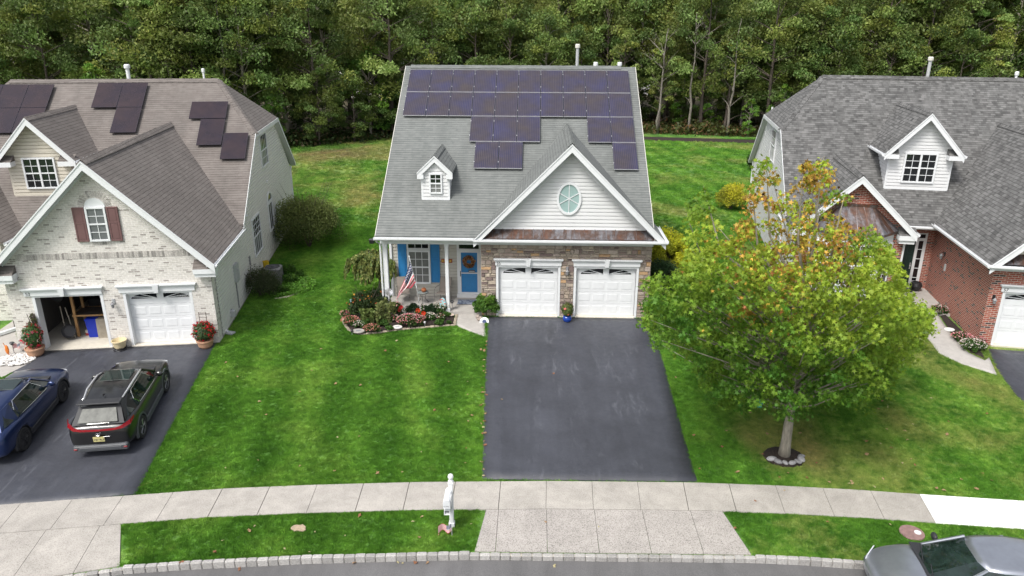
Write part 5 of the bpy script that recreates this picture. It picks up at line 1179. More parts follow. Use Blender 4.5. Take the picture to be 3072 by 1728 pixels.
# distant pale houses glimpsed through the trunks
def far_house(x, y, w_, lab, col=sid_cream):
    t = thing('distant_house', lab, 'house', (x, y, 0)); m = MB(); m.box(-w_ / 2, w_ / 2, 0, 8, 0, 5.5); m.prism([(-w_ / 2, 0, 5.5), (-w_ / 2, 8, 5.5), (-w_ / 2, 4, 8.3)][::-1], (w_, 0, 0)); m.build('wall', col, t)
    m = MB(); 
    for y0, y1 in ((-.4, 4), (8.4, 4)): slab(m, [(-w_ / 2 - .4, y0, 5.3), (w_ / 2 + .4, y0, 5.3), (w_ / 2 + .4, y1, 8.4), (-w_ / 2 - .4, y1, 8.4)], .15)
    m.build('roof', roof_grey, t)
    for i in range(3):
        xx = -w_ / 2 + 1.5 + i * (w_ - 4) / 2; window(t, frame_M(0, -.01, 0), xx, xx + 1.0, 3.2, 4.6, 1, (1, 1), .1)
    return t
far_house(-24, 92, 13, 'pale house glimpsed through the trees behind the left house'); far_house(-9, 96, 12, 'white house glimpsed through the trees left of the solar roof', sid_white); far_house(16, 100, 11, 'pale house glimpsed low through the trunks right of the solar roof', sid_white)

# ---------------------------------------------------------------- bushes
def bush(name, label, c, rx, ry, h, hue, seed, n=6000, lsz=.07, shape='leaf', hue2=None, clump=40, dense=.75, loose=.12, group=None, base=.05, cat='shrub', stems=True, wild=0):
    rs = np.random.RandomState(seed); t = thing(name, label, cat, c, group=group)
    if stems:
        m = MB(); rn = random.Random(seed)
        for i in range(9): a = rn.uniform(0, 6.28); r = rn.uniform(.2, .75); m.tube([(0.05 * math.cos(a), .05 * math.sin(a), -.05), (rx * r * .5 * math.cos(a), ry * r * .5 * math.sin(a), h * .45), (rx * r * math.cos(a), ry * r * math.sin(a), h * .8)], [.03, .02, .008], 5, cap=False)
        for i in range(wild): a = rn.uniform(0, 6.28); m.tube([(rx * .3 * math.cos(a), ry * .3 * math.sin(a), h * .6), (rx * .7 * math.cos(a), ry * .7 * math.sin(a), h * rn.uniform(1.02, 1.25))], [.012, .004], 4, cap=False)
        m.build('stem', bark_d, t, uv=False)
    d = rs.normal(size=(clump, 3)); d /= np.linalg.norm(d, axis=1)[:, None]; d[:, 2] = np.abs(d[:, 2]) * 1.12 - .42 * (rs.uniform(size=clump) < .45); R = rs.uniform(.72, 1.0, clump)[:, None]
    cc = d * R * np.array([rx, ry, h * .5]) * dense + np.array([0, 0, h * .41]); per = n // clump; P = []; T = []
    for i in range(clump):
        s = min(rx, ry, h) * rs.uniform(.24, .40); q = sph(rs, per, s, .4) + cc[i]; q[:, 2] = np.maximum(q[:, 2], base + rs.uniform(0, .05, per)); P.append(q)
        hh = np.array(hue); 
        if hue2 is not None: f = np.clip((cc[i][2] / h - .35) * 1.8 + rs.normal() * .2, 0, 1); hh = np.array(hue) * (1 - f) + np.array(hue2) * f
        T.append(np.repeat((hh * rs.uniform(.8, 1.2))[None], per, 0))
    o = cards('foliage', np.concatenate(P), lsz, np.concatenate(T), leaf_m, t, shape, .3, seed); return t
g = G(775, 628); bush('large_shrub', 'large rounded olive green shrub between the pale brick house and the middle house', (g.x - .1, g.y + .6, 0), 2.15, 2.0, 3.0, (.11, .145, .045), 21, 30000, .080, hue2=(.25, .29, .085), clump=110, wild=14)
g = G(645, 752); bush('round_shrub', 'low dense dark green shrub beside the grey air conditioner', (g.x + .1, g.y + .45, 0), .95, .9, 1.45, (.055, .075, .032), 22, 9000, .05, hue2=(.10, .12, .05), clump=60, dense=.8)
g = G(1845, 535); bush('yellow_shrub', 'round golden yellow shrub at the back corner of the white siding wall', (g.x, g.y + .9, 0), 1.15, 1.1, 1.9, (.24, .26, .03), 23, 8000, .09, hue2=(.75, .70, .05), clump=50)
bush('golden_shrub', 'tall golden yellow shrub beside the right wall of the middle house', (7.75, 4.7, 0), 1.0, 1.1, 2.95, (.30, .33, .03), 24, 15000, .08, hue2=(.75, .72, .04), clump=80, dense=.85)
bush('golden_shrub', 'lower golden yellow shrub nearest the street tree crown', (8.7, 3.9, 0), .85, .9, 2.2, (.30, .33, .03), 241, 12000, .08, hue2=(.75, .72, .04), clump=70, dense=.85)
bush('dark_shrub', 'dark glossy evergreen shrub beside the stone garage corner', (7.3, 2.3, 0), .95, 1.1, 1.9, (.03, .065, .022), 25, 14000, .07, clump=80, dense=.85)
g = G(1878, 420); bush('dark_shrub', 'dark shrub behind the white siding corner of the brick house', (g.x + .4, g.y - 1.5, 0), 1.0, 1.0, 1.8, (.02, .035, .015), 26, 5000, .09, clump=40)
g = G(985, 345); bush('green_shrub', 'bright green shrub at the wood edge left of the grey roof', (-13.4, 50.3, 0), 1.6, 1.5, 3.6, (.05, .13, .02), 27, 6000, .18, clump=50)
g = G(1225, 800); bush('hydrangea', 'rounded bright green shrub between the porch walk and the garage', (g.x + .0, g.y + .28, .02), .56, .52, .98, (.055, .135, .02), 28, 2600, .13, hue2=(.12, .23, .035), clump=42, dense=.85)
# planted bed beside the air conditioner
rs = np.random.RandomState(44); n = 5200; cx_, cy_ = G(705, 722).x, G(705, 722).y; rr = rs.uniform(0, 1, n) ** .5; aa = rs.uniform(0, 6.283, n)
P = np.stack([cx_ + rr * 1.5 * np.cos(aa) + .15, cy_ + rr * 1.35 * np.sin(aa), rs.uniform(0, .13, n) + .02], 1); T = np.array([[.13, .30, .035]]) * rs.uniform(.6, 1.3, (n, 1))
tag(cards('ground_cover', P, .085, T, leaf_m, None, 'leaf', .6, 3), 'low bright green ground cover beside the air conditioner', 'ground cover', kind='stuff')
for i, (u, v, s, lab) in enumerate(((725, 690, .38, 'leafy clump at the tip of the bed right of the air conditioner'), (700, 712, .34, 'low leafy clump just right of the air conditioner'), (735, 712, .30, 'low bright green plant in the middle of the side bed'), (690, 735, .32, 'low plant at the front of the side bed'), (755, 698, .26, 'small green plant at the right rim of the side bed'), (715, 738, .26, 'small fresh green plant near the curved rim of the side bed'))):
    g = G(u, v); bush('bedding_plant', lab, g, s, s, s * 1.6, (.05, .12, .02), 60 + i, 700, .10, clump=14, stems=False, cat='plant', group='plants in the side bed', hue2=(.10, .2, .03))
# ---------------------------------------------------------------- weeping tree by the porch
g = G(955, 745); t = thing('weeping_tree', 'small weeping tree with drooping yellow green branches at the porch corner', 'tree', (g.x, g.y + .1, 0))
m = MB(); m.smooth = True; m.tube([(0, 0, -.05), (.03, 0, .7), (-.02, .02, 1.45)], [.065, .055, .06], 8); rn = random.Random(4); P = []; A = []; T = []
for i in range(120):
    a = rn.uniform(0, 2 * PI); R = rn.uniform(.40, 1.15) * (1.15 if math.cos(a) < 0 else .95); hz = rn.uniform(1.70, 2.05); dr = rn.uniform(.12, .75)
    p0 = Vector((0, 0, 1.45)); p1 = Vector((R * .5 * math.cos(a), R * .5 * math.sin(a), hz)); p2 = Vector((R * math.cos(a), R * .9 * math.sin(a), hz - .22)); p3 = Vector((R * 1.14 * math.cos(a), R * 1.05 * math.sin(a), hz - .22 - dr))
    if i % 3 == 0: m.tube([p0, p1, p2, p3], [.025, .018, .01, .004], 5, cap=False)
    pts = [p0.lerp(p1, k / 6) for k in range(3, 6)] + [p1.lerp(p2, k / 9) for k in range(9)] + [p2.lerp(p3, k / 14) for k in range(15)]
    for k, q in enumerate(pts):
        for _ in range(5): P.append(q + Vector([rn.uniform(-.05, .05) for _ in range(3)])); A.append((math.cos(a) * .3, math.sin(a) * .3, -1 if k > 10 else -.3)); T.append((.24, .27, .08) if rn.random() < .55 else (.12, .17, .05))
m.build('trunk', bark, t, uv=False); cards('foliage', np.array(P), .13, np.array(T), leaf_m, t, 'leaf', .2, 3, axis=np.array(A))
# ---------------------------------------------------------------- street tree (star-leaved, turning orange at the top)
tb = G(1972, 1148); t = thing('street_tree', 'broad star-leaved tree on the right front lawn, its green crown turning orange at the top', 'tree', tb)
def view_pt(u, v, dy=0):
    """point over the tree's own base plane seen at display pixel (u,v), moved back by dy"""
    d = FW + RT * (u * 1.1925 - 1536) / FPX - UP * (v * 1.1925 - 864) / FPX; s = (tb.y + dy - CAM[1]) / d[1]; return Vector(CAM + d * s) - Vector(tb)
rn = random.Random(12); rs = np.random.RandomState(12); m = MB(); m.smooth = True
trunk = [Vector((0, 0, -.05)), Vector((.0, 0, .5)), Vector((.0, .02, 1.4)), Vector((-.05, .05, 2.6)), Vector((.05, .1, 4.2)), Vector((.02, .15, 5.8)), Vector((.05, .2, 7.4))]
m.tube(trunk, [.19, .145, .125, .11, .085, .05, .02], 10)
# silhouette of the crown; its depth follows its width, so the crown is as deep as it is wide
SIL = [(850, 45), (925, 90), (900, 200), (985, 210), (960, 260), (860, 300), (935, 320), (1000, 370), (985, 440), (1040, 380), (1095, 400), (1160, 450), (1215, 590), (1250, 700), (1360, 740), (1345, 830), (1235, 960), (1170, 1080), (1020, 1190), (930, 1215), (800, 1180), (690, 1225), (640, 1160), (440, 1160), (330, 1090), (300, 940), (160, 900), (80, 760), (75, 600), (150, 560), (190, 640), (240, 560), (300, 440), (260, 310), (340, 180), (390, 200), (400, 320), (440, 370), (530, 330), (530, 170), (570, 90), (680, 100), (690, 250), (740, 150), (770, 95), (830, 140)]
def sil_half(v): 
    xs = [u for u in range(60, 1380, 20) if pip(np.array([u]), np.array([v]), SIL)[0]]; return (max(xs) - min(xs)) / 2 if xs else 30
def pip(px, py, poly):
    ins = np.zeros(len(px), bool); n = len(poly); j = n - 1
    for i in range(n):
        xi, yi = poly[i][:2]; xj_, yj = poly[j][:2]; cnd = ((yi > py) != (yj > py)) & (px < (xj_ - xi) * (py - yi) / (yj - yi + 1e-12) + xi); ins ^= cnd; j = i
    return ins
def z3(u, v, dy=0): return view_pt((u / 1.449 + 1872) / 1.1925, (v / 1.449 + 420) / 1.1925, dy)
HALF = [(v, sil_half(v)) for v in range(60, 1220, 40)]
ORG = [(790, 180, 80, 1.0), (585, 280, 80, .95), (965, 370, 55, .9), (520, 400, 75, .5), (760, 430, 120, .55), (900, 450, 90, .55), (660, 560, 130, .30), (540, 170, 40, .9)]
GRN = [(620, 170, 60), (340, 250, 90), (1035, 430, 60), (150, 700, 160), (250, 850, 180), (420, 1000, 200), (820, 1120, 170), (430, 760, 150), (930, 250, 50), (600, 950, 150)]
P = []; T = []; ncl = 0; tries = 0; centers = []
while ncl < 1150 and tries < 60000:
    tries += 1; u, v = rn.uniform(60, 1380), rn.uniform(40, 1230)
    if not pip(np.array([u]), np.array([v]), SIL)[0]: continue
    if v < 560 and rn.random() > .34 + .5 * max(0, v - 350) / 210: continue
    hwp = lerp_tab(v, HALF) * .0118; dy = rn.uniform(-1, 1) * min(3.6, hwp) * (.9 if v > 500 else .55)
    rr_ = abs(u - 720) * .0118
    if v > 500 and math.hypot(rr_, dy) > max(hwp * 1.12, .8): continue
    if v > 900 and dy < -2.4: continue
    c = z3(u, v, dy)
    if c.z < 1.25: c.z = 1.25 + rn.random() * .35
    o = max([w_ * math.exp(-((u - a) ** 2 + (v - b) ** 2) / (2 * s * s)) for a, b, s, w_ in ORG]); g = max([math.exp(-((u - a) ** 2 + (v - b) ** 2) / (2 * s * s)) for a, b, s in GRN])
    y = max(0, min(1, 1.0 - (v - 450) / 800)) * (1 - .85 * g)
    centers.append((c, o, y, u, v)); ncl += 1
for c, o, y, u, v in centers:
    base = Vector((.085, .215, .022)).lerp(Vector((.40, .50, .05)), max(0, min(1, y * .95 + rn.uniform(-.15, .25))))
    if rn.random() < o * .5: base = Vector((.50, .40, .06)).lerp(Vector((.44, .19, .05)), rn.random() ** 1.4)
    r = rn.uniform(.20, .34); k = rn.randint(38, 52) if v > 500 else rn.randint(30, 42)
    q = rs.normal(size=(k, 3)); q /= np.linalg.norm(q, axis=1)[:, None]; q *= (rs.uniform(0, 1, (k, 1)) ** .5) * r; q[:, 2] = q[:, 2] * .8 - (q[:, 0] ** 2 + q[:, 1] ** 2) * 1.2
    hc = np.repeat(np.array([tuple(base)]), k, 0); om = rs.uniform(size=k) < o * .85; hc[om] = np.array([.56, .44, .06])[None] * (1 - rs.uniform(size=(om.sum(), 1))) + np.array([.44, .17, .05])[None] * rs.uniform(size=(om.sum(), 1)); P.append(q + np.array(c)); T.append(hc)
# limbs run from the trunk to a share of the clumps
def trunk_at(z):
    z = max(.0, min(7.3, z)); 
    for a_, b_ in zip(trunk[:-1], trunk[1:]):
        if a_.z <= z <= b_.z: return a_.lerp(b_, (z - a_.z) / (b_.z - a_.z))
    return trunk[-1]
for c, o, y, u, v in centers[::9]:
    s = trunk_at(max(1.5 + rn.random() * .6, c.z * .62 - .1 * math.hypot(c.x, c.y))); mid = s.lerp(c, .5) + Vector((0, 0, -.12)); m.tube([s, mid, c], [.035, .02, .006], 5, cap=False)
for u, v, dy in ((870, 70, 0), (620, 110, .3), (780, 120, -.2), (345, 200, .2), (555, 190, -.3), (960, 230, .4), (980, 380, -.3), (270, 320, .2), (1060, 400, .2)):
    e = z3(u, v, dy); b_ = trunk_at(min(5.5, e.z * .55)); mid = Vector((e.x * .80, e.y * .75, e.z * .78)); m.tube([b_, mid, e], [.055, .032, .008], 6, cap=False)
m.build('trunk', bark, t, uv=False)
P = np.concatenate(P); T = np.concatenate(T)
cards('crown', P, .118, T, leaf_m, t, 'star', .5, 8, cup=.5)
print('street tree leaves', len(P))
# ---------------------------------------------------------------- lawn grass: tufts (stuff)
def pip(px, py, poly):
    ins = np.zeros(len(px), bool); n = len(poly); j = n - 1
    for i in range(n):
        xi, yi = poly[i][:2]; xj_, yj = poly[j][:2]; cnd = ((yi > py) != (yj > py)) & (px < (xj_ - xi) * (py - yi) / (yj - yi + 1e-12) + xi); ins ^= cnd; j = i
    return ins
def tuft_mesh(name, nb, h, spread, seed):
    rn = random.Random(seed); m = MB()
    for i in range(nb):
        a = rn.uniform(0, 6.28); r = rn.uniform(0, spread); x, y = r * math.cos(a), r * math.sin(a); b = rn.uniform(0, 6.28); hh = h * rn.uniform(.6, 1.2); lx, ly = rn.uniform(-.6, .6) * hh, rn.uniform(-.6, .6) * hh; w_ = .006
        m.add([(x - w_ * math.cos(b), y - w_ * math.sin(b), -.01), (x + w_ * math.cos(b), y + w_ * math.sin(b), -.01), (x + lx, y + ly, hh)], [(0, 1, 2)])
    me = bpy.data.meshes.new(name); me.from_pydata([tuple(v) for v in m.v], [], m.f); me.materials.append(blade_m); return me
tmesh = tuft_mesh('tuft', 30, .035, .065, 1)
rs = np.random.RandomState(31)
EXCL = [DRV_M_L + DRV_M_R[::-1], DRV_L_L + DRV_L_R[::-1], DRV_R_L + DRV_R_R[::-1], WALK_M_L + WALK_M_R[::-1], WALK_R_A + WALK_R_B[::-1], WALK_L_A + WALK_L_B[::-1], BED_M, BED_R, BED_T, BED_S, BED_B,
        [(-4.75, 0), (6.35, 0), (6.35, 17.4), (-4.75, 17.4)]]
def hpoly(F0, ang, pts): c, s = math.cos(R_(ang)), math.sin(R_(ang)); return [(F0[0] + x * c - y * s, F0[1] + x * s + y * c) for x, y in pts]
EXCL += [hpoly((-10.47, -3.15), 8.8, [(-7.2, -.08), (.02, -.08), (.02, 19), (-13.2, 19), (-13.2, 3.2), (-7.2, 3.2)]), hpoly((18.72, -2.5), -9, [(-.12, .2), (7, .2), (7, 21), (-6.45, 21), (-6.45, 4.2), (-5.9, 3.4), (-2.6, 3.4), (-2.1, 3.2), (-.12, 3.2)])]
def scatter(x0, x1, y0, y1, dens):
    n = int((x1 - x0) * (y1 - y0) * dens); x = rs.uniform(x0, x1, n); y = rs.uniform(y0, y1, n)
    wt = np.interp(x, [a for a, b in WALK_T], [b for a, b in WALK_T]); cb = np.interp(x, [a for a, b in CURB_T], [b for a, b in CURB_T])
    ok = (y > wt + .03) | ((y < wt - 1.30) & (y > cb + .06) & ~((x > ax0 - .05) & (x < ax1 + .08 + (wt - 1.3 - y) * .2)) & (x > AE[0] + .02 + (wt - 1.3 - y) * (AE[1] - AE[0]) / 1.3))
    for p in EXCL: ok &= ~pip(x, y, p)
    # keep what the photograph can see
    P = np.stack([x, y, np.zeros(n)], 1) - CAM; dz = P @ FW; u = P @ RT / dz; ok &= (np.abs(u) < .74)
    return x[ok], y[ok]
X, Yv = [], []
for a in ((-19, 19, -15.2, -2, 330), (-13, 16, -2, 14, 150), (-22, 22, 14, 30, 30), (-28, 30, 30, 51, 14)):
    x, y = scatter(*a); X.append(x); Yv.append(y)
# denser fringe along hard edges so lawns overlap the paving
def fringe(pts, dens=55, w_=.05):
    for a, b in zip(pts[:-1], pts[1:]):
        a, b = Vector(a[:2]), Vector(b[:2]); n = int((b - a).length * dens); f = rs.uniform(0, 1, n); X.append(a.x + (b.x - a.x) * f + rs.normal(0, w_ * .5, n)); Yv.append(a.y + (b.y - a.y) * f + rs.normal(0, w_ * .5, n))
def offs(pts, d):
    out = []
    for i, p in enumerate(pts): q = Vector(pts[min(i + 1, len(pts) - 1)][:2]) - Vector(pts[max(i - 1, 0)][:2]); n = Vector((q.y, -q.x)).normalized() * d; out.append((p[0] + n.x, p[1] + n.y))
    return out
fringe(offs(DRV_M_L, .04)); fringe(offs(DRV_M_R, -.04)); fringe(offs(DRV_L_R, -.04))
sx = [x for x in np.arange(-9, 18, .5)]
fringe([(x, walk_t(x) + .05) for x in np.arange(-8.9, .2, .5)]); fringe([(x, walk_t(x) + .05) for x in np.arange(6.2, 18, .5)]); fringe([(x, walk_t(x) - 1.33) for x in np.arange(G(303, 1320).x + .1, .2, .5)]); fringe([(x, walk_t(x) - 1.33) for x in np.arange(6.7, 17, .5)])
fringe([(x, curb_y(x) + .09) for x in np.arange(G(303, 1410).x + .1, .2, .5)]); fringe([(x, curb_y(x) + .09) for x in np.arange(7.0, 17, .5)]); fringe(offs(WALK_R_A[2:], .05)); fringe(offs(BED_M[:8], .1)); 
X = np.concatenate(X); Yv = np.concatenate(Yv)
hm = np.array([hgt(a, b) for a, b in zip(X, Yv)]); fs_ = np.clip(((Yv + 15) / 45), 0, 1)
me = bpy.data.meshes.new('grass_tufts'); me.vertices.add(len(X)); me.vertices.foreach_set('co', np.stack([X, Yv, hm - .005], 1).ravel()); me.update()
gr = bpy.data.objects.new('grass', me); C.objects.link(gr); tag(gr, 'short blades of green grass covering the lawns', 'grass', kind='stuff')
to = bpy.data.objects.new('grass_tuft_source', tmesh)
ng = bpy.data.node_groups.new('grass', 'GeometryNodeTree'); ng.interface.new_socket('Geometry', in_out='INPUT', socket_type='NodeSocketGeometry'); ng.interface.new_socket('Geometry', in_out='OUTPUT', socket_type='NodeSocketGeometry')
gi = ng.nodes.new('NodeGroupInput'); go = ng.nodes.new('NodeGroupOutput'); ip = ng.nodes.new('GeometryNodeInstanceOnPoints'); oi = ng.nodes.new('GeometryNodeObjectInfo'); oi.inputs[0].default_value = to
rv = ng.nodes.new('FunctionNodeRandomValue'); rv.data_type = 'FLOAT_VECTOR'; rv.inputs[0].default_value = (-.15, -.15, 0); rv.inputs[1].default_value = (.15, .15, 6.28)
r2_ = ng.nodes.new('FunctionNodeRandomValue'); r2_.data_type = 'FLOAT'; r2_.inputs[2].default_value = .75; r2_.inputs[3].default_value = 1.5; r2_.inputs['Seed'].default_value = 4
pos = ng.nodes.new('GeometryNodeInputPosition'); sp = ng.nodes.new('ShaderNodeSeparateXYZ'); mr = ng.nodes.new('ShaderNodeMapRange'); mr.inputs[1].default_value = -4; mr.inputs[2].default_value = 35; mr.inputs[3].default_value = 1; mr.inputs[4].default_value = 2.8
ml = ng.nodes.new('ShaderNodeMath'); ml.operation = 'MULTIPLY'
ng.links.new(pos.outputs[0], sp.inputs[0]); ng.links.new(sp.outputs[1], mr.inputs[0]); ng.links.new(mr.outputs[0], ml.inputs[0]); ng.links.new(r2_.outputs[1], ml.inputs[1])
ng.links.new(gi.outputs[0], ip.inputs['Points']); ng.links.new(oi.outputs['Geometry'], ip.inputs['Instance']); ng.links.new(rv.outputs[0], ip.inputs['Rotation']); ng.links.new(ml.outputs[0], ip.inputs['Scale']); ng.links.new(ip.outputs[0], go.inputs[0])
md = gr.modifiers.new('tufts', 'NODES'); md.node_group = ng
print('tufts', len(X))
# ================================================================ VEHICLES
def paint(name, c, metal=.5, rough=.25):
    t = NT(name); n = t.noise(t.coord('Object'), 3, 5, .6); t.col(t.ramp(n, [(.3, tuple(x * .9 for x in c)), (.7, tuple(min(1, x * 1.08) for x in c))])); t.set(Roughness=rough, Metallic=metal); t.b.inputs['Coat Weight'].default_value = .7; t.b.inputs['Coat Roughness'].default_value = .12; return t.m
p_black = paint('black_car_paint', (.004, .004, .005), 0, .35); p_blue = paint('blue_car_paint', (.008, .024, .095), .55, .3); p_silver = paint('silver_car_paint', (.36, .38, .43), .75, .32)
rubber = plain('tyre_rubber', (.018, .018, .019), .8); clad = plain('grey_cladding', (.075, .08, .088), .55); clad_b = plain('black_cladding', (.025, .026, .03), .6)
rimm = plain('alloy_rim', (.30, .31, .32), .3, .05, 6, Metallic=.8); rimd = plain('dark_alloy', (.03, .03, .032), .35, .05, 6, Metallic=.4); redl = plain('tail_light_red', (.22, .004, .010), .25); chrome = plain('chrome', (.75, .76, .78), .12, .02, 6, Metallic=1.0); headl = plain('headlight_glass', (.5, .52, .55), .1)
platem = plain('plate_yellow', (.55, .50, .22), .5)
def apply_bool(o, cutters):
    dg = None
    for c in cutters:
        b = o.modifiers.new('b', 'BOOLEAN'); b.operation = 'DIFFERENCE'; b.object = c; b.solver = 'EXACT'
    bpy.context.view_layer.update(); dg = bpy.context.evaluated_depsgraph_get(); me = bpy.data.meshes.new_from_object(o.evaluated_get(dg)); o.modifiers.clear(); o.data = me
    for c in cutters: bpy.data.objects.remove(c)
def car(name, label, loc, rz, S, paintm, cladm, rim, pitch=0, rails=None, sunroof=False, group=None, tail=True, logo=True, trim=None):
    """S: dict with stations of the lower body and greenhouse outline. forward is +y"""
    t = thing(name, label, 'car', loc, rz, group); t.rotation_euler = (pitch, 0, rz)
    m = MB(); st = S['body']; k = 9; vs = []
    for (y, zl, w, zb, cr) in st:
        half = [(0, zl), (w * .80, zl), (w * .97, zl + .10), (w, zl + .30), (w * .995, zb - .20), (w * .955, zb - .06), (w * .86, zb + cr * .2), (w * .5, zb + cr * .8), (0, zb + cr)]
        ring = half + [(-x, z) for x, z in half[-2:0:-1]]; vs += [(x, y, z) for x, z in ring]
    n = 2 * k - 2; ns = len(st); fs = [(i * n + j, i * n + (j + 1) % n, (i + 1) * n + (j + 1) % n, (i + 1) * n + j) for i in range(ns - 1) for j in range(n)]
    fs += [tuple(range(n)), tuple(range((ns - 1) * n, ns * n))[::-1]]
    m.smooth = True; m.add(vs, fs); o = m.build('body', paintm, t, uv=False)
    bm = bmesh.new(); bm.from_mesh(o.data); bmesh.ops.recalc_face_normals(bm, faces=bm.faces); bm.to_mesh(o.data); bm.free()
    sd = o.modifiers.new('s', 'SUBSURF'); sd.levels = 2; sd.render_levels = 2
    R = S['wr']; cut = []
    for y in S['axles']:
        c = MB(); c.tube([(-1.3, y, R), (1.3, y, R)], R + .055, 28); co = c.build('cut', clad_b, t, uv=False); 
        cut.append(co)
    apply_bool(o, cut)
    for p in o.data.polygons: p.use_smooth = True
    inner = MB(); 
    for y in S['axles']:
        for s in (-1, 1): inner.tube([(s * .45, y, R + .02), (s * (S['w'] - .10), y, R + .02)], R + .05, 24)
    inner.build('wheel_well', black_m, t)
    # arches and sills
    for y in S['axles']:
        for s in (-1, 1):
            a = MB(); a.smooth = False; q = []; N = 18
            for i in range(N + 1):
                an = -.22 + (PI + .44) * i / N; c_, s_ = math.cos(an), math.sin(an)
                for r, xo in ((R + .045, -.05), (R + .045, .018), (R + .115, .012), (R + .125, -.05)): q.append((s * (S['w'] + xo - .012), y + r * c_, R + r * s_))
            a.add(q, [(4 * i + j, 4 * i + j + 1, 4 * i + 5 + j, 4 * i + 4 + j) if s > 0 else (4 * i + 4 + j, 4 * i + 5 + j, 4 * i + j + 1, 4 * i + j) for i in range(N) for j in range(3)]); a.build('wheel_arch', cladm, t)
    a = MB(); zl = st[len(st) // 2][1]
    for s in (-1, 1): a.rbox(min(s * (S['w'] - .10), s * (S['w'] + .006)), max(s * (S['w'] - .10), s * (S['w'] + .006)), S['axles'][0] + R + .1, S['axles'][1] - R - .1, zl - .01, zl + .17, .02)
    a.build('sill', cladm, t)
    # wheels
    for y in S['axles']:
        for s in (-1, 1):
            x0 = s * (S['w'] - .215); x1 = s * (S['w'] + .005); M = Matrix.Translation((x0, y, R)) @ Matrix.Rotation(s * PI / 2, 4, 'Y')
            W = abs(x1 - x0); tm = MB(); tm.smooth = False; tm.lathe([(R * .66, .0), (R * .93, .0), (R, .03), (R, W - .03), (R * .93, W), (R * .70, W - .004), (R * .67, W - .02)], 36, M); wo = tm.build('wheel', rubber, t)
            rm = MB(); rm.lathe([(R * .67, W - .05), (R * .67, W - .012), (R * .63, W - .012), (R * .61, W - .06), (.02, W - .09)], 30, M)
            for i in range(5):
                for da in (-.13, .13):
                    an = 2 * PI * i / 5 + .3; e = Vector((math.cos(an + da) * R * .63, math.sin(an + da) * R * .63, W - .03)); b = Vector((math.cos(an) * .05, math.sin(an) * .05, W - .03)); rm.tube([M @ b, M @ e], [.028, .020], 5)
            rm.lathe([(.055, W - .05), (.055, W - .012), (.03, W - .008)], 12, M); rm.build('rim', rim, wo)
    # greenhouse: glass shell between belt outline and roof outline
    A, B = S['belt'], S['roof']  # lists of (x,y,z) right side from front to rear
    def loop(L): return [Vector(p) for p in L] + [Vector((-p[0], p[1], p[2])) for p in L[::-1]]
    la, lb = loop(A), loop(B); n = len(la); g = MB(); g.smooth = False
    cx = lambda v, f: Vector((v.x * f, v.y, v.z))
    g.add([v for v in la] + [v for v in lb], [(i, (i + 1) % n, n + (i + 1) % n, n + i) for i in range(n)]); g.build('window_glass', glass_car, t)
    # roof skin
    r = MB(); r.smooth = True; ex = [Vector((v.x * 1.015, v.y, v.z)) for v in lb]; cen = sum(lb, Vector()) / n
    ring2 = [cen.lerp(v, .82) + Vector((0, 0, .045)) for v in lb]; ring3 = [cen.lerp(v, .4) + Vector((0, 0, .06)) for v in lb]; low = [v - Vector((0, 0, .03)) for v in ex]
    V = low + ex + ring2 + ring3 + [cen + Vector((0, 0, .062))]; F = [(k_ * n + i, k_ * n + (i + 1) % n, (k_ + 1) * n + (i + 1) % n, (k_ + 1) * n + i) for k_ in range(3) for i in range(n)] + [(3 * n + i, 3 * n + (i + 1) % n, 4 * n) for i in range(n)]
    r.add(V, F); ro = r.build('roof', paintm, t, uv=False); bm = bmesh.new(); bm.from_mesh(ro.data); bmesh.ops.recalc_face_normals(bm, faces=bm.faces)
    if sum(f.normal.z for f in bm.faces) < 0: bmesh.ops.reverse_faces(bm, faces=bm.faces)
    bm.to_mesh(ro.data); bm.free()
    # pillars
    pm = MB(); nh = len(A)
    for i, wd in S['pillars']:
        for s in (1, -1):
            a, b = Vector(A[i]), Vector(B[i]); a = Vector((a.x * s, a.y, a.z - .03)); b = Vector((b.x * s, b.y, b.z + .005)); out = Vector((s * .008, 0, 0)); d_ = Vector((0, wd / 2, 0))
            q = [a - d_ * 1.3 + out, a + d_ * 1.3 + out, b + d_ + out, b - d_ + out]; q2 = [v - Vector((s * .05, 0, 0)) for v in q]; pm.add(q + q2, [(0, 1, 2, 3), (7, 6, 5, 4), (0, 4, 5, 1), (1, 5, 6, 2), (2, 6, 7, 3), (3, 7, 4, 0)])
    for i in S.get('edge_pillars', ()):
        for s in (1, -1): pm.tube([Vector((A[i][0] * s, A[i][1], A[i][2] - .02)), Vector((B[i][0] * s, B[i][1], B[i][2] + .01))], [.045, .035], 6)
    for P4 in S.get('panels', ()):
        for s in (1, -1): pm.prism([Vector((p[0] * s, p[1], p[2])) for p in (P4 if s > 0 else P4[::-1])], (-s * .04, 0, 0))
    pm.build('pillar', paintm, t)
    if trim:
        tm = MB()
        for L3 in S['trim']:
            for s in (1, -1): tm.tube([Vector((p[0] * s + s * .012, p[1], p[2])) for p in L3], .012, 5)
        tm.build('window_trim', trim, t)
    for s in (1, -1):
        mm = MB(); x, y, z = S['mirror']; mm.tube([(s * (x - .12), y, z - .05), (s * x, y, z)], .025, 6); mm.ball((s * (x + .07), y, z + .04), .12, 12, 8, (1.0, .55, .72)); mm.build('mirror', paintm if trim is not None else clad_b, t)
    if rails:
        for s in (1, -1):
            rl = MB(); rl.tube([(s * q[0], q[1], q[2]) for q in S['rails']], [.02] + [.028] * (len(S['rails']) - 2) + [.02], 8); rl.build('roof_rail', rails, t)
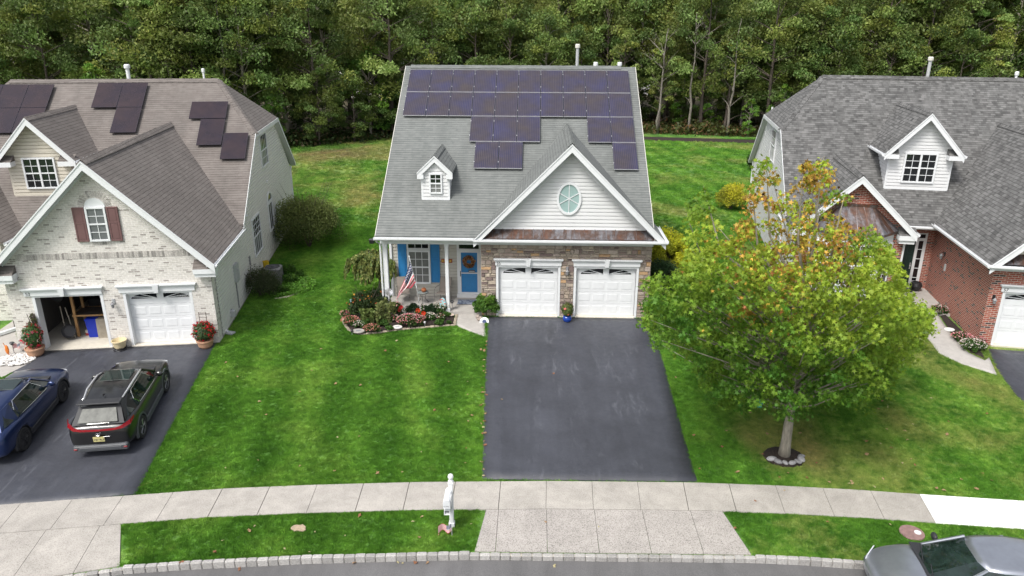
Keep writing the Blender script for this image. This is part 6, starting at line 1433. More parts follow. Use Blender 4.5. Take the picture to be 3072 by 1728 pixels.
    if sunroof:
        q = S['sunroof']; MB().rbox(-q[0], q[0], q[1], q[2], q[3] - .01, q[3], .004).build('sunroof', glass_car, t)
        MB().prism([(.006, q[1] - .95, q[3] - .0), (.006, q[1] - .78, q[3] + .0), (.006, q[1] - .93, q[3] + .075)], (-.012, 0, 0)).build('antenna_fin', paintm, t)
    return t
def suv_spec(scale=1.0):
    S = dict(w=.90, wr=.355, axles=(-1.32, 1.32))
    S['body'] = [(-2.22, .42, .55, .80, .02), (-2.20, .30, .78, .93, .03), (-2.08, .26, .86, 1.02, .03), (-1.75, .26, .895, 1.06, .02), (-1.32, .26, .91, 1.04, .02), (-.6, .24, .90, .99, .03), (.3, .24, .895, .97, .04), (.95, .25, .90, .97, .06), (1.40, .27, .90, .94, .07), (1.85, .28, .88, .88, .06), (2.12, .30, .80, .78, .05), (2.22, .36, .62, .66, .03), (2.24, .42, .5, .58, .02)]
    S['belt'] = [(.30, 1.18, 1.0), (.70, .98, 1.0), (.83, .55, .97), (.83, -.25, 1.0), (.82, -1.05, 1.03), (.76, -1.72, 1.07), (.64, -2.02, 1.06), (.30, -2.10, 1.06)]
    S['roof'] = [(.28, .42, 1.44), (.54, .34, 1.43), (.60, .10, 1.45), (.62, -.40, 1.49), (.60, -.95, 1.48), (.55, -1.45, 1.44), (.50, -1.66, 1.40), (.28, -1.70, 1.41)]
    S['pillars'] = [(4, .07)]; S['edge_pillars'] = (1,)
    S['panels'] = [[(.825, -1.22, 1.02), (.60, -1.12, 1.475), (.53, -1.60, 1.43), (.72, -1.98, 1.03)]]
    S['trim'] = [[(.84, .62, .965), (.835, -.2, 1.0), (.83, -1.0, 1.06), (.72, -1.17, 1.28), (.61, -.95, 1.46), (.63, -.4, 1.475), (.60, .12, 1.43), (.76, .5, 1.05), (.84, .62, .965)]]
    S['mirror'] = (.90, .62, 1.03); S['rails'] = [(.57, .18, 1.47), (.60, -.05, 1.525), (.60, -.9, 1.55), (.54, -1.42, 1.49)]; S['sunroof'] = (.43, -.42, .22, 1.525)
    return S
def place(pr, pf, S):
    """right-hand tyre contact pixels (rear, front) -> location, heading, pitch"""
    a, b = G(*pr), G(*pf); h = Vector((b.x - a.x, b.y - a.y, 0)); rz = math.atan2(-h.x, h.y); mid = (a + b) / 2; left = Vector((-math.cos(rz), -math.sin(rz), 0)); loc = mid + left * .86
    return loc + Vector((0, 0, .015)), rz, math.atan2(b.z - a.z, h.length), h.length
S = suv_spec(); loc, rz, pt, wb = place((361.5, 1101), (422, 982), S); print('black suv', loc, math.degrees(rz), wb)
blk = car('parked_car', 'black crossover with silver roof rails and a red tail light bar, nearer the lawn', loc, rz, S, p_black, clad, rimm, pt, alu, True, 'cars on the left driveway', trim=chrome)
# tail of the black car
m = MB(); m.rbox(-.60, .60, -1.93, -1.62, 1.405, 1.445, .012, Matrix.Rotation(R_(-4), 4, 'X')); m.build('spoiler', clad_b, blk)
def ribbon(m, pts, w_, th=.02):
    for a, b in zip(pts[:-1], pts[1:]): pass
m = MB(); 
for s in (-1, 1):
    q = [(0, -2.245, .925), (s * .45, -2.235, .94), (s * .66, -2.17, .985), (s * .84, -2.02, 1.06), (s * .90, -1.86, 1.12)]; lo = [(0, -2.25, .893), (s * .45, -2.245, .903), (s * .68, -2.19, .915), (s * .865, -2.04, .965), (s * .915, -1.86, 1.06)]
    for i in range(4): 
        f = [q[i], q[i + 1], lo[i + 1], lo[i]]; m.prism(f if s < 0 else f[::-1], (0, .06, 0))
m.build('tail_light', redl, blk)
m = MB(); m.rbox(-.74, .74, -2.30, -2.1, .26, .44, .03); m.rbox(-.60, .60, -2.31, -2.15, .30, .40, .02); m.build('rear_bumper', clad, blk); m = MB()
for s in (-1, 1): m.rbox(s * .68 - .05, s * .68 + .05, -2.312, -2.25, .33, .37, .01)
m.build('reflector', redl, blk)
m = MB(); m.box(-.155, .155, -2.275, -2.262, .56, .72); pl = m.build('number_plate', platem, blk); text_mesh('plate_text', 'Y87 RLG', .085, dgrey, pl, Matrix.Translation((-.142, -2.277, .60)) @ Matrix.Rotation(PI / 2, 4, 'X'), .002)
m = MB(); n_ = 22
for i in range(n_):
    a0, a1 = 2 * PI * i / n_, 2 * PI * (i + 1) / n_; m.tube([(.065 * math.cos(a0), -2.285, .80 + .048 * math.sin(a0)), (.065 * math.cos(a1), -2.285, .80 + .048 * math.sin(a1))], .008, 5)
m.tube([(.012, -2.288, .835), (-.028, -2.288, .783), (.045, -2.288, .783)], .008, 5); m.build('emblem', chrome, blk)
m = MB(); m.rbox(.14, .32, -2.283, -2.27, .715, .73, .003); m.build('badge', chrome, blk)
m = MB(); m.tube([(-.05, -2.165, 1.07), (.30, -2.155, 1.10)], .014, 5); m.build('rear_wiper', clad_b, blk)
m = MB(); m.prism([(-.54, -2.10, 1.11), (.54, -2.10, 1.11), (.46, -1.80, 1.37), (-.46, -1.80, 1.37)], (0, .02, .02)); k_ = MB(); k_.prism([(-.71, -2.10, 1.04), (.71, -2.10, 1.04), (.57, -1.715, 1.405), (-.57, -1.715, 1.405)], (0, .02, .02)); k_.build('rear_window_border', clad_b, blk); m.build('rear_window', plain('glass_rear', (.075, .08, .072), .5, .5, 5), blk)
m = MB(); m.rbox(-.70, .70, 1.02, 1.20, 1.0, 1.035, .01); m.build('wiper_cowl', clad_b, blk)
S2 = suv_spec(); loc, rz, pt, wb = place((46, 1141), (151.5, 1010), S2); print('blue', loc, math.degrees(rz), wb)
S2['body'] = [(y, zl, w_ * 1.01, zb, cr) for y, zl, w_, zb, cr in S2['body']]
loc = loc + Vector((.12, .14, 0)); blu = car('parked_car', 'dark blue crossover cut off by the left edge, parked beside the black one', loc, rz, S2, p_blue, clad_b, rimd, pt, None, True, 'cars on the left driveway', trim=chrome)
m = MB(); m.rbox(-.70, .70, 1.02, 1.20, 1.0, 1.035, .01); m.build('wiper_cowl', clad_b, blu)
for cc_ in (blk, blu):
    hm_ = MB()
    for s in (-1, 1): hm_.prism([(s * .55, 2.17, .66), (s * .83, 1.98, .72), (s * .82, 1.98, .80), (s * .56, 2.15, .745)][::s], (0, .03, 0))
    hm_.build('headlight', headl, cc_)
# silver car at the kerb, nose to the left
SS = dict(w=.91, wr=.35, axles=(-1.40, 1.40))
SS['body'] = [(-2.38, .40, .6, .78, .02), (-2.3, .28, .82, .95, .03), (-1.9, .25, .89, 1.0, .03), (-1.4, .24, .905, .98, .03), (-.5, .22, .905, .94, .03), (.4, .22, .90, .93, .05), (1.0, .24, .905, .93, .09), (1.45, .26, .905, .90, .10), (1.9, .28, .87, .84, .09), (2.2, .30, .77, .74, .07), (2.34, .36, .60, .62, .04), (2.37, .42, .45, .55, .02)]
SS['belt'] = [(.32, 1.34, .99), (.76, 1.08, .97), (.84, .5, .94), (.84, -.4, .96), (.82, -1.2, .98), (.70, -1.85, 1.0), (.30, -1.98, 1.0)]
SS['roof'] = [(.30, .40, 1.43), (.57, .30, 1.42), (.63, .0, 1.44), (.65, -.5, 1.46), (.62, -1.0, 1.44), (.52, -1.35, 1.38), (.28, -1.40, 1.38)]
SS['pillars'] = [(3, .07)]; SS['edge_pillars'] = (1, 5); SS['trim'] = []; SS['mirror'] = (.92, .72, 1.0)
gq = G(2418, 1350, 1.28); print('silver roof corner', gq, G(2175, 1425, .45))
sil = car('parked_car', 'silver car parked at the kerb in the lower right corner, nose pointing left', (11.6, -15.28, -DROP - .145), R_(90 - 6), SS, p_silver, clad_b, rimm, 0, trim=None)
m = MB(); m.rbox(-.76, .76, 1.10, 1.36, .985, 1.01, .01); m.build('wiper_cowl', clad_b, sil)
m = MB(); m.tube([(-.55, 1.30, 1.03), (-.05, 1.18, 1.06)], .012, 5); m.tube([(.05, 1.30, 1.03), (.62, 1.16, 1.06)], .012, 5); m.build('wiper', clad_b, sil)
m = MB()
for s in (-1, 1): m.prism([(s * .50, 2.31, .62), (s * .82, 2.06, .70), (s * .80, 2.06, .78), (s * .52, 2.28, .72)][::s], (0, .03, 0))
m.build('headlight', headl, sil)
# ================================================================ OBJECTS ROUND THE HOUSES
def NZ(u, v, z, o=(0, 0), k=1.0):
    """pixel (u,v) of a zoom with origin o and factor k (native pixels) -> point at absolute height z"""
    x, y = o[0] + u / k, o[1] + v / k; d = FW + RT * (x - 1536) / FPX - UP * (y - 864) / FPX; P = CAM + d * ((z - CAM[2]) / d[2]); return Vector(P)
r5 = lambda u, v, z: NZ(u, v, z, (1000, 680), 4.14)
rb = lambda u, v, z=0.05: NZ(u, v, z, (1000, 880), 5.152)
rl = lambda u, v, z=0.0: NZ(u, v, z, (0, 820), 5.175)
# ---- porch furniture
taupe = plain('chair_fabric', (.26, .225, .195), .8, .06, 20); cframe = plain('chair_frame', (.17, .165, .155), .5)
def patio_chair(label, loc, rz):
    t = thing('patio_chair', label, 'chair', loc, rz, 'patio chairs on the porch'); 
    m = MB(); m.prism([(-.25, -.24, .42), (.25, -.24, .42), (.25, .22, .38), (-.25, .22, .38)], (0, 0, .02)); m.build('seat', taupe, t)
    m = MB(); m.prism([(-.25, .22, .40), (.25, .22, .40), (.25, .40, 1.0), (-.25, .40, 1.0)], (0, .02, .006)); m.build('backrest', taupe, t)
    for s in (-1, 1):
        m = MB(); m.tube([(s * .27, -.26, 0), (s * .28, -.27, .45), (s * .28, -.24, .60), (s * .28, -.15, .66), (s * .28, .15, .66), (s * .27, .30, .64)], .013, 6); m.build('armrest', cframe, t)
        m = MB(); m.tube([(s * .26, .36, 0), (s * .26, .24, .42), (s * .26, .41, 1.0)], .013, 6); m.build('leg', cframe, t)
    m = MB(); m.tube([(-.26, -.24, .41), (.26, -.24, .41)], .012, 6); m.tube([(-.26, .41, 1.0), (.26, .41, 1.0)], .012, 6); m.build('cross_bar', cframe, t); return t
patio_chair('taupe sling chair left of the little glass table on the porch', (-4.08, 1.15, .15), R_(14)); patio_chair('taupe sling chair right of the little glass table on the porch', (-2.38, 1.2, .15), R_(-16))
t = thing('side_table', 'small round glass table with curled black iron legs on the porch', 'table', (-3.22, .95, .15)); m = MB(); m.lathe([(.01, .50), (.24, .50), (.24, .508), (.01, .508)], 28); m.build('table_top', plain('table_glass', (.30, .34, .33), .08), t)
m = MB(); N = 28; m.tube([(.245 * math.cos(2 * PI * i / N), .245 * math.sin(2 * PI * i / N), .504) for i in range(N + 1)], .013, 6, cap=False); m.build('rim', black_m, t)
for i in range(3):
    a = i * 2.094 + .5; c, s = math.cos(a), math.sin(a); m = MB(); m.tube([(c * .20, s * .20, .49), (c * .10, s * .10, .30), (c * .12, s * .12, .18), (c * .26, s * .26, .02), (c * .20 - s * .06, s * .20 + c * .06, .0)], .011, 6); m.build('leg', black_m, t)
m = MB(); m.smooth = True; m.ball((0, 0, 0), .115, 20, 12, (1, 1, .88)); o = m.build('pumpkin', plain('pumpkin', (.40, .13, .05), .6, .3, 14)); o.location = (-3.17, .98, .76)
for p in o.data.vertices: a = math.atan2(p.co.y, p.co.x); f = 1 - .07 * abs(math.sin(a * 4)); p.co.x *= f; p.co.y *= f
tag(o, 'orange pumpkin standing on the little glass porch table', 'pumpkin')
m = MB(); m.tube([(0, 0, .095), (.015, 0, .14)], .015, 6); st_ = m.build('stalk', bark, o)
t = thing('doormat', 'blue and grey patterned doormat before the blue front door', 'doormat', (-1.22, 1.15, .152)); mm = NT('mat'); _p = mm.coord('Object'); vz = mm.n('TexVoronoi', i_Scale=9.0); mm.l(_p, vz.inputs['Vector']); mm.col(mm.ramp(vz.outputs['Distance'], [(.15, (.12, .17, .26)), (.4, (.30, .33, .38)), (.6, (.10, .13, .2))])); mm.set(Roughness=.95); m = MB(); m.box(-.52, .52, -.28, .28, 0, .012); m.build('mat', mm.m, t); m = MB(); ring_rect2 = [(-.54, .54, -.30, -.27), (-.54, .54, .27, .30)]
for q in ring_rect2: m.box(*q, 0, .014)
m.build('border', dgrey, t)
# wreath on the storm door
t = thing('wreath', 'autumn wreath of tan and brown blossoms on the blue front door', 'wreath', (-1.28, 1.77, 1.80)); rn = random.Random(2); P = []; T = []
for i in range(420):
    a = rn.uniform(0, 2 * PI); r = rn.uniform(.12, .27); P.append((r * math.cos(a), rn.uniform(-.05, .02), r * math.sin(a))); T.append(rn.choice([(.45, .27, .13), (.30, .13, .05), (.55, .38, .2), (.12, .05, .03), (.40, .16, .05), (.5, .33, .2)]))
cards('blossoms', P, .11, T, petal_m, t, 'star', 0, 3); m = MB(); N = 24; m.tube([(.195 * math.cos(2 * PI * i / N), 0, .195 * math.sin(2 * PI * i / N)) for i in range(N + 1)], .035, 6, cap=False); m.build('ring', bark_d, t)
t = thing('door_plaque', 'small dark and white greeting plaque on the blue front door', 'plaque', (-1.16, 1.79, 1.36)); m = MB(); m.box(-.14, .14, -.02, 0, -.05, .05); m.build('board', dgrey, t); m = MB(); 
for i in range(5): m.ball((-.1 + i * .05, -.025, .0), .022, 8, 5)
m.build('letters', white, t)
t = thing('wall_plaque', 'rust red wall plaque with yellow shapes behind the middle porch post', 'plaque', (-2.25, 1.86, 1.80)); m = MB(); m.box(-.24, .24, -.02, 0, -.085, .085); m.build('board', plain('rust_red', (.30, .055, .02), .6, .3, 12), t)
m = MB(); 
for i, x in enumerate((-.17, -.06, .06, .16)): m.lathe([(.0, 0), (.048, 0), (.048, .008), (0, .008)], 12, Matrix.Translation((x, -.02, 0)) @ Matrix.Rotation(PI / 2, 4, 'X'))
m.build('shapes', plain('ochre', (.55, .35, .06), .6), t)
# ---- flags
def flag_mat(name):
    t = NT(name); uv = t.coord('UV'); sx = t.n('SeparateXYZ'); t.l(uv, sx.inputs[0]); U, V = sx.outputs[0], sx.outputs[1]
    s = t.math('FRACT', t.math('MULTIPLY', V, 6.5)); st = t.math('LESS_THAN', s, .5); base = t.mix(st, (.72, .72, .70), (.50, .02, .05))
    can = t.math('MULTIPLY', t.math('LESS_THAN', U, .4), t.math('LESS_THAN', V, 7 / 13))
    du = t.math('SUBTRACT', t.math('FRACT', t.math('MULTIPLY', U, 6 / .4)), .5); dv = t.math('SUBTRACT', t.math('FRACT', t.math('MULTIPLY', V, 5 / (7 / 13))), .5)
    r = t.math('ADD', t.math('MULTIPLY', du, du), t.math('MULTIPLY', dv, dv)); star = t.math('LESS_THAN', r, .07); cc = t.mix(star, (.02, .025, .10), (.72, .72, .70))
    t.col(t.mix(can, base, cc)); t.set(Roughness=.8); return t.m
flag_m = flag_mat('flag_cloth')
def cloth(name, fn, nu, nv, mat, parent):
    vs = [fn(i / nu, j / nv) for j in range(nv + 1) for i in range(nu + 1)]; m = MB(); m.smooth = True
    m.add(vs, [(j * (nu + 1) + i, j * (nu + 1) + i + 1, (j + 1) * (nu + 1) + i + 1, (j + 1) * (nu + 1) + i) for j in range(nv) for i in range(nu)]); o = m.build(name, mat, parent)
    uvl = o.data.uv_layers[0].data
    for p in o.data.polygons:
        for li in p.loop_indices: vi = o.data.loops[li].vertex_index; uvl[li].uv = ((vi % (nu + 1)) / nu, (vi // (nu + 1)) / nv)
    return o
fb = rb(1370, 370, .03); t = thing('garden_flag', 'american flag hanging limp from a tall white pole in the flower bed', 'flag', fb)
top = Vector((-.42, .0, 2.62)); mid_ = Vector((-.20, 0, 1.35))
m = MB(); m.tube([(0, 0, -.05), (-.17, 0, 1.3)], .014, 8); m.build('pole', lgrey, t); m = MB(); m.tube([(-.17, 0, 1.3), top], .019, 8); m.ball(top + Vector((0, 0, .03)), .035, 10, 6); m.build('upper_pole', white, t)
hb = Vector((-.20, -.02, 1.55)); ht = Vector((-.385, -.02, 2.45))
def fl(u, v):
    h = ht.lerp(hb, v); tip = Vector((-1.02, -.10, .80)) if v < .5 else Vector((-1.02, -.10, .80)).lerp(Vector((-.62, -.12, 1.30)), (v - .5) * 2)
    p = h.lerp(tip, u); w_ = math.sin(PI * min(1, u * 1.3)); fold = math.sin(v * 15 + u * 3) * .055 * (.4 + w_)
    p = p + Vector((.0, fold - .02, -.10 * w_ * math.sin(PI * u))); return p
cloth('flag', fl, 26, 26, flag_m, t)
# ---- mailbox
mb = G(1137, 1322); t = thing('mailbox', 'white mailbox with newspaper tube on a white post with a ball finial', 'mailbox', mb)
m = MB(); m.rbox(-.055, .055, -.055, .055, -.1, 1.28, .01); m.rbox(-.075, .075, -.075, .075, 0, .12, .01); m.rbox(-.07, .07, -.07, .07, 1.28, 1.33, .01); m.lathe([(.05, 1.33), (.07, 1.35), (.035, 1.39), (.065, 1.43), (.072, 1.47), (.06, 1.52), (.03, 1.545), (.005, 1.55)], 16); m.build('post', white, t, bevel=.003)
m = MB(); m.rbox(-.05, .05, -.40, -.05, .80, .88, .01, Matrix.Translation((-.02, 0, 0))); m.prism([(-.03, -.05, .45), (-.03, -.05, .55), (-.03, -.32, .80), (-.03, -.24, .80)], (.05, 0, 0)); m.build('bracket', white, t)
def arch(m, x, y0, y1, z, w_, h): 
    n = 10; pr = [(-w_ / 2, 0), (-w_ / 2, h - w_ / 2)] + [(-w_ / 2 * math.cos(PI * i / n), h - w_ / 2 + w_ / 2 * math.sin(PI * i / n)) for i in range(1, n)] + [(w_ / 2, h - w_ / 2), (w_ / 2, 0)]
    m.prism([(x + a, y0, z + b) for a, b in pr], (0, y1 - y0, 0))
m = MB(); arch(m, -.055, -.52, .02, .90, .18, .24); bx = m.build('box', plain('mailbox_white', (.74, .76, .78), .35, .05, 14), t, bevel=.004)
m = MB(); arch(m, -.055, -.535, -.52, .905, .175, .235); dr_ = m.build('door', plain('mailbox_door', (.62, .64, .66), .4), t); text_mesh('door_text', 'U.S. MAIL', .035, dgrey, dr_, Matrix.Translation((-.13, -.537, .96)) @ Matrix.Rotation(PI / 2, 4, 'X'), .001)
m = MB(); 
for a, b, c_, d_ in ((-.13, .02, .66, .675), (-.13, .02, .79, .805)): m.box(a, b, -.46, .0, c_, d_)
m.box(-.13, -.115, -.46, 0, .675, .79); m.box(.005, .02, -.46, 0, .675, .79); m.box(-.115, .005, -.01, 0, .675, .79); m.build('newspaper_tube', white, t)
m = MB(); m.box(.04, .052, -.44, -.40, .98, 1.18); m.box(.036, .056, -.45, -.33, 1.13, 1.19); m.build('signal_flag', white, t)
def stick_flag(label, p, h, w_, side=-1):
    t = thing('small_flag', label, 'flag', p, 0, None); m = MB(); m.tube([(0, 0, -.03), (0, 0, h + .04)], .006, 6); m.build('stick', white, t)
    cloth('flag', lambda u, v: Vector((side * u * w_, -.03 * math.sin(u * 7) * (1 + v), h - v * w_ * .62 - .10 * u - .03 * math.sin(u * 6))), 16, 8, flag_m, t); return t
stick_flag('little american flag on a stick stuck in the verge below the white mailbox', G(1137, 1346), .36, .34)
stick_flag('little american flag hanging beside the left potted red flowers', rl(345, 1235, .0), .42, .30)
# ---- flower bed plants
def flowers(label, c, r, h, cols, seed, n=160, hue=(.05, .11, .02), fs_=.05, group=None, name='flower_clump', nl=1500, spread=1.0):
    t = bush(name, label, c, r, r * .8, h, hue, seed, nl, .065, 'leaf', None, 18, .8, group=group, stems=False, cat='flowers'); rs = np.random.RandomState(seed + 500)
    d = rs.normal(size=(n, 3)); d[:, 2] = np.abs(d[:, 2]) + .2; d /= np.linalg.norm(d, axis=1)[:, None]; P = d * np.array([r * spread, r * .8 * spread, h * .55]) + np.array([0, 0, h * .46]); 
    T = np.array(cols)[rs.randint(0, len(cols), n)]; cards('flowers', P, fs_, T, petal_m, t, 'star', .6, seed, cup=.2); return t
pink = [(.62, .22, .25), (.66, .35, .34), (.60, .14, .18), (.70, .5, .46)]; whitef = [(.70, .66, .58), (.72, .70, .62), (.66, .55, .5)]; redf = [(.60, .03, .03), (.55, .02, .04)]; coral = [(.62, .20, .16), (.62, .30, .24)]
FB = [('large clump of pink begonias in the middle of the flower bed', rb(1190, 430, .2), .58, .45, pink, 420), ('pink flower clump at the front edge of the bed between two round plaques', rb(595, 560, .15), .36, .34, coral, 200), ('coral pink flowers at the left tip of the bed', rb(265, 440, .15), .40, .36, coral, 200), ('small pink blossoms at the far left rim of the bed', rb(180, 335, .15), .22, .34, pink, 80),
      ('pink and white begonias left of the large pink clump', rb(960, 400, .15), .25, .3, pink + whitef, 90), ('white blossoms beside the coral flowers at the left of the bed', rb(400, 495, .12), .26, .28, whitef, 90), ('white flowering plant below the right red hibiscus blossom', rb(1490, 365, .15), .25, .32, whitef, 110), ('white and cream flowers before the middle porch post', rb(1660, 240, .25), .40, .55, whitef, 200), ('cream flowers near the right end of the bed', rb(1650, 370, .15), .22, .28, whitef + coral, 60), ('white and pink flowers at the porch edge behind the left boxwood', rb(975, 205, .3), .27, .5, whitef + pink, 80), ('pink flowers right of the flag pole foot', rb(1365, 420, .15), .2, .35, pink, 70), ('white blossoms at the porch edge behind the middle boxwoods', rb(1420, 195, .35), .33, .4, whitef, 90)]
for i, (lab, c, r, h, cols, n) in enumerate(FB): c.z = .03; flowers(lab, c, r, h, cols, 100 + i, n, group='flower clumps in the bed before the porch')
for i, (u, v, r, h, lab) in enumerate(((950, 280, .30, .45, 'dark green boxwood at the left of the porch edge row'), (1220, 255, .36, .5, 'dark green boxwood in the middle of the porch edge row'), (1500, 275, .42, .5, 'dark green boxwood at the right of the porch edge row'))):
    c = rb(u, v, .2); c.z = .03; bush('boxwood', lab, c, r, r * .8, h, (.018, .045, .014), 130 + i, 2600, .04, clump=26, stems=False, group='boxwoods along the porch')
c = rb(500, 190, .5); bush('rose_bush', 'large dark leafy rose bush with rusty blooms below the weeping tree', (c.x, c.y + .0, .02), .85, .62, 1.15, (.040, .068, .02), 140, 9000, .075, clump=60, wild=6)
c2 = rb(700, 130, .5); bush('rose_bush', 'dark leafy bush against the left porch post', (c2.x, c2.y, .02), .55, .5, 1.15, (.035, .062, .02), 141, 5000, .07, clump=40)
rs = np.random.RandomState(3); 
def blooms(label, pts, size, cols, seed, nm='blossom'): 
    for i, p in enumerate(pts): pass
    return cards(nm, np.array([tuple(p) for p in pts]), size, np.array(cols)[rs.randint(0, len(cols), len(pts))], petal_m, None, 'star', .4, seed)
P = [c + Vector((rs.uniform(-.75, .75), rs.uniform(-.55, .0), rs.uniform(.2, .75) )) for _ in range(26)]
o = blooms('', P, .10, [(.50, .16, .05), (.45, .10, .04), (.55, .3, .05)], 5, 'rose_blooms'); tag(o, 'scattered rust orange blooms over the dark rose bush', 'flowers')
def hibiscus(label, p, col, seed, r=.085, n=3):
    t = thing('hibiscus_plant', label, 'flowers', (p.x, p.y + .05, .02), 0, 'red hibiscus in the flower bed'); h = p.z; m = MB(); m.tube([(0, 0, 0), (.02, -.02, h * .6), (0, -.05, h)], .008, 5); m.build('stem', darkgreen, t)
    rn = random.Random(seed); cards('leaves', [(rn.uniform(-.15, .15), rn.uniform(-.1, .1), rn.uniform(.05, h * .9)) for _ in range(120)], .08, (.05, .10, .02), leaf_m, t, 'leaf', .4, seed)
    for k in range(n):
        cx, cz = rn.uniform(-.10, .10) if k else 0, h + (rn.uniform(-.12, .12) if k else 0); m = MB(); m.c = (*col, 1)
        for i in range(5):
            a = 2 * PI * i / 5 + k; c_, s_ = math.cos(a), math.sin(a); e = Vector((c_ * r, -.03, s_ * r)); n_ = Vector((-s_, 0, c_)) * r * .5; m.add([Vector((cx, -.05, cz)), Vector((cx, -.05, cz)) + e * .7 - n_, Vector((cx, -.07, cz)) + e, Vector((cx, -.05, cz)) + e * .7 + n_], [(0, 1, 2, 3)])
        m.build('blossom', petal_m, t, keepcol=True)
hibiscus('red hibiscus blossoms right of the left boxwood', rb(1040, 225, .5), (.62, .05, .05), 1); hibiscus('orange red hibiscus blossom just left of the flag pole foot', rb(1310, 265, .42), (.66, .07, .02), 2, .11, 1); hibiscus('orange red hibiscus blossom just right of the flag pole foot', rb(1395, 310, .40), (.66, .06, .02), 3, .11, 1)
def blades(label, p, n, h, sp, hue, seed, shape='needle', group='spiky leafed plants in the bed'):
    t = thing('spiky_plant', label, 'plant', (p.x, p.y, .02), 0, group); rn = random.Random(seed); P, A, T = [], [], []
    for i in range(n):
        x, y = rn.gauss(0, sp * .4), rn.gauss(0, sp * .3)
        for k in range(14):
            z = h * (k + 1) / 14; a = rn.uniform(0, 6.28)
            for _ in range(3): a += 2.1; P.append((x + math.cos(a) * .05, y + math.sin(a) * .05, z)); A.append((math.cos(a) * .8, math.sin(a) * .8, .55)); T.append(hue)
    cards('leaves', P, .16, T, leaf_m, t, 'leaf', .2, seed, axis=np.array(A)); m = MB(); 
    for i in range(3): m.tube([(0.05 * i - .05, 0, 0), (0.06 * i - .06, .02, h * .9)], .007, 4)
    m.build('stem', darkgreen, t)
blades('spiky light green plant below the dark rose bush', rb(430, 370, .25), 9, .55, .7, (.16, .21, .06), 4); blades('tall spiky green plant left of the left boxwood', rb(830, 330, .3), 7, .85, .5, (.17, .20, .07), 5); blades('short spiky green plant behind the front pink clump', rb(690, 400, .2), 6, .4, .5, (.15, .19, .06), 6)
for i, (u, v, r, h, lab) in enumerate(((520, 470, .42, .32, 'leafy green plants in the middle left of the bed'), (860, 535, .2, .2, 'low fern left of the white oval plaque'), (1650, 455, .28, .24, 'bright green fern at the right front of the bed'), (1785, 440, .12, .14, 'small green rosette at the right end of the bed'), (760, 470, .28, .28, 'leafy plant above the low fern'), (1760, 330, .2, .25, 'small mauve green plant below the porch lamp post'))):
    c = rb(u, v, .12); bush('bedding_plant', lab, (c.x, c.y, .03), r, r * .7, h, (.075, .16, .03), 150 + i, 1100, .06, clump=16, stems=False, cat='plant', group='leafy plants in the bed before the porch')
def plaque(label, p, rx, ry, col, seed, inner=None, tilt=0.0):
    t = thing('stepping_stone', label, 'stepping stone', p); t.rotation_euler = (tilt, 0, 0); m = MB(); vs = []; N = 28
    for r, z in ((1, 0), (1, .03), (.93, .045), (.80, .04), (.78, .035)): vs += [(rx * r * math.cos(2 * PI * i / N), ry * r * math.sin(2 * PI * i / N), z) for i in range(N)]
    m.add(vs, [(k * N + i, k * N + (i + 1) % N, (k + 1) * N + (i + 1) % N, (k + 1) * N + i) for k in range(4) for i in range(N)] + [tuple(range(4 * N, 5 * N))]); m.build('stone', plain('stone_%d' % seed, col, .7, .15, 20), t)
    if inner: g = MB(); g.lathe([(.0, .0355), (min(rx, ry) * .55, .0355), (min(rx, ry) * .5, .042), (.0, .042)], 18); g.build('emblem', inner, t)
plaque('white oval plaque at the front edge of the flower bed', rb(990, 527, .06), .20, .17, (.62, .60, .57), 1, lgrey); plaque('grey round plaque at the left front corner of the flower bed', rb(388, 588, .06), .26, .19, (.34, .32, .29), 2, mgrey); plaque('pinkish shell shaped stone at the right end of the flower bed', rb(1815, 338, .08), .14, .09, (.62, .50, .42), 3)
t = thing('round_plaque', 'white round plaque with a dark blue centre leaning below the rounded green shrub', 'plaque', rb(2335, 440, .03)); t.rotation_euler = (R_(58), 0, R_(4)); m = MB(); m.lathe([(.0, 0), (.17, 0), (.19, .02), (.17, .035), (.125, .035), (.12, .02), (0, .02)], 28); m.build('rim', white, t); m = MB(); m.lathe([(.0, .021), (.09, .021), (.085, .028), (0, .028)], 20); m.build('centre', plain('navy', (.02, .04, .12), .5), t)
def stone_wolf(): 
    p = rb(2262, 425, .02); t = thing('garden_ornament', 'small brown and white animal shaped garden stone beside the round white plaque', 'ornament', p); m = MB(); m.smooth = True; m.ball((0, 0, .10), .12, 12, 8, (1.1, .8, .8)); m.ball((-.07, -.03, .20), .07, 10, 7, (1.1, .9, .9)); m.add([(-.13, -.03, .24), (-.07, -.03, .24), (-.10, -.02, .32)], [(0, 1, 2)]); m.add([(-.07, -.03, .24), (-.02, -.03, .24), (-.03, -.02, .31)], [(0, 1, 2)]); m.ball((-.14, -.06, .18), .03, 8, 6); m.build('stone', plain('ornament_stone', (.36, .30, .26), .8, .4, 18), t)
stone_wolf()
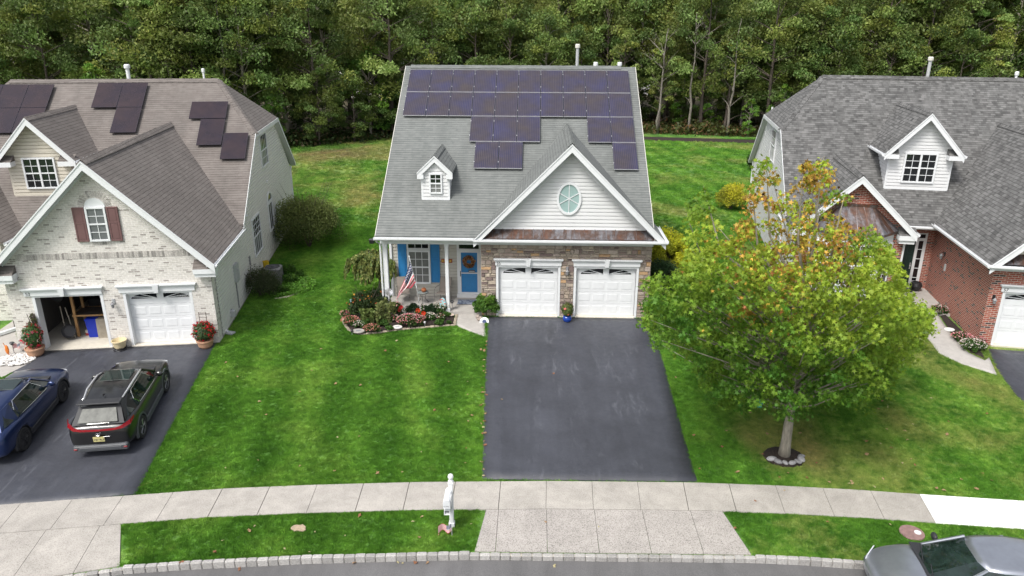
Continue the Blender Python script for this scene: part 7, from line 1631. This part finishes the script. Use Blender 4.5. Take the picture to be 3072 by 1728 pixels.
# spinner, lights, bird stake
t = thing('pinwheel', 'white and grey metal pinwheel on a stake at the left porch post', 'pinwheel', rb(870, 150, .02) if False else Vector((-4.42, -.25, .02))); sp_ = r5(690, 810, 1.0); t.location = (sp_.x, sp_.y, .02)
m = MB(); m.tube([(0, .02, -.02), (0, .02, .98)], .008, 6); m.build('stake', mgrey, t); m = MB()
for i in range(12):
    a = 2 * PI * i / 12; c_, s_ = math.cos(a), math.sin(a); M = Matrix.Translation((0, -.02, .98)) @ Matrix.Rotation(a, 4, 'Y'); m.add([(0.02, 0, -.012), (.16, -.015, -.03), (.17, .01, .03), (.02, 0, .012)], [(0, 1, 2, 3)], M)
m.ball((0, -.03, .98), .02, 8, 6); m.build('wheel', alu, t)
def garden_light(label, p, h, mat, r=.045, group='small garden lights'):
    t = thing('garden_light', label, 'garden light', p, 0, group); m = MB(); m.tube([(0, 0, -.03), (0, 0, h)], .012, 6); m.build('stake', mgrey, t); m = MB(); m.lathe([(r * .5, h - .02), (r * .8, h), (r * .75, h + .06), (r * 1.3, h + .065), (r * .9, h + .095), (.01, h + .11)], 14); m.build('head', mat, t)
garden_light('short white garden light at the front edge of the flower bed', rb(1415, 510, .03), .12, alu); garden_light('black garden light at the left front corner of the flower bed', rb(290, 630, .0), .1, black_m, .05); garden_light('dark lantern on a stake beside the middle porch post', rb(1840, 290, .05), .42, dgrey, .07); garden_light('dark path light beside the orange ornament at the left walk', rl(225, 1250, 0), .38, dgrey, .07)
p = rb(290, 350, .03); t = thing('bird_stake', 'pale blue bird figure on a dark stake at the left of the flower bed', 'ornament', p); m = MB(); m.tube([(0, 0, -.03), (0, 0, .52)], .008, 6); m.build('stake', black_m, t); m = MB(); m.smooth = True; m.ball((0, 0, .62), .06, 10, 8, (.7, .7, 1.5)); m.ball((0, -.02, .73), .038, 10, 7); m.build('bird', plain('pale_blue', (.30, .48, .52), .5), t)
p = r5(1400, 960, .15); t = thing('surfboard_sign', 'small surfboard shaped garden sign in turquoise, red and white before the middle porch post', 'sign', (p.x - .02, -.03, .16)); m = MB(); N = 24
m.prism([(.125 * math.cos(2 * PI * i / N), 0, .36 + .27 * math.sin(2 * PI * i / N)) for i in range(N)], (0, .02, 0)); m.tube([(0, .01, -.05), (0, .01, .12)], .01, 6); m.build('board', plain('turquoise', (.33, .58, .62), .5), t); m = MB(); rn = random.Random(4)
for k in range(9): 
    a = k * .7; x, z = .09 * math.cos(a * 1.3), .36 + .2 * math.sin(a); m.lathe([(0, 0), (.032, 0), (.028, .006), (0, .006)], 8, Matrix.Translation((x, -.001, z)) @ Matrix.Rotation(PI / 2, 4, 'X'))
m.build('flower_spots', plain('coral_red', (.60, .10, .08), .5), t)
# ---- blue pot by the garage doors
def pot_plant(label, p, prof, potm, r, h, cols, seed, nf, potn='pot', trellis=None, hue=(.045, .09, .02), pz=.3, nl=1900):
    t = thing('potted_plant', label, 'potted plant', p); m = MB(); m.smooth = False; m.lathe(prof, 28); m.build(potn, potm, t); rs = np.random.RandomState(seed); top = prof[-2][1]
    m = MB(); m.lathe([(.0, top - .05), (prof[-2][0] * .85, top - .05), (0, top - .03)], 18); m.build('soil', mulch, t)
    n = nl; q = sph(rs, n, 1, .5) * np.array([r, r, h * .5]) + np.array([0, 0, top + h * .45]); cards('foliage', q, .075, np.repeat(np.array([hue]), n, 0) * rs.uniform(.7, 1.5, (n, 1)), leaf_m, t, 'leaf', .3, seed)
    d = sph(rs, nf, 1, .12) * np.array([r * 1.02, r * 1.02, h * .52]) + np.array([0, 0, top + h * .45]); cards('flowers', d, .13, np.array(cols)[rs.randint(0, len(cols), nf)], petal_m, t, 'star', .4, seed + 1, cup=.2)
    m = MB(); rn = random.Random(seed)
    for i in range(6): a = rn.uniform(0, 6.28); m.tube([(0, 0, top - .05), (math.cos(a) * r * .6, math.sin(a) * r * .6, top + h * .8)], .007, 4)
    m.build('stem', bark, t)
    if trellis:
        m = MB(); H = trellis
        for x in (-.11, .11): m.tube([(x, .08, top - .05), (x * 1.25, .1, top + H)], .012, 5)
        for k in range(5): z = top + H * (.3 + .17 * k); m.tube([(-.15, .095, z), (.15, .095, z)], .009, 5)
        m.build('trellis', bark_d, t)
    return t
gp = G(1427, 812); pot_plant('blue glazed pot with a leafy plant between the two closed stone garage doors', (gp.x, gp.y + .12, -.0), [(.10, 0), (.16, .05), (.19, .14), (.175, .22), (.15, .25), (.17, .27), (.16, .28), (.14, .27)], plain('cobalt', (.012, .05, .30), .12), .27, .60, [(.66, .16, .14), (.6, .2, .1)], 7, 9, hue=(.085, .115, .03))
pp = rl(490, 1320, -.01); 
clay = [(.20, 0), (.27, .08), (.31, .26), (.33, .28), (.33, .33), (.30, .34), (.28, .31)]
c = Vector((pp.x, pp.y + .28, pp.z)); pot_plant('large clay pot of red flowers with a trellis, left of the open garage', c, clay, terra, .36, .95, redf + pink, 8, 110, trellis=.0, hue=(.05, .11, .03))
bush('climbing_vine', 'pale climbing vine on the brick pier behind the left potted red flowers', (c.x - .05, c.y + .28, .5), .22, .12, 1.3, (.14, .15, .07), 171, 900, .06, clump=24, stems=True, cat='vine')
c = G(512, 880); c = Vector((c.x, c.y + .22, c.z + .015)); pot_plant('large clay pot of red flowers with a trellis, right of the closed white garage door', c, [(a * .95, z * .95) for a, z in clay], terra, .42, .75, redf, 9, 130, trellis=1.05, hue=(.05, .09, .03))
c = rl(1840, 1215, -.02); t = thing('cream_pot', 'cream ceramic pot in a black scrolled stand before the pale brick pier', 'pot', (c.x, c.y + .15, -.01)); m = MB(); m.lathe([(.14, .08), (.19, .12), (.24, .34), (.27, .36), (.27, .40), (.24, .405), (.22, .36), (.12, .14), (0, .14)], 28); m.build('pot', plain('cream_glaze', (.62, .52, .32), .35), t)
m = MB()
for i in range(6):
    a = i * PI / 3; M = Matrix.Rotation(a, 4, 'Z'); m.tube([M @ Vector(q) for q in ((.20, 0, 0), (.26, 0, .05), (.25, .04, .12), (.21, .06, .14), (.21, .02, .10), (.23, -.02, .16))], .011, 5)
N = 24; m.tube([(.205 * math.cos(2 * PI * i / N), .205 * math.sin(2 * PI * i / N), .02) for i in range(N + 1)], .012, 5, cap=False); m.build('stand', black_m, t)
# ---- left walk: pebbles, ornament
m = MB(); rn = random.Random(6); pc = rl(235, 1345, 0)
for i in range(420):
    a = rn.uniform(0, 6.28); r = rn.random() ** .5; x, y = pc.x + r * .68 * math.cos(a), pc.y + r * .52 * math.sin(a); s = rn.uniform(.025, .055); g = rn.uniform(.5, .85); m.c = (g, g * .98, g * .95, 1); m.ball((x, y, .02 + rn.uniform(0, .05) * (1 - r)), s, 6, 4, (1, rn.uniform(.7, 1), .6))
tag(m.build('pebbles', block_m, uv=False, keepcol=True), 'white landscaping pebbles at the left end of the driveway', 'pebbles', kind='stuff')
p = rl(130, 1270, .02); t = thing('orange_ornament', 'bright orange fish shaped garden ornament beside the white pebbles', 'ornament', p); m = MB(); m.smooth = True; m.ball((0, 0, .22), .11, 12, 8, (.65, .4, 1.7)); m.add([(-.05, 0, .06), (.09, 0, .0), (.0, 0, .12)], [(0, 1, 2)]); m.build('body', plain('orange', (.62, .17, .02), .5), t); m = MB(); m.tube([(-.03, 0, .30), (-.07, -.02, .5)], .012, 5); m.build('fin', plain('orange_b', (.62, .22, .05), .5), t)
p = rl(130, 880, .15); t = thing('drain_pipe', 'white square drain pipe lying by the planting left of the brick garage', 'pipe', (p.x, p.y, .0)); m = MB(); m.rbox(-.06, .06, -.7, .6, .05, .17, .015, Matrix.Rotation(R_(-28), 4, 'Z')); m.build('pipe', white, t)
for i, (u, v, lab) in enumerate(((6, 700, 'leafy green shrub at the left frame edge above the white drain pipe'),)):
    p = G(u, v); bush('shrub', lab, (p.x - .3, p.y, 0), .8, .8, 1.5, (.06, .14, .025), 180 + i, 3000, .10, clump=30)
# ---- open garage contents
def GL(x, y, z=0): return HL.matrix_basis @ Vector((x, y, z)) if False else Matrix.Translation((-10.47, -3.15, 0)) @ Matrix.Rotation(R_(8.8), 4, 'Z') @ Vector((x, y, z))
rzL = R_(8.8)
t = thing('workbench', 'wooden workbench with a dark top inside the open garage', 'workbench', GL(-4.75, 1.55), rzL)
m = MB(); m.box(-.85, .75, -.45, .45, .90, .94); m.build('bench_top', plain('bench_dark', (.05, .04, .035), .7, .3), t); m = MB(); ring = [(-.87, .77, -.47, -.45), (-.87, .77, .45, .47)]
for q in ring: m.box(*q, .88, .945)
m.box(-.87, -.85, -.45, .45, .88, .945); m.box(.75, .77, -.45, .45, .88, .945); m.build('edge', wood, t)
for x, y, h in ((-.80, -.40, 1.95), (.70, -.40, .88), (-.80, .40, 1.95), (.70, .40, .88)): BX('leg', wood, t, x - .045, x + .045, y - .045, y + .045, 0, h)
m = MB(); m.box(-1.35, -.80, -.40, .4, 1.86, 1.93); m.box(-.80, -.2, -.36, -.28, 1.86, 1.94); m.build('shelf', wood, t)
p = GL(-4.95, 1.15); t = thing('recycling_bin', 'blue recycling bin under the workbench', 'bin', p, rzL); m = MB(); m.prism([(-.16, -.16, 0), (.16, -.16, 0), (.20, -.2, .75), (-.20, -.2, .75)], (0, .34, 0)); m.rbox(-.22, .22, -.22, .18, .75, .80, .01); m.build('bin', plain('bin_blue', (.006, .03, .42), .35), t)
p = GL(-4.55, 1.0); t = thing('cardboard_box', 'tall pale cardboard box leaning beside the blue bin', 'box', p, rzL + .1); m = MB(); m.rbox(-.2, .18, -.12, .22, 0, .80, .01, Matrix.Rotation(R_(-4), 4, 'X')); m.build('box', plain('kraft', (.34, .30, .24), .8, .15), t); m = MB(); m.box(.16, .20, -.1, .2, .02, .76); m.build('side', mgrey, t)
p = GL(-5.85, .95); t = thing('wheelbarrow', 'dark wheelbarrow standing on end inside the open garage at the left jamb', 'wheelbarrow', p, rzL); m = MB(); m.lathe([(.22, .0), (.27, .12), (.25, .16), (.2, .05), (0, .03)], 20, Matrix.Translation((.1, 0, .35)) @ Matrix.Rotation(R_(70), 4, 'X')); m.build('tray', dgrey, t)
m = MB(); m.tube([(-.05, 0, .05), (-.12, .1, 1.35)], .02, 6); m.tube([(.25, 0, .05), (.05, .1, 1.3)], .02, 6); m.build('handle', bark, t); m = MB(); m.lathe([(.14, 0), (.19, .03), (.14, .07), (.04, .05)], 20, Matrix.Translation((-.1, .06, 1.75)) @ Matrix.Rotation(R_(80), 4, 'X')); m.build('wheel', rubber, t)
p = GL(-4.8, 3.1); t = thing('covered_grill', 'large black covered grill behind the workbench', 'grill', p, rzL); m = MB(); m.rbox(-.9, .9, -.4, .4, .1, 1.05, .05); m.rbox(-.5, .5, -.35, .35, 1.05, 1.25, .08); m.build('cover', black_m, t); m = MB(); m.rbox(-.75, .45, -.44, -.2, 1.26, 1.30, .01); m.build('shelf', lgrey, t)
p = GL(-4.2, 1.2); t = thing('folding_chair', 'folded grey chair leaning at the right inside the open garage', 'chair', p, rzL + .3); m = MB(); m.tube([(0, 0, .02), (.25, .2, .9)], .015, 6); m.tube([(.3, -.1, .02), (.35, .2, .8)], .015, 6); m.build('frame', mgrey, t); m = MB(); m.rbox(-.15, .25, -.15, .2, .12, .16, .01, Matrix.Rotation(R_(12), 4, 'X')); m.build('seat', mgrey, t)
p = GL(-5.25, 1.25); t = thing('paint_can', 'small red and white paint can beside the bench leg', 'paint can', p); m = MB(); m.lathe([(.09, 0), (.09, .24), (.08, .25)], 16); m.build('can', plain('can_white', (.6, .57, .5), .5), t); m = MB(); m.lathe([(.092, .05), (.092, .15)], 16); m.build('band', plain('can_red', (.45, .04, .03), .5), t)
p = GL(-3.95, 4.4, .5); t = thing('white_appliance', 'pale appliance at the back right of the open garage', 'appliance', GL(-4.1, 4.6), rzL); m = MB(); m.rbox(-.3, .3, -.3, .3, 0, 1.6, .03); m.build('cabinet', lgrey, t); MB().box(-.31, .31, -.315, -.305, .9, .915).build('door_gap', dgrey, t)
# ---- beside the left house
c = G(690, 722); t = thing('air_conditioner', 'grey air conditioner unit beside the pale side wall', 'air conditioner', (c.x - .12, c.y + .4, 0), R_(8.8)); m = MB(); m.rbox(-.38, .38, -.38, .38, .05, .86, .05); m.build('cabinet', plain('ac_grey', (.17, .17, .175), .55), t); m = MB(); m.lathe([(.32, .862), (.32, .885), (.29, .885), (.28, .87), (.10, .87), (.05, .90), (0, .90)], 26); m.build('fan_grille', dgrey, t)
m = MB()
for k in range(16): m.box(-.385, .385, -.385, .385, .12 + k * .045, .125 + k * .045)
m.build('louvre', dgrey, t)
c = G(668, 680); m = MB(); m.lathe([(.13, 0), (.15, .30), (.16, .31), (.14, .315), (.12, .05), (0, .05)], 18); o = m.build('bucket', plain('yellow_plastic', (.62, .42, .02), .4)); o.location = (-10.93 + .0, 4.9, .55); tag(o, 'yellow plastic bucket behind the air conditioner', 'bucket')
o.location = NZ(799, 802, .45); m = MB(); m.rbox(-.2, .2, -.2, .2, 0, .45, .02); q = m.build('crate', dgrey); q.location = (o.location.x, o.location.y, 0); tag(q, 'dark crate under the yellow bucket behind the air conditioner', 'crate')
c = G(583, 815); t = thing('gas_meter', 'grey gas meter on pipes at the corner of the pale side wall', 'gas meter', (c.x - .05, c.y + .05, 0), R_(8.8)); m = MB(); m.tube([(-.05, 0, 0), (-.05, 0, .55), (.1, 0, .62), (.1, 0, .55)], .025, 6); m.tube([(-.2, .25, .2), (-.05, .1, .35), (-.05, 0, .5)], .02, 6); m.build('pipe', mgrey, t); m = MB(); m.rbox(.0, .24, -.1, .1, .32, .60, .04); m.lathe([(.09, -.05), (.10, .0), (.04, .05)], 14, Matrix.Translation((-.05, 0, .72))); m.build('meter', lgrey, t)
c = G(572, 842); t = thing('splash_block', 'white downspout elbow and splash block at the pale house front corner', 'splash block', (c.x, c.y + .1, c.z + .02), R_(-15)); m = MB(); m.prism([(-.18, -.1, 0), (.25, -.12, 0), (.25, .12, 0), (-.18, .1, 0)], (0, 0, .06)); m.build('block', lgrey, t); m = MB(); m.tube([(-.22, .05, .28), (-.15, .0, .12), (.0, 0, .09)], .045, 6); m.build('elbow', white, t)
# black box on the lawn beside the middle house
c = G(936, 613); t = thing('black_box', 'small black box on the grass left of the middle house gutter corner', 'box', c); m = MB(); m.rbox(-.14, .14, -.12, .12, 0, .24, .03); m.build('case', black_m, t); m = MB(); m.rbox(-.15, .15, -.13, .13, .24, .27, .02); m.build('lid', dgrey, t)
# ---- right house bits
RF = Matrix.Translation((18.72, -2.5, 0)) @ Matrix.Rotation(R_(-9), 4, 'Z')
c = NZ(2304 * 1.1925, 720 * 1.1925, .3); t = thing('black_planter', 'round black planter beside the dark green front door', 'planter', (c.x, c.y, .1)); m = MB(); m.lathe([(.12, 0), (.22, .1), (.27, .25), (.22, .38), (.18, .40), (.19, .36), (0, .34)], 24); m.build('pot', black_m, t)
c = NZ(2273 * 1.1925, 729 * 1.1925, .11); t = thing('doormat', 'dark doormat before the dark green front door', 'doormat', (c.x, c.y, .102), R_(-9)); m = MB(); m.box(-.42, .35, -.25, .25, 0, .012); m.build('mat', black_m, t)
c = NZ(2262 * 1.1925, 748 * 1.1925, .1); t = thing('porch_chair', 'black iron chair half hidden by the tree at the brick house entry', 'chair', (c.x - .25, c.y, .1), R_(20)); m = MB(); m.rbox(-.22, .22, -.22, .22, .42, .45, .01); m.build('seat', black_m, t)
for x, y in ((-.2, -.2), (.2, -.2), (-.2, .2), (.2, .2)): m = MB(); m.tube([(x, y, 0), (x, y, .43)], .014, 5); m.build('leg', black_m, t)
m = MB(); m.tube([(-.2, .2, .43), (-.2, .26, .9), (.2, .26, .9), (.2, .2, .43)], .014, 5); m.tube([(0, .2, .43), (0, .26, .9)], .01, 5); m.build('backrest', black_m, t)
for i, (u, v, r, h, cols, lab) in enumerate(((2360, 790, .40, .42, whitef + pink, 'white and pink flowers at the upper end of the bed along the red brick wall'), (2418, 858, .42, .36, pink, 'pink flowers in the bed along the red brick wall'), (2445, 880, .5, .42, whitef, 'white flowers at the front of the bed along the red brick wall'), (2460, 868, .3, .34, pink, 'pink flowers nearest the brick garage corner'))):
    c = G(u, v); flowers(lab, (c.x, c.y, .0), r, h, cols, 200 + i, 230, group='flower clumps along the red brick wall')
plaque('white round stepping stone in the bed along the red brick wall', G(2388, 830, .03), .2, .17, (.62, .62, .6), 5)
c = G(2294, 1341, .01); t = thing('valve_cover', 'brown utility cover with a white disc in the verge above the silver car', 'utility cover', c); m = MB(); m.lathe([(.0, 0), (.30, 0), (.29, .03), (.0, .035)], 26); ob = m.build('cover', plain('cover_brown', (.24, .15, .14), .8, .2, 12), t); m = MB(); m.lathe([(0, .036), (.085, .036), (.08, .05), (0, .05)], 18, c=(.13, -.02)); m.build('disc', white, t)
c = G(752, 1330, .006); m = MB(); rn = random.Random(3); N = 16; m.prism([(c.x + .22 * rn.uniform(.6, 1.15) * math.cos(2 * PI * i / N), c.y + .15 * rn.uniform(.6, 1.15) * math.sin(2 * PI * i / N), c.z) for i in range(N)], (0, 0, .03)); tag(m.build('sandy_patch', plain('sand', (.36, .28, .20), .95, .2, 20), uv=False), kind='structure')
t = thing('birdhouse', 'small teal birdhouse hanging low in the street tree crown', 'birdhouse', Vector(view_pt(1909, 1016, -.9)) + Vector(tb)); m = MB(); m.box(-.07, .07, -.07, .07, -.08, .05); m.prism([(-.09, -.09, .05), (.09, -.09, .05), (0, -.09, .14)], (0, .18, 0)); m.build('house', plain('teal', (.02, .27, .27), .5), t); m = MB(); m.tube([(0, 0, .12), (0, 0, .6)], .004, 4); m.build('cord', dgrey, t)
# ring of rocks round the tree foot
m = None; rn = random.Random(2)
for i in range(7):
    a = -2.6 + i * .42; p = Vector((tb.x + .5 * math.cos(a), tb.y + .42 * math.sin(a), tb.z + .05)); mm_ = MB(); g = rn.uniform(.2, .36); mm_.c = (g, g * .98, g, 1); mm_.smooth = True; mm_.ball((0, 0, 0), rn.uniform(.07, .12), 9, 6, (1.4, .9, .55)); o = mm_.build('rock', block_m, keepcol=True); o.location = p; o.rotation_euler = (0, 0, rn.uniform(0, 3)); tag(o, 'grey rock lying at the foot of the street tree', 'rock', 'rocks at the foot of the street tree')
# ---- fallen leaves
def leaf_obj(col, seed, s):
    rn = random.Random(seed); m = MB(); m.c = (*col, 1); N = 9; pts = [Vector((s * (1 if i % 2 == 0 else .55) * math.cos(2 * PI * i / N), s * .7 * (1 if i % 2 == 0 else .6) * math.sin(2 * PI * i / N), rn.uniform(0, s * .5))) for i in range(N)]
    vs = [Vector((0, 0, s * .12))] + pts; m.add(vs, [(0, 1 + i, 1 + (i + 1) % N) for i in range(N)]); o = m.build('fallen_leaf', petal_m, keepcol=True, uv=False); return tag(o, 'dry tan leaf lying on the ground', 'leaf', 'fallen leaves')
lp = [leaf_obj(c, i, s) for i, (c, s) in enumerate((((.42, .27, .15), .085), ((.50, .36, .20), .07), ((.34, .16, .09), .08), ((.52, .46, .26), .06)))]
for i, n in enumerate(('dry tan leaf', 'pale tan leaf', 'rust brown leaf', 'yellowish leaf')): lp[i]['label'] = n + ' lying on lawn, kerb or paving'; lp[i]['group'] = n + 's on the ground'
used = [0] * 4; spots_l = [(808, 878), (753, 985), (904, 1098), (1177, 960), (1170, 1165), (1078, 842), (1186, 1045), (1178, 1060), (1172, 1128), (755, 1172), (640, 1323), (627, 1335), (716, 1380), (560, 1360), (1062, 1300), (1040, 1312), (905, 1297), (868, 1347), (792, 1338), (1186, 1318), (1104, 1345), (1055, 1352), (455, 1415), (780, 1389), (1000, 1401), (1012, 1403), (1045, 1402), (1075, 1402), (1208, 1020), (1218, 1110), (1216, 1075), (1506, 1325), (1372, 1313), (2080, 1312), (2470, 1190), (2200, 1225), (1900, 1260), (2270, 1165), (1392, 940), (1262, 1005), (1210, 880), (1700, 950), (1745, 1095), (1760, 1180), (540, 1390), (1850, 1330), (2240, 1320), (1395, 1410), (890, 1402), (600, 1418)]
rn = random.Random(9)
for k in range(95): 
    if rn.random() < .35: spots_l.append((rn.uniform(1780, 2500), rn.uniform(1000, 1235)))
    elif rn.random() < .4: spots_l.append((rn.uniform(560, 1200), rn.uniform(850, 1205)))
    else: f = rn.random(); spots_l.append((1222 - 10 * f + rn.uniform(-6, 5), 850 + 355 * f))
for u, v in spots_l:
    k = rn.randrange(4); o = lp[k]
    if used[k]: o = o.copy(); C.objects.link(o)
    used[k] += 1; p = G(u, v, .025)
    if p.y < curb_y(p.x) - .1: p.z = -DROP - .14
    o.location = p; o.rotation_euler = (rn.uniform(-.3, .3), rn.uniform(-.3, .3), rn.uniform(0, 6.28)); s = rn.uniform(.55, 1.1); o.scale = (s, s, s)

# ---- pieces of one kind become parts of their own
def split_loose(o):
    me = o.data; n = len(me.vertices); par = list(range(n))
    def find(i):
        while par[i] != i: par[i] = par[par[i]]; i = par[i]
        return i
    for e in me.edges: a, b = find(e.vertices[0]), find(e.vertices[1]); par[a] = b
    comp = {}
    for p in me.polygons: comp.setdefault(find(p.vertices[0]), []).append(p.index)
    if not 2 <= len(comp) <= 40: return
    keys = list(comp); bms = []
    for k in keys[1:] + keys[:1]:
        keep = set(comp[k]); bm = bmesh.new(); bm.from_mesh(me); bm.faces.ensure_lookup_table(); bmesh.ops.delete(bm, geom=[f for f in bm.faces if f.index not in keep], context='FACES'); bms.append((k, bm))
    for k, bm in bms:
        if k == keys[0]: bm.to_mesh(me)
        else:
            nm = me.copy(); bm.to_mesh(nm); c = o.copy(); c.data = nm; C.objects.link(c); c.parent = o.parent
        bm.free()
for o in list(bpy.data.objects):
    if o.type == 'MESH' and o.parent and o.name.split('.')[0] in ('rake_edge', 'soffit', 'standing_seam', 'window_trim', 'rake_trim', 'frieze_board', 'pillar', 'wiper', 'reflector', 'conduit', 'wall_vent', 'tail_light', 'headlight', 'garage_inside_wall', 'corner_trim', 'fan_bar'): split_loose(o)
